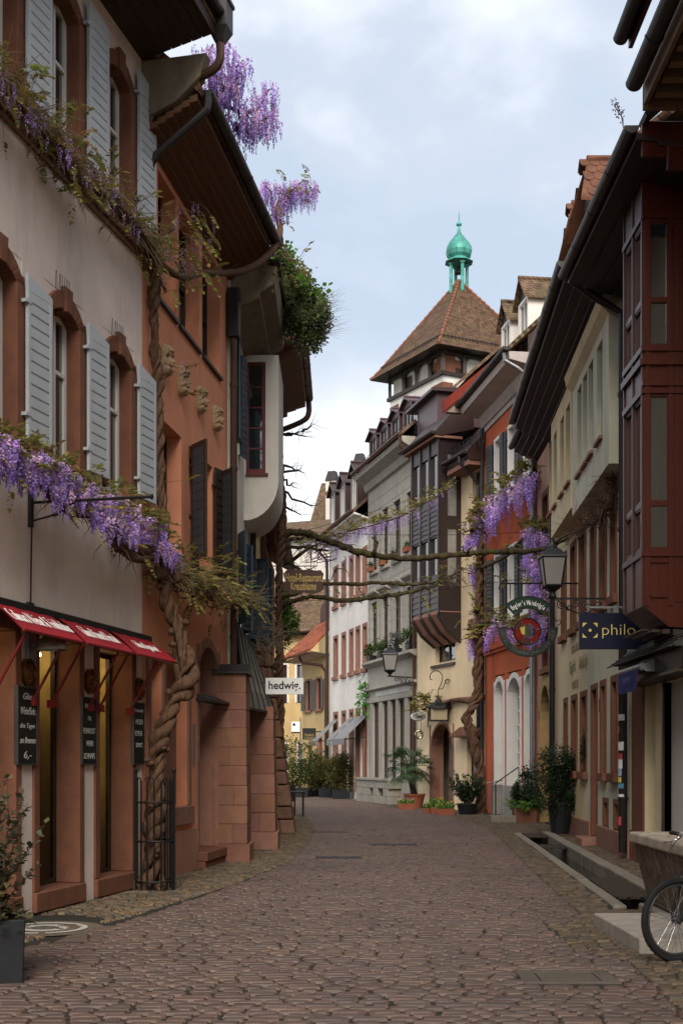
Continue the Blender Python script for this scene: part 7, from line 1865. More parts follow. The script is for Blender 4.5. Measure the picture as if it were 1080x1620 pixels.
# ---- boxwood in a tall dark pot, stone planter with a small conifer
r = thing('potted_boxwood', 'dark clipped boxwood ball in a tall black pot on a red saucer', 'potted plant', G(885, 1322))
pot_round(r, .19, .27, .72, M_potd, saucer=True); rg = random.Random(31); lf = MB()
leaf_cloud(lf, (-.03, 0, 1.2), (.62, .55, .66), 8500, .045, rg, ncl=60, clump=.22); leaf_cloud(lf, (0, 0, 1.15), (.38, .36, .45), 1500, .05, rg, ncl=30, clump=.3)
lf.build('leaves', M_leafd, r)
mb = MB(); mb.tube([(0, 0, .6), (.02, 0, 1.3)], [.03, .015], 6); mb.build('stem', M_barkd, r)
r = thing('potted_conifer', 'slim dark conifer standing behind the boxwood ball against the straw wall', 'potted plant', G(899, 1318)); pot_round(r, .13, .17, .35, M_potd); rg = random.Random(33); lf = MB()
leaf_cloud(lf, (0, 0, 1.35), (.26, .24, 1.05), 3200, .06, rg, ncl=40, clump=.2, shape=lambda q: q.x ** 2 + q.y ** 2 < (1.05 - q.z) ** 2 * .35); lf.build('leaves', M_leafd, r)
mb = MB(); mb.tube([(0, 0, .3), (0, 0, 2.2)], [.025, .008], 6); mb.build('stem', M_barkd, r)
r = thing('stone_planter', 'square red stone planter with a cone shaped conifer above leafy greens', 'potted plant', G(829, 1301)); pot_box(r, .60, .55, .40, M_sand, .95)
rg = random.Random(35); lf = MB(); leaf_cloud(lf, (.02, 0, .98), (.38, .36, .52), 4200, .05, rg, ncl=46, clump=.2, shape=lambda q: q.x ** 2 + q.y ** 2 < (1.08 - q.z) ** 2 * .5); lf.build('conifer_leaves', M_leafd, r)
lf = MB(); leaf_cloud(lf, (0, -.05, .47), (.45, .4, .17), 900, .09, rg, ncl=24, clump=.3); lf.build('trailing_leaves', M_leafb, r)
mb = MB(); mb.tube([(0, 0, .36), (0, 0, 1.4)], [.025, .008], 6); mb.build('stem', M_barkd, r)
mb = MB(); mb.box(-.33, .33, -.2, .25, 0, .19); o = mb.build('door_step', M_kerb, bevel=.015); o.location = G(795, 1301.5); tag(o, 'grey stone step before the white arched door, next to the stone planter', 'step')
p = R2F.P(925, 1228, .02); r = thing('sill_conifer', 'small dark conifer standing on the sill of the green house', 'potted plant', p); pot_round(r, .06, .08, .12, M_potd); lf = MB(); leaf_cloud(lf, (0, 0, .42), (.12, .12, .36), 700, .05, random.Random(37), ncl=16, clump=.25); lf.build('leaves', M_leafd, r)
# ---- plants in front of the cream house
r = thing('potted_oleander', 'bushy dark shrub in a round black pot before the canopied window', 'potted plant', G(738, 1289)); pot_round(r, .22, .30, .34, M_potd); rg = random.Random(41); lf = MB(); st = MB()
for i in range(34):
    pts = twig(st, (rg.uniform(-.12, .12), rg.uniform(-.12, .12), .3), V(rg.uniform(-.8, .7), rg.uniform(-.7, .7), 1), rg.uniform(.6, 1.15), .010, rg, 6, wob=.14)
    for j in range(2, len(pts)):
        for q in range(9): b = rg.uniform(.5, 1.9); leaf(lf, pts[j - 1].lerp(pts[j], rg.random()), V(rg.uniform(-1, 1), rg.uniform(-1, 1), rg.uniform(-.4, 1)), rg.uniform(.09, .15), rg, (b, b * 1.05, b * .95), .22)
st.build('stems', M_barkd, r); lf.build('leaves', M_leafd, r)
r = thing('potted_palm', 'fan palm with drooping fronds in a big terracotta tub before the grey house', 'palm', G(655, 1279)); pot_round(r, .26, .36, .50, M_terra)
rg = random.Random(43); tr = MB(); P_, R_ = smooth_path([((0, 0, .45), .11), ((-.08, 0, .8), .10), ((-.16, 0, 1.15), .10), ((-.2, 0, 1.45), .09)], 4); tr.tube(P_, R_, 8); tr.build('trunk', M_barkd, r)
fr = MB()
for i in range(44):
    a = i * 2.399; el_ = rg.uniform(-.6, 1.25); d = V(math.cos(a) * math.cos(el_), math.sin(a) * math.cos(el_), math.sin(el_)); base = V(-.2, 0, 1.42); L = rg.uniform(.42, .72); tip = base + d * L
    fr.tube([base, base.lerp(tip, .5) + V(0, 0, .03), tip], .010, 4)
    side = d.cross(V(0, 0, 1)).normalized(); upv = side.cross(d); b = rg.uniform(.6, 1.5)
    for k in range(15):
        t = -1.35 + 2.7 * k / 14; fd_ = (d * math.cos(t) + side * math.sin(t) - V(0, 0, .25)).normalized(); ll = rg.uniform(.36, .48); p1 = tip + fd_ * ll * .6 + V(0, 0, -.02); p2 = tip + fd_ * ll + V(0, 0, -.10 - .05 * rg.random()); wv = fd_.cross(upv).normalized() * .017
        fr.face([tip, p1 + wv, p2, p1 - wv], (b * rg.uniform(.85, 1.2), b, b))
fr.build('fronds', mat('palm_green', (.030, .058, .022), .5, .2, 6, tint=True, spec=.3), r)
def flower_box(x, y, w, h, label, seed, cols, lh=.2, m=M_terra, fl=True):
    r = thing('flower_box', label, 'flower box', G(x, y), group='terracotta planters at the cream house'); pot_box(r, w, .26, h, m, .9); rg = random.Random(seed); lf = MB()
    for i in range(120): b = rg.uniform(.6, 1.5); leaf(lf, (rg.uniform(-w * .42, w * .42), rg.uniform(-.1, .1), h * .92), V(rg.uniform(-.6, .6), rg.uniform(-.6, .6), 1), rg.uniform(.5, 1.1) * lh, rg, (b, b, b), .16)
    lf.build('leaves', M_leafb, r)
    if fl:
        f = MB()
        for i in range(16):
            p = V(rg.uniform(-w * .42, w * .42), rg.uniform(-.12, .1), h + lh * rg.uniform(.3, .9))
            for q in range(5): a = q * 1.257; leaf(f, p, (math.cos(a), -.4, math.sin(a)), .035, rg, rg.choice(cols), .6)
        f.build('flowers', mat('petal_white', (.6, .58, .5), .8, .1, 9, tint=True), r)
flower_box(642, 1281.5, .58, .22, 'terracotta box of pink and white flowers at the foot of the palm tub', 51, ((1, .9, .9), (.8, .3, .4)))
flower_box(680, 1287, .44, .17, 'small terracotta box closest to the palm in a row before the arched door', 52, ((1.1, .8, .1), (1, 1, .9)))
flower_box(691, 1288, .40, .21, 'middle terracotta box with tall leaves before the arched door', 53, ((1.1, .8, .1), (1.1, .8, .1)), lh=.32)
flower_box(704, 1290, .56, .20, 'widest terracotta box with yellow flowers closest to the black shrub pot', 54, ((1.1, .8, .1), (1, .9, .6)), lh=.24)
# ---- shrubs in dark tubs at the bend
def tub_shrub(x, y, w, h, lab, seed, m, ph=.42, n=3800):
    r = thing('tub_shrub', lab, 'potted shrub', G(x, y), group='shrubs in dark tubs at the bend'); pot_box(r, w * .62, w * .6, ph, M_potd, .94)
    rg = random.Random(seed); lf = MB(); leaf_cloud(lf, (0, 0, ph + (h - ph) * .5), (w * .56, w * .5, (h - ph) * .58), n, .085, rg, ncl=44, clump=.24, hue=.35); lf.build('leaves', m, r)
    st = MB()
    for i in range(5): twig(st, (rg.uniform(-.1, .1), rg.uniform(-.1, .1), ph * .8), V(rg.uniform(-.4, .4), rg.uniform(-.4, .4), 1), (h - ph) * .8, .015, rg)
    st.build('stems', M_barkd, r)
tub_shrub(540, 1264.3, 1.25, 1.72, 'russet shrub in a square dark tub, first before the white house door', 61, M_leafr)
tub_shrub(518, 1261.8, 1.3, 1.75, 'russet shrub in a dark tub, second from the white house', 62, M_leafr)
tub_shrub(497, 1260, 1.2, 1.75, 'dark green shrub in a tub in the middle of the bend', 63, M_leafd)
tub_shrub(468, 1261.5, 1.9, 2.5, 'big yellow green shrub at the bend beside the rubble buttress', 64, mat('yellow_green_leaves', (.095, .115, .03), .5, .2, 9, tint=True, spec=.3), n=6000)
# ---- pots on sills of the grey house
for x, y, s, lb, mm in ((586, 1046, .5, 'geranium box with red flowers at the end of the grey house ledge', M_leafm), (603, 1040, .42, 'green geranium box above the bracket lantern', M_leafm), (626, 1033, .46, 'silver leaved plant on the ledge of the grey house', mat('silver_leaves', (.12, .13, .11), .6, .2, 9, tint=True)), (648, 1026, .42, 'round green plant closest to the brown downpipe', M_leafm)):
    p = R6F.P(x, y, .16); r = thing('sill_plant', lb, 'potted plant', p, R6F.rz, 'plants on the ledge of the grey house'); pot_box(r, s * 1.1, .22, .22, M_potd); rg = random.Random(int(x)); lf = MB(); leaf_cloud(lf, (0, -.02, .42), (s * .65, .25, .30), 520, .08, rg, ncl=18, clump=.3); lf.build('leaves', mm, r)
    if x < 590:
        f = MB()
        for i in range(14):
            q = V(rg.uniform(-s * .5, s * .5), -.18, rg.uniform(.3, .6))
            for j in range(4): leaf(f, q, (rg.uniform(-1, 1), -.5, rg.uniform(-1, 1)), .06, rg, (1, 1, 1), .6)
        f.build('flowers', mat('red_petals', (.35, .03, .02), .7, .2), r)
for x, y in ((591, 917), (609, 905), (628, 893), (648, 873)):
    p = R6F.P(x, y - 24 + 0, .14); p = R6F.at(R6F.u(x), .13, 9.21); r = thing('window_box', 'little terracotta window box on an upper sill of the grey house', 'flower box', p, R6F.rz, 'window boxes of the grey house'); pot_box(r, .55, .18, .18, M_terra); lf = MB(); leaf_cloud(lf, (0, 0, .25), (.28, .1, .12), 130, .07, random.Random(x), ncl=9); lf.build('leaves', M_leafm, r)

# ==================================================== wisteria
def twisted(mb, pts, strands=3, r=.07, spread=.075, pitch=.55, n=12, seed=1, lump=.2):
    """several stems wound round a common path"""
    P, Rr = smooth_path(pts, 16); rg = random.Random(seed); s = 0.0; ph = [6.283 * k / strands for k in range(strands)]; tr = [[] for _ in range(strands)]; rr = [[] for _ in range(strands)]; prev = None
    for i, p in enumerate(P):
        d = (P[min(i + 1, len(P) - 1)] - P[max(i - 1, 0)]).normalized(); x = d.orthogonal().normalized() if prev is None else (prev - d * prev.dot(d)).normalized(); prev = x; y = d.cross(x)
        if i: s += (p - P[i - 1]).length
        for k in range(strands):
            a = ph[k] + s * 6.283 / pitch + .7 * math.sin(s * 2.3 + seed); sc_ = Rr[i]
            tr[k].append(p + (x * math.cos(a) + y * math.sin(a)) * spread * sc_ * (1 + .35 * math.sin(s * 7 + k))); rr[k].append(r * sc_ * (.8 + .28 * k % .5 + lump * math.sin(s * 6.3 + k * 2.1) + lump * .6 * math.sin(s * 17 + k) + rg.uniform(-.08, .08)))
    for k in range(strands): mb.tube(tr[k], rr[k], n + 2, ridge=.09)
    return P
def wander(a, b, n, amp, rg):
    return [a.lerp(b, i / n) + V(rg.uniform(-amp, amp), rg.uniform(-amp, amp), rg.uniform(-amp, amp)) * (1 if 0 < i < n else 0) for i in range(n + 1)]
rg = random.Random(77)
wv = thing('wisteria', 'old wisteria with a twisted caged stem, flowering along the pink wall and over the eave', 'wisteria', (-2.33, 15.75, 0))
def wpart(mb, name, m, par, smooth=False):
    o = mb.build(name, m, par, smooth=smooth); o.matrix_parent_inverse = Matrix.Translation(-par.location); return o
tr = MB()
base = [((245, 1408, 15.75), 1.6), ((243, 1360, 15.75), 1.15), ((244, 1290, 15.78), 1.2), ((247, 1225, 15.8), 1.05), ((258, 1165, 15.9), 1.15), ((274, 1112, 16.0), 1.05), ((293, 1080, 16.1), 1.25), ((296, 1050, 16.15), 1.1), ((284, 1000, 16.2), .95), ((267, 952, 16.25), 1.0), ((262, 918, 16.25), 1.0)]
twisted(tr, [(W(*p), k ** 1.7 * .56) for p, k in base], 3, .084, .092, .62, seed=3, lump=.28)
up = [((262, 925, 16.25), 1.0), ((262, 880, 16.3), .85), ((258, 820, 16.3), .9), ((254, 740, 16.3), .85), ((252, 660, 16.3), .85), ((248, 580, 16.3), .85), ((244, 500, 16.25), .85), ((241, 440, 16.2), .9), ((242, 395, 16.15), .8)]
twisted(tr, [(W(*p), k * .78) for p, k in up], 3, .055, .052, .6, seed=5)
tr.tube(*smooth_path([(W(262, 915, 16.25), .09), (W(250, 905, 16.1), .075), (W(239, 909, 16.05), .07), (W(236, 915, 16.05), .045)], 5), 8)
tr.tube(*smooth_path([(W(262, 900, 16.25), .09), (W(275, 905, 16.2), .08), (W(283, 920, 16.2), .05)], 5), 8)
tr.tube(*smooth_path([(W(283, 1075, 16.15), .05), (W(278, 1040, 16.3), .04), (W(280, 1000, 16.35), .03)], 5), 8)
for i in range(26):      # burls and stubs
    p, k = rg.choice(base[1:]); q = W(*p) + V(rg.uniform(-.12, .12), rg.uniform(-.16, -.02), rg.uniform(-.2, .2)); tr.lathe([(.01, -.05), (.045, -.025), (.055, 0), (.03, .035), (.006, .05)], q, 7)
gnarl(tr, .022, 9); wpart(tr, 'trunk', M_bark, wv, True)
br = MB(); lv = MB(); fl = MB(); tw_ = MB()
def P1(x, y, o): return F1.P(x, y, o)
def P2(x, y, o): return F2.P(x, y, o)
arm_lo = [(P1(258, 880, -.3 + .3), .07), (P1(228, 872, .25), .065), (P1(192, 868, .28), .06), (P1(178, 838, .3), .06), (P1(150, 812, .3), .055), (P1(108, 800, .3), .055), (P1(75, 768, .3), .055), (P1(40, 745, .28), .05), (P1(0, 716, .28), .05), (P1(-40, 690, .28), .045)]
pl, rl = smooth_path(arm_lo, 8); br.tube([p + V(rg.uniform(-.015, .015), rg.uniform(-.015, .015), rg.uniform(-.015, .015)) for p in pl], rl, 8)
for s in range(5): br.tube([p + V(.05 * math.sin(i * .31 + s * 1.3), .05 * math.cos(i * .27 + s), .07 * math.sin(i * .23 + s * 2.2)) for i, p in enumerate(pl)], [.018] * len(pl), 6)
br.tube(*smooth_path([(W(252, 880, 16.2), .05), (P1(222, 885, .3), .05), (P1(205, 880, .32), .045), (P1(195, 860, .32), .045), (P1(185, 835, .32), .04)], 6), 7)
arm_up = [(W(242, 400, 16.15), .075), (P1(226, 372, .22), .06), (P1(196, 340, .24), .06), (P1(160, 300, .22), .055), (P1(120, 285, .22), .055), (P1(102, 250, .22), .05), (P1(75, 212, .22), .05), (P1(40, 172, .22), .045), (P1(0, 128, .22), .045), (P1(-40, 88, .22), .04)]
pu_, ru_ = smooth_path(arm_up, 8); br.tube([p + V(rg.uniform(-.015, .015), 0, rg.uniform(-.015, .015)) for p in pu_], ru_, 8)
for s in range(3): br.tube([p + V(.04 * math.sin(i * .33 + s * 1.3), 0, .06 * math.sin(i * .29 + s * 2.2)) for i, p in enumerate(pu_)], [.015] * len(pu_), 6)
arm_2 = [(W(264, 905, 16.25), .07), (P2(282, 912, .25), .045), (P2(300, 920, .3), .04), (P2(322, 925, .3), .035), (P2(345, 935, .35), .03), (W(372, 942, 20.2), .028), (W(400, 945, 21.2), .02)]
p2_, r2_ = smooth_path(arm_2, 8); br.tube(p2_, r2_, 7)
for s in range(7):
    j0 = rg.randrange(4, 14); br.tube([p + V(.1 * math.sin(i * .35 + s * 1.3), .05 * math.sin(i + s), .12 * math.sin(i * .37 + s * 2.2) - .02 * s) for i, p in enumerate(p2_[j0:])], [.012] * len(p2_[j0:]), 5)
roof_arm = [(W(242, 405, 16.15), .07), (W(262, 425, 16.6), .05), (W(290, 438, 17.3), .05), (W(320, 432, 18.2), .05), (W(352, 432, 19.3), .05), (W(385, 428, 19.9), .055), (W(415, 412, 20.3), .06), (W(436, 388, 20.6), .06), (W(443, 362, 20.8), .055), (W(438, 336, 20.8), .045), (W(446, 312, 20.8), .03), (W(470, 296, 20.8), .018)]
pr_, rr_ = smooth_path(roof_arm, 8); br.tube(pr_, rr_, 8)
for a, b in (((242, 392, 16.15), (275, 345, 16.7)), ((243, 410, 16.15), (262, 460, 16.3)), ((240, 395, 16.15), (228, 430, 16.0))): br.tube(wander(W(*a), W(*b), 5, .05, rg), [.05, .045, .04, .03, .025, .015], 7)
top_br = [((338, 150, 17.0), (372, 130, 17.2)), ((345, 160, 17.2), (400, 195, 17.6)), ((372, 205, 17.6), (430, 140, 18.2)), ((370, 200, 17.6), (415, 215, 17.9)), ((340, 150, 17.0), (345, 90, 16.9)), ((360, 140, 17.1), (385, 95, 17.3)), ((400, 195, 17.6), (436, 185, 18.2))]
for a, b in top_br: br.tube(wander(W(*a), W(*b), 6, .05, rg), [.035, .032, .028, .024, .018, .013, .008], 6)
gut_br = [((436, 335, 20.8), (418, 288, 20.5)), ((440, 325, 20.8), (500, 296, 21.2)), ((445, 318, 20.8), (480, 286, 21.0)), ((443, 372, 20.8), (462, 415, 20.9)), ((436, 390, 20.6), (455, 402, 20.9))]
for a, b in gut_br: br.tube(wander(W(*a), W(*b), 5, .05, rg), [.025, .02, .016, .013, .01, .006], 6)
# clothing of the arms: tangled twigs, young leaves, flowers
def dress(path, n_tw, n_lf, tw_len, up_, rg, tws=tw_, lvs=lv, lL=.2, out=V(.9, -.2, 0)):
    for i in range(n_tw):
        p = rg.choice(path); d = V(rg.uniform(-1, 1), rg.uniform(-1, 1), rg.uniform(-.5, up_)) + out * .3; pts = twig(tws, p, d, tw_len * rg.uniform(.4, 1.3), .008, rg, 5, droop=rg.choice((.0, .12)), wob=.35, sides=4)
        if rg.random() < n_lf: vine_leaf(lvs, pts[-1], pts[-1] - pts[-2], lL * rg.uniform(.6, 1.2), rg)
        if rg.random() < n_lf * .6: vine_leaf(lvs, pts[3], V(rg.uniform(-1, 1), rg.uniform(-1, 1), rg.uniform(-.2, .8)), lL * rg.uniform(.6, 1.2), rg)
dress(pl, 230, .10, .32, .3, rg)
for x in range(-20, 262, 2):      # young leaves above the flowers
    y = 715 + (x + 5) * .56 - 34
    for q in range(2):
        if rg.random() < .75: p = P1(x, y + rg.uniform(-14, 26) + (12 if 110 < x < 140 else 0), rg.uniform(.22, .48)); vine_leaf(lv, p, V(rg.uniform(-1, 1), rg.uniform(-.8, .3), rg.uniform(-.1, 1)), rg.uniform(.12, .21), rg)
for x in range(-30, 266):
    y = 698 + (x + 5) * .52; dens = 1.35 if x < 62 else (.95 if x < 108 else (.55 if x < 135 else .85))
    nn = int(dens) + (rg.random() < dens % 1)
    for q in range(nn):
        yy = y + rg.uniform(-24, 26) + (8 if x > 130 else 0); p = P1(x, yy, rg.uniform(.26, .56)) if x < 222 else W(x, yy, 15.8 + rg.uniform(-.2, .1)); raceme(fl, p, rg.uniform(.14, .30), rg.uniform(.032, .052), rg)
dress(pu_, 620, .26, .42, .7, rg, lL=.14)
for i in range(80):
    x = rg.uniform(-10, 235); y = 128 + x * 1.04 + rg.uniform(-30, 14); raceme(fl, P1(x, y, rg.uniform(.25, .45)) if x < 222 else W(x, y, 15.9), rg.uniform(.10, .2), .022, rg, 26)
dress(p2_, 420, .35, .42, .6, rg, lL=.17)
for i in range(50):
    x = rg.uniform(268, 375); y = 900 + rg.uniform(-38, 32); vine_leaf(lv, W(x, y, 17 + (x - 268) * .033 + rg.uniform(-.25, 0)), V(rg.uniform(-1, 1), rg.uniform(-.8, .3), rg.uniform(-.3, .8)), rg.uniform(.14, .24), rg, (rg.uniform(.9, 1.5),) * 2 + (.9,))
for i in range(14): raceme(fl, W(rg.uniform(255, 285), rg.uniform(855, 885), 16.0), rg.uniform(.14, .24), .03, rg)
# shoots hanging beside the upper stem
for i in range(46):
    x = rg.uniform(238, 330); y = rg.uniform(318, 440) ; Zq = 16.2 + (x - 240) * .022 - .25; q = W(x, y, Zq); pts = twig(tw_, q, V(rg.uniform(0, 1), rg.uniform(-1, 0), rg.uniform(-.3, .6)), rg.uniform(.2, .5), .006, rg, 5, droop=.25, wob=.25, sides=4)
    vine_leaf(lv, pts[-1], V(.4, -.3, -.6), rg.uniform(.12, .2), rg)
    if rg.random() < .55: raceme(fl, pts[2], rg.uniform(.14, .28), .022, rg, 30)
for x, y, dx, dy in ((262, 575, 30, 0), (255, 655, 50, -25), (258, 760, 30, 15), (250, 470, 28, -45), (248, 400, 80, 30)):
    pts = twig(tw_, W(x, y, 16.5), W(x + dx, y + dy, 17.6) - W(x, y, 16.5), (W(x + dx, y + dy, 17.6) - W(x, y, 16.5)).length, .007, rg, 6, wob=.1, sides=4)
    vine_leaf(lv, pts[-1], V(.4, 0, .3), .2, rg)
raceme(fl, P2(288, 572, .25), .3, .025, rg, 40)
# flowers on the roof edge
for i in range(190):
    a, b = rg.choice(top_br); t = rg.random(); A, B = W(*a), W(*b); p = A.lerp(B, t) + V(rg.uniform(-.12, .16), rg.uniform(-.15, .15), rg.uniform(-.06, .22)); raceme(fl, p, rg.uniform(.18, .40), rg.uniform(.03, .048), rg)
for i in range(80): raceme(fl, W(rg.uniform(305, 372), rg.uniform(66, 150), rg.uniform(16.9, 17.3)), rg.uniform(.16, .32), rg.uniform(.028, .04), rg)
for i in range(36): raceme(fl, W(rg.uniform(400, 438), rg.uniform(125, 195), 18.0), rg.uniform(.2, .36), rg.uniform(.03, .04), rg)
for i in range(95):
    a, b = rg.choice(gut_br[:3]); p = W(*a).lerp(W(*b), rg.random()) + V(rg.uniform(-.06, .06), rg.uniform(-.1, .1), rg.uniform(-.02, .06)); raceme(fl, p, rg.uniform(.2, .40), rg.uniform(.026, .038), rg)
for i in range(60): raceme(fl, W(rg.uniform(412, 502), rg.uniform(284, 304), 20.9 + rg.uniform(-.15, .15)), rg.uniform(.2, .42), rg.uniform(.028, .04), rg)
dress([W(x, y, 20.8) for x, y in ((440, 345), (455, 405), (465, 412), (440, 400), (425, 405), (410, 415), (450, 310), (490, 296))], 46, .5, .35, .8, rg, lL=.15)
wpart(br, 'branch', M_bark, wv, True); wpart(tw_, 'twigs', mat('pale_vine_twigs', (.17, .13, .075), .9, .3, 9), wv); wpart(lv, 'leaves', M_vleaf, wv); wpart(fl, 'blossoms', M_bloss, wv)

# ---- the vine that crosses the street
cv = thing('crossing_vine', 'mossy vine climbing past the oriel and reaching across the street on wires', 'vine', (-1.45, 28.4, 0))
rg = random.Random(88); tr = MB(); br = MB(); tw_ = MB(); lv = MB(); fl = MB()
twisted(tr, [(W(447, 1318, 28.2), 1.2), (W(444, 1180, 28.2), 1.1), (W(442, 1060, 28.0), 1.1), (W(441, 980, 27.9), 1.0), (W(442, 910, 27.9), 1.0), (W(445, 850, 27.9), 1.1), (W(447, 790, 27.8), .85), (W(443, 730, 27.8), .7), (W(440, 680, 27.8), .6), (W(439, 640, 27.7), .5)], 3, .048, .05, .6, seed=9)
gnarl(tr, .03, 6); wpart(tr, 'trunk', M_bark, cv, True)
mossy = MB()
b1_ = [(W(446, 850, 27.9), .11), (W(462, 842, 28), .10), (W(490, 845, 28.1), .105), (W(525, 858, 28.3), .10), (W(575, 875, 28.4), .105), (W(640, 883, 28.4), .095), (W(700, 880, 28.5), .09), (W(760, 874, 28.6), .09), (W(820, 872, 28.4), .085), (W(862, 868, 28.0), .06), (W(900, 850, 27.0), .035)]
r_ = 0; b1_ = [(p, q * .76) for p, q in b1_]; p_, r_ = smooth_path(b1_, 10); mossy.tube([p + V(rg.uniform(-.012, .012), rg.uniform(-.02, .02), rg.uniform(-.02, .02)) for p in p_], [q * (1 + rg.uniform(-.15, .15)) for q in r_], 8)
b2_ = [(W(444, 945, 27.9), .05), (W(470, 938, 28), .055), (W(512, 924, 28.2), .055), (W(560, 924, 28.2), .055), (W(610, 922, 28.2), .05), (W(640, 925, 28.2), .045), (W(690, 920, 28.2), .04), (W(718, 908, 28.2), .03), (W(732, 898, 28.2), .02)]
b3_ = [(W(443, 962, 27.9), .07), (W(462, 952, 28), .065), (W(495, 944, 28.2), .06), (W(543, 951, 28.2), .065), (W(585, 945, 28.2), .065), (W(620, 942, 28.2), .06), (W(660, 934, 28.2), .05), (W(690, 926, 28.2), .04), (W(715, 915, 28.2), .03)]
pb2, rb2 = smooth_path([(p, q * .8) for p, q in b2_], 8); pb3, rb3 = smooth_path([(p, q * .8) for p, q in b3_], 8)
for p_q, r_q in ((pb2, rb2), (pb3, rb3)): mossy.tube([p + V(0, rg.uniform(-.02, .02), rg.uniform(-.02, .02)) for p in p_q], r_q, 7)
for a, b, ra in (((590, 876), (598, 858), .05), ((598, 858), (588, 850), .03), ((738, 876), (745, 866), .04), ((735, 873), (728, 866), .03), ((800, 872), (805, 862), .03), ((445, 870), (480, 865), .05), ((480, 865), (520, 872), .04), ((446, 880), (475, 900), .05), ((446, 893), (500, 862), .05)):
    mossy.tube(wander(W(*a, 28.2), W(*b, 28.2), 4, .04, rg), [ra, ra * .9, ra * .8, ra * .7, ra * .45], 6)
gnarl(mossy, .03, 7); wpart(mossy, 'mossy_branch', M_mossbark, cv, True)
for a, b in (((440, 683), (486, 691)), ((440, 693), (478, 683)), ((478, 683), (492, 670)), ((441, 735), (472, 745)), ((442, 742), (480, 748)), ((443, 775), (500, 800)), ((443, 800), (476, 815)), ((444, 820), (430, 790)), ((438, 870), (425, 800)), ((446, 760), (462, 770))):
    pts = wander(W(*a, 27.9), W(*b, 28.0), 5, .06, rg); br.tube(pts, [.035, .03, .027, .022, .016, .01], 6)
    for q in range(6): twig(tw_, pts[-1 - q % 3], V(rg.uniform(-.2, 1), rg.uniform(-.5, .5), rg.uniform(-.2, .9)), rg.uniform(.15, .5), .006, rg, 4, wob=.3, sides=4)
dress(pb2 + pb3[10:], 130, .06, .35, .9, rg, tw_, lv); dress(pb3[34:] + pb2[40:], 110, .12, .4, .8, rg, tw_, lv)
for i in range(150): q = W(rg.uniform(370, 448), rg.gauss(1018, 14), rg.uniform(23.5, 27)); twig(tw_, q, V(rg.uniform(-1, 1), rg.uniform(-1, 1), rg.uniform(-.6, .7)), rg.uniform(.3, .8), .010, rg, 6, wob=.5, sides=4)
for i in range(26): q = W(rg.uniform(444, 540), rg.uniform(850, 900), 28.1); twig(br, q, V(rg.uniform(-1, 1), rg.uniform(-.4, .4), rg.uniform(-.6, .6)), rg.uniform(.4, .9), .014, rg, 6, wob=.45, sides=5)
gar = [(470, 868), (500, 862), (530, 846), (560, 838), (590, 831), (610, 825), (632, 818), (655, 806), (675, 794), (700, 780), (720, 767)]
gp = []
for (a, b), (c_, d_) in zip(gar, gar[1:]):
    for q in range(6): t = q / 6; gp.append(W(a + (c_ - a) * t, b + (d_ - b) * t, 28.5 + (a + (c_ - a) * t - 470) * .037))
br.tube(gp, .018, 5)
for i, p in enumerate(gp):
    t = i / len(gp)
    for q in range(3):
        if rg.random() < (.9 if .12 < t < .62 else .35) : raceme(fl, p + V(rg.uniform(-.12, .12), rg.uniform(-.1, .1), rg.uniform(-.08, .1)), rg.uniform(.18, .42), rg.uniform(.035, .06), rg, 34)
    for q in range(3): vine_leaf(lv, p + V(rg.uniform(-.1, .1), rg.uniform(-.1, .1), rg.uniform(0, .16)), V(rg.uniform(-1, 1), rg.uniform(-1, 1), rg.uniform(-.1, 1)), rg.uniform(.14, .26), rg)
for i in range(30): raceme(fl, W(rg.uniform(470, 560), rg.uniform(855, 882), 28.3), rg.uniform(.15, .35), .04, rg, 30)
wpart(br, 'branch', M_barkd, cv, True); wpart(tw_, 'twigs', mat('grey_vine_twigs', (.11, .085, .06), .9, .3, 9), cv); wpart(lv, 'leaves', M_vleaf, cv); wpart(fl, 'blossoms', M_bloss, cv)
iv = MB(); leaf_cloud(iv, W(454, 988, 29.3), (.26, .3, .42), 1500, .07, rg, ncl=26, clump=.3); leaf_cloud(iv, W(448, 965, 29.3), (.16, .2, .6), 600, .07, rg, ncl=16, clump=.3); wpart(iv, 'ivy_leaves', M_leafb, cv)

# ---- flowering wisteria between the cream and the red house
rv = thing('wisteria', 'purple flowering wisteria climbing between the cream house and the red house', 'wisteria', G(760, 1292))
rg = random.Random(99); tr = MB(); br = MB(); tw_ = MB(); lv = MB(); fl = MB()
Zw = 38.6
st_ = [(761, 1290, 1.3), (761, 1250, 1.1), (760, 1216, 1.1), (752, 1178, 1.0), (741, 1152, 1.0), (738, 1132, .95), (750, 1114, 1.0), (756, 1092, 1.0), (755, 1040, .95), (757, 985, .8), (758, 910, .75), (762, 860, .7), (772, 820, .6), (785, 790, .5), (810, 765, .4)]
twisted(tr, [(W(x, y, Zw - .05), k) for x, y, k in st_], 3, .085, .075, 1.0, seed=11)
tr.tube(*smooth_path([(W(752, 1112, Zw), .12), (W(735, 1108, Zw + .2), .09), (W(715, 1108, Zw + 1.0), .06), (W(700, 1112, Zw + 1.5), .04)], 6), 7)
gnarl(tr, .05, 4); wpart(tr, 'trunk', M_bark, rv, True)
def red_pt(x, y, o=.4):
    if x > 768: return R4F.P(x, y, o)
    return W(x, y, Zw)
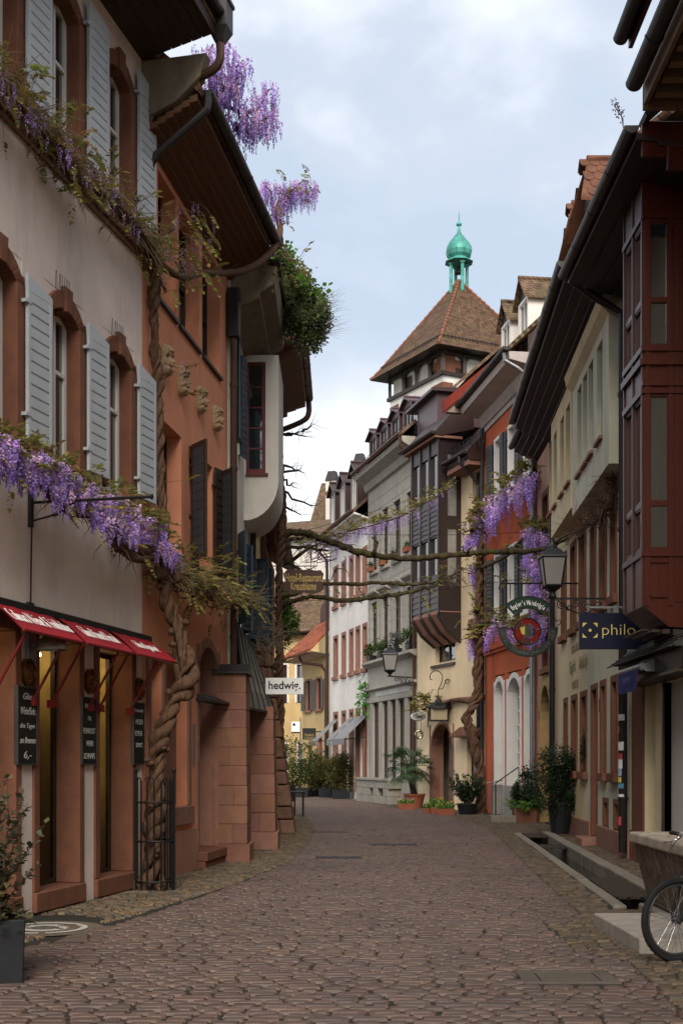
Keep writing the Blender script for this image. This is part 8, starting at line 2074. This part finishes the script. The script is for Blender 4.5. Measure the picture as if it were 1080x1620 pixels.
def blob(poly, n, L, w, leafy, rg, o=.45):
    """flowers along a polyline (photo points) with a spread"""
    for i in range(n):
        k = rg.randrange(len(poly) - 1); t = rg.random(); a, b = poly[k], poly[k + 1]; x = a[0] + (b[0] - a[0]) * t; y = a[1] + (b[1] - a[1]) * t; s = a[2]
        p = red_pt(x + rg.gauss(0, s * .45), y + rg.gauss(0, s * .5), o + rg.uniform(-.2, .25)); raceme(fl, p, rg.uniform(*L), rg.uniform(*w), rg, 44)
        if rg.random() < leafy: vine_leaf(lv, red_pt(x + rg.gauss(0, s * .5), y - s * .9 + rg.gauss(0, s * .35), o + rg.uniform(-.2, .2)), V(rg.uniform(-1, 1), rg.uniform(-1, 0), rg.uniform(-.1, 1)), rg.uniform(.25, .42), rg)
blob([(745, 838, 12), (768, 812, 16), (790, 790, 17), (812, 768, 13), (842, 752, 9)], 140, (.4, .75), (.07, .11), .55, rg)
blob([(738, 850, 7), (752, 842, 7)], 22, (.3, .55), (.06, .09), .3, rg)
blob([(822, 836, 8), (842, 840, 9), (858, 846, 6)], 38, (.35, .6), (.06, .09), .9, rg); blob([(832, 876, 9), (846, 884, 10), (850, 905, 8)], 44, (.4, .7), (.07, .1), .3, rg)
blob([(838, 925, 9), (852, 930, 8)], 34, (.4, .6), (.06, .1), .5, rg); blob([(842, 960, 10), (858, 985, 9), (836, 1000, 9)], 46, (.3, .55), (.06, .09), .5, rg)
blob([(745, 895, 6), (756, 905, 6)], 22, (.4, .7), (.06, .09), .4, rg); blob([(752, 962, 5), (757, 975, 4)], 12, (.35, .6), (.05, .08), .3, rg)
blob([(742, 1012, 7), (760, 1004, 8), (782, 985, 8)], 44, (.4, .7), (.06, .1), .9, rg); blob([(790, 985, 9), (815, 1000, 9)], 24, (.3, .5), (.05, .08), 1.0, rg)
for pl_ in ([(757, 985), (780, 985), (810, 995), (835, 1000)], [(758, 900), (800, 880), (830, 850), (858, 842)], [(785, 790), (815, 770), (842, 758)], [(757, 960), (750, 970)], [(830, 870), (848, 920), (856, 980)]):
    p_, r_ = smooth_path([(red_pt(x, y, .35), .05) for x, y in pl_], 6); br.tube(p_, r_, 6); dress(p_, 20, .4, .5, .7, rg, tw_, lv, lL=.3)
lp = []
for x in range(500, 0, -500): pass
for i in range(60): vine_leaf(lv, W(rg.uniform(655, 690), rg.uniform(1098, 1125), 43.2), V(rg.uniform(-1, 1), rg.uniform(-1, .2), rg.uniform(-.4, .8)), rg.uniform(.25, .4), rg)
wpart(br, 'branch', M_barkd, rv, True); wpart(tw_, 'twigs', mat('grey_vine_twigs', (.11, .085, .06)), rv); wpart(lv, 'leaves', M_vleaf, rv); wpart(fl, 'blossoms', M_bloss, rv)

# ---- bare vine under the jetty
jv = thing('bare_vine', 'leafless brown vine tangled under the jetty of the pale green house', 'vine', R2F.at(R2F.u(950), .3, 6.2)); rg = random.Random(111); br = MB()
core = [W(970, 755, 21.6), W(965, 790, 21.6), W(955, 810, 22.0), W(940, 825, 22.8), W(915, 838, 24.0), W(892, 848, 25.5), W(868, 866, 27.5)]
p_, r_ = smooth_path([(p, .05 - .004 * i) for i, p in enumerate(core)], 6); br.tube(p_, r_, 6)
for i in range(230): twig(br, rg.choice(p_[:26]), V(rg.uniform(-1, .6), rg.uniform(-.8, .8), rg.uniform(-.8, .7)), rg.uniform(.2, .7), .010, rg, 6, wob=.5, sides=4)
wpart(br, 'branch', mat('red_brown_vine', (.075, .038, .024), .9, .3, 9), jv)
# ---- light climber on the corner of the white and the grey house
cl = thing('climbing_plant', 'thin light green climber on the corner of the white and grey houses', 'plant', R7F.at(R7F.u(580), .1, 0)); st = MB(); lv = MB(); pts = [R7F.P(x, y, .12) for x, y in ((579, 1262), (577, 1200), (580, 1150), (577, 1120), (580, 1095), (576, 1080))]
st.tube(pts, .02, 5)
for i in range(110): p = rg.choice(pts[2:]) ; q = pts[3].lerp(pts[5], rg.random()); vine_leaf(lv, q + V(rg.uniform(-.25, .25), rg.uniform(-.2, .2), rg.uniform(-.3, .3)), V(rg.uniform(-1, 1), rg.uniform(-1, 1), rg.uniform(-.5, 1)), rg.uniform(.15, .3), rg, (.8, 1.5, .9))
wpart(st, 'stem', M_barkd, cl); wpart(lv, 'leaves', M_leafb, cl)
# ---- roof garden on the oriel house
rg = random.Random(121)
def bush(name, lab, c, parts, m, stems=True):
    r = thing(name, lab, 'plant', c); lf = MB()
    for cc, rad, n, s, ncl, cl_ in parts: leaf_cloud(lf, cc, rad, n, s, rg, ncl=ncl, clump=cl_)
    wpart(lf, 'leaves', m, r); return r
b_ = W(487, 505, 23.6)
rb = bush('roof_shrub', 'dense dark green shrub bulging over the gutter of the oriel house', b_ - V(0, 0, .5), ((W(487, 508, 23.4), (.42, .45, .55), 9000, .05, 60, .2), (W(466, 470, 23.4), (.36, .45, .6), 6500, .05, 46, .22), (W(447, 440, 22.8), (.25, .4, .5), 2500, .05, 24, .25)), mat('lavender_green_leaves', (.15, .18, .075), .6, .25, 9, tint=True, spec=.25))
st = MB()
for i in range(95):
    a = rg.uniform(-.5, 1.15); st_d = V(math.cos(a), rg.uniform(-.3, .3), math.sin(a)); twig(st, W(rg.uniform(490, 512), rg.uniform(470, 535), 23.4), st_d, rg.uniform(.25, .62), .0035, rg, 4, wob=.05, sides=4)
wpart(st, 'stalks', mat('dry_lavender_stalks', (.16, .15, .13), .9), rb)
r = thing('roof_vine', 'bright green vine leaves growing above the dark roof shrub', 'vine', W(440, 430, 22.6)); lf = MB()
for x, y, n, s in ((425, 405, 80, .25), (445, 408, 80, .28), (462, 420, 60, .22), (482, 448, 40, .18), (505, 466, 34, .16), (408, 412, 50, .18)):
    for i in range(n): p = W(x, y, 22.8) + V(rg.gauss(0, s * .5), rg.gauss(0, .25), rg.gauss(0, s * .45)); b = rg.uniform(.6, 1.5); leaf(lf, p, V(rg.uniform(-1, 1), rg.uniform(-1, 1), rg.uniform(-.8, .6)), rg.uniform(.06, .11), rg, (b, b * 1.05, b * .8), .55)
st = MB()
for i in range(12): twig(st, W(rg.uniform(410, 480), rg.uniform(425, 450), 22.8), V(rg.uniform(-.5, 1), 0, 1), .5, .008, rg, 6, wob=.3)
wpart(lf, 'leaves', M_leafb, r); wpart(st, 'stems', M_barkd, r)
r = thing('gutter_weed', 'dry weed sprouting from the gutter of the bay house', 'weed', W(985, 200, 17.0)); st = MB()
for x, y in ((973, 163), (980, 180), (976, 175)):
    a, b = W(985, 202, 17.0), W(x, y, 17.0); st.tube([a, a.lerp(b, .5) + V(.02, 0, .03), b], .006, 4)
    for i in range(26): leaf(st, b + V(rg.gauss(0, .03), rg.gauss(0, .03), rg.gauss(0, .03)), V(rg.uniform(-1, 1), rg.uniform(-1, 1), rg.uniform(-1, 1)), .03, rg, None, .5)
wpart(st, 'stalks', mat('dry_weed', (.10, .09, .08), .9), r)
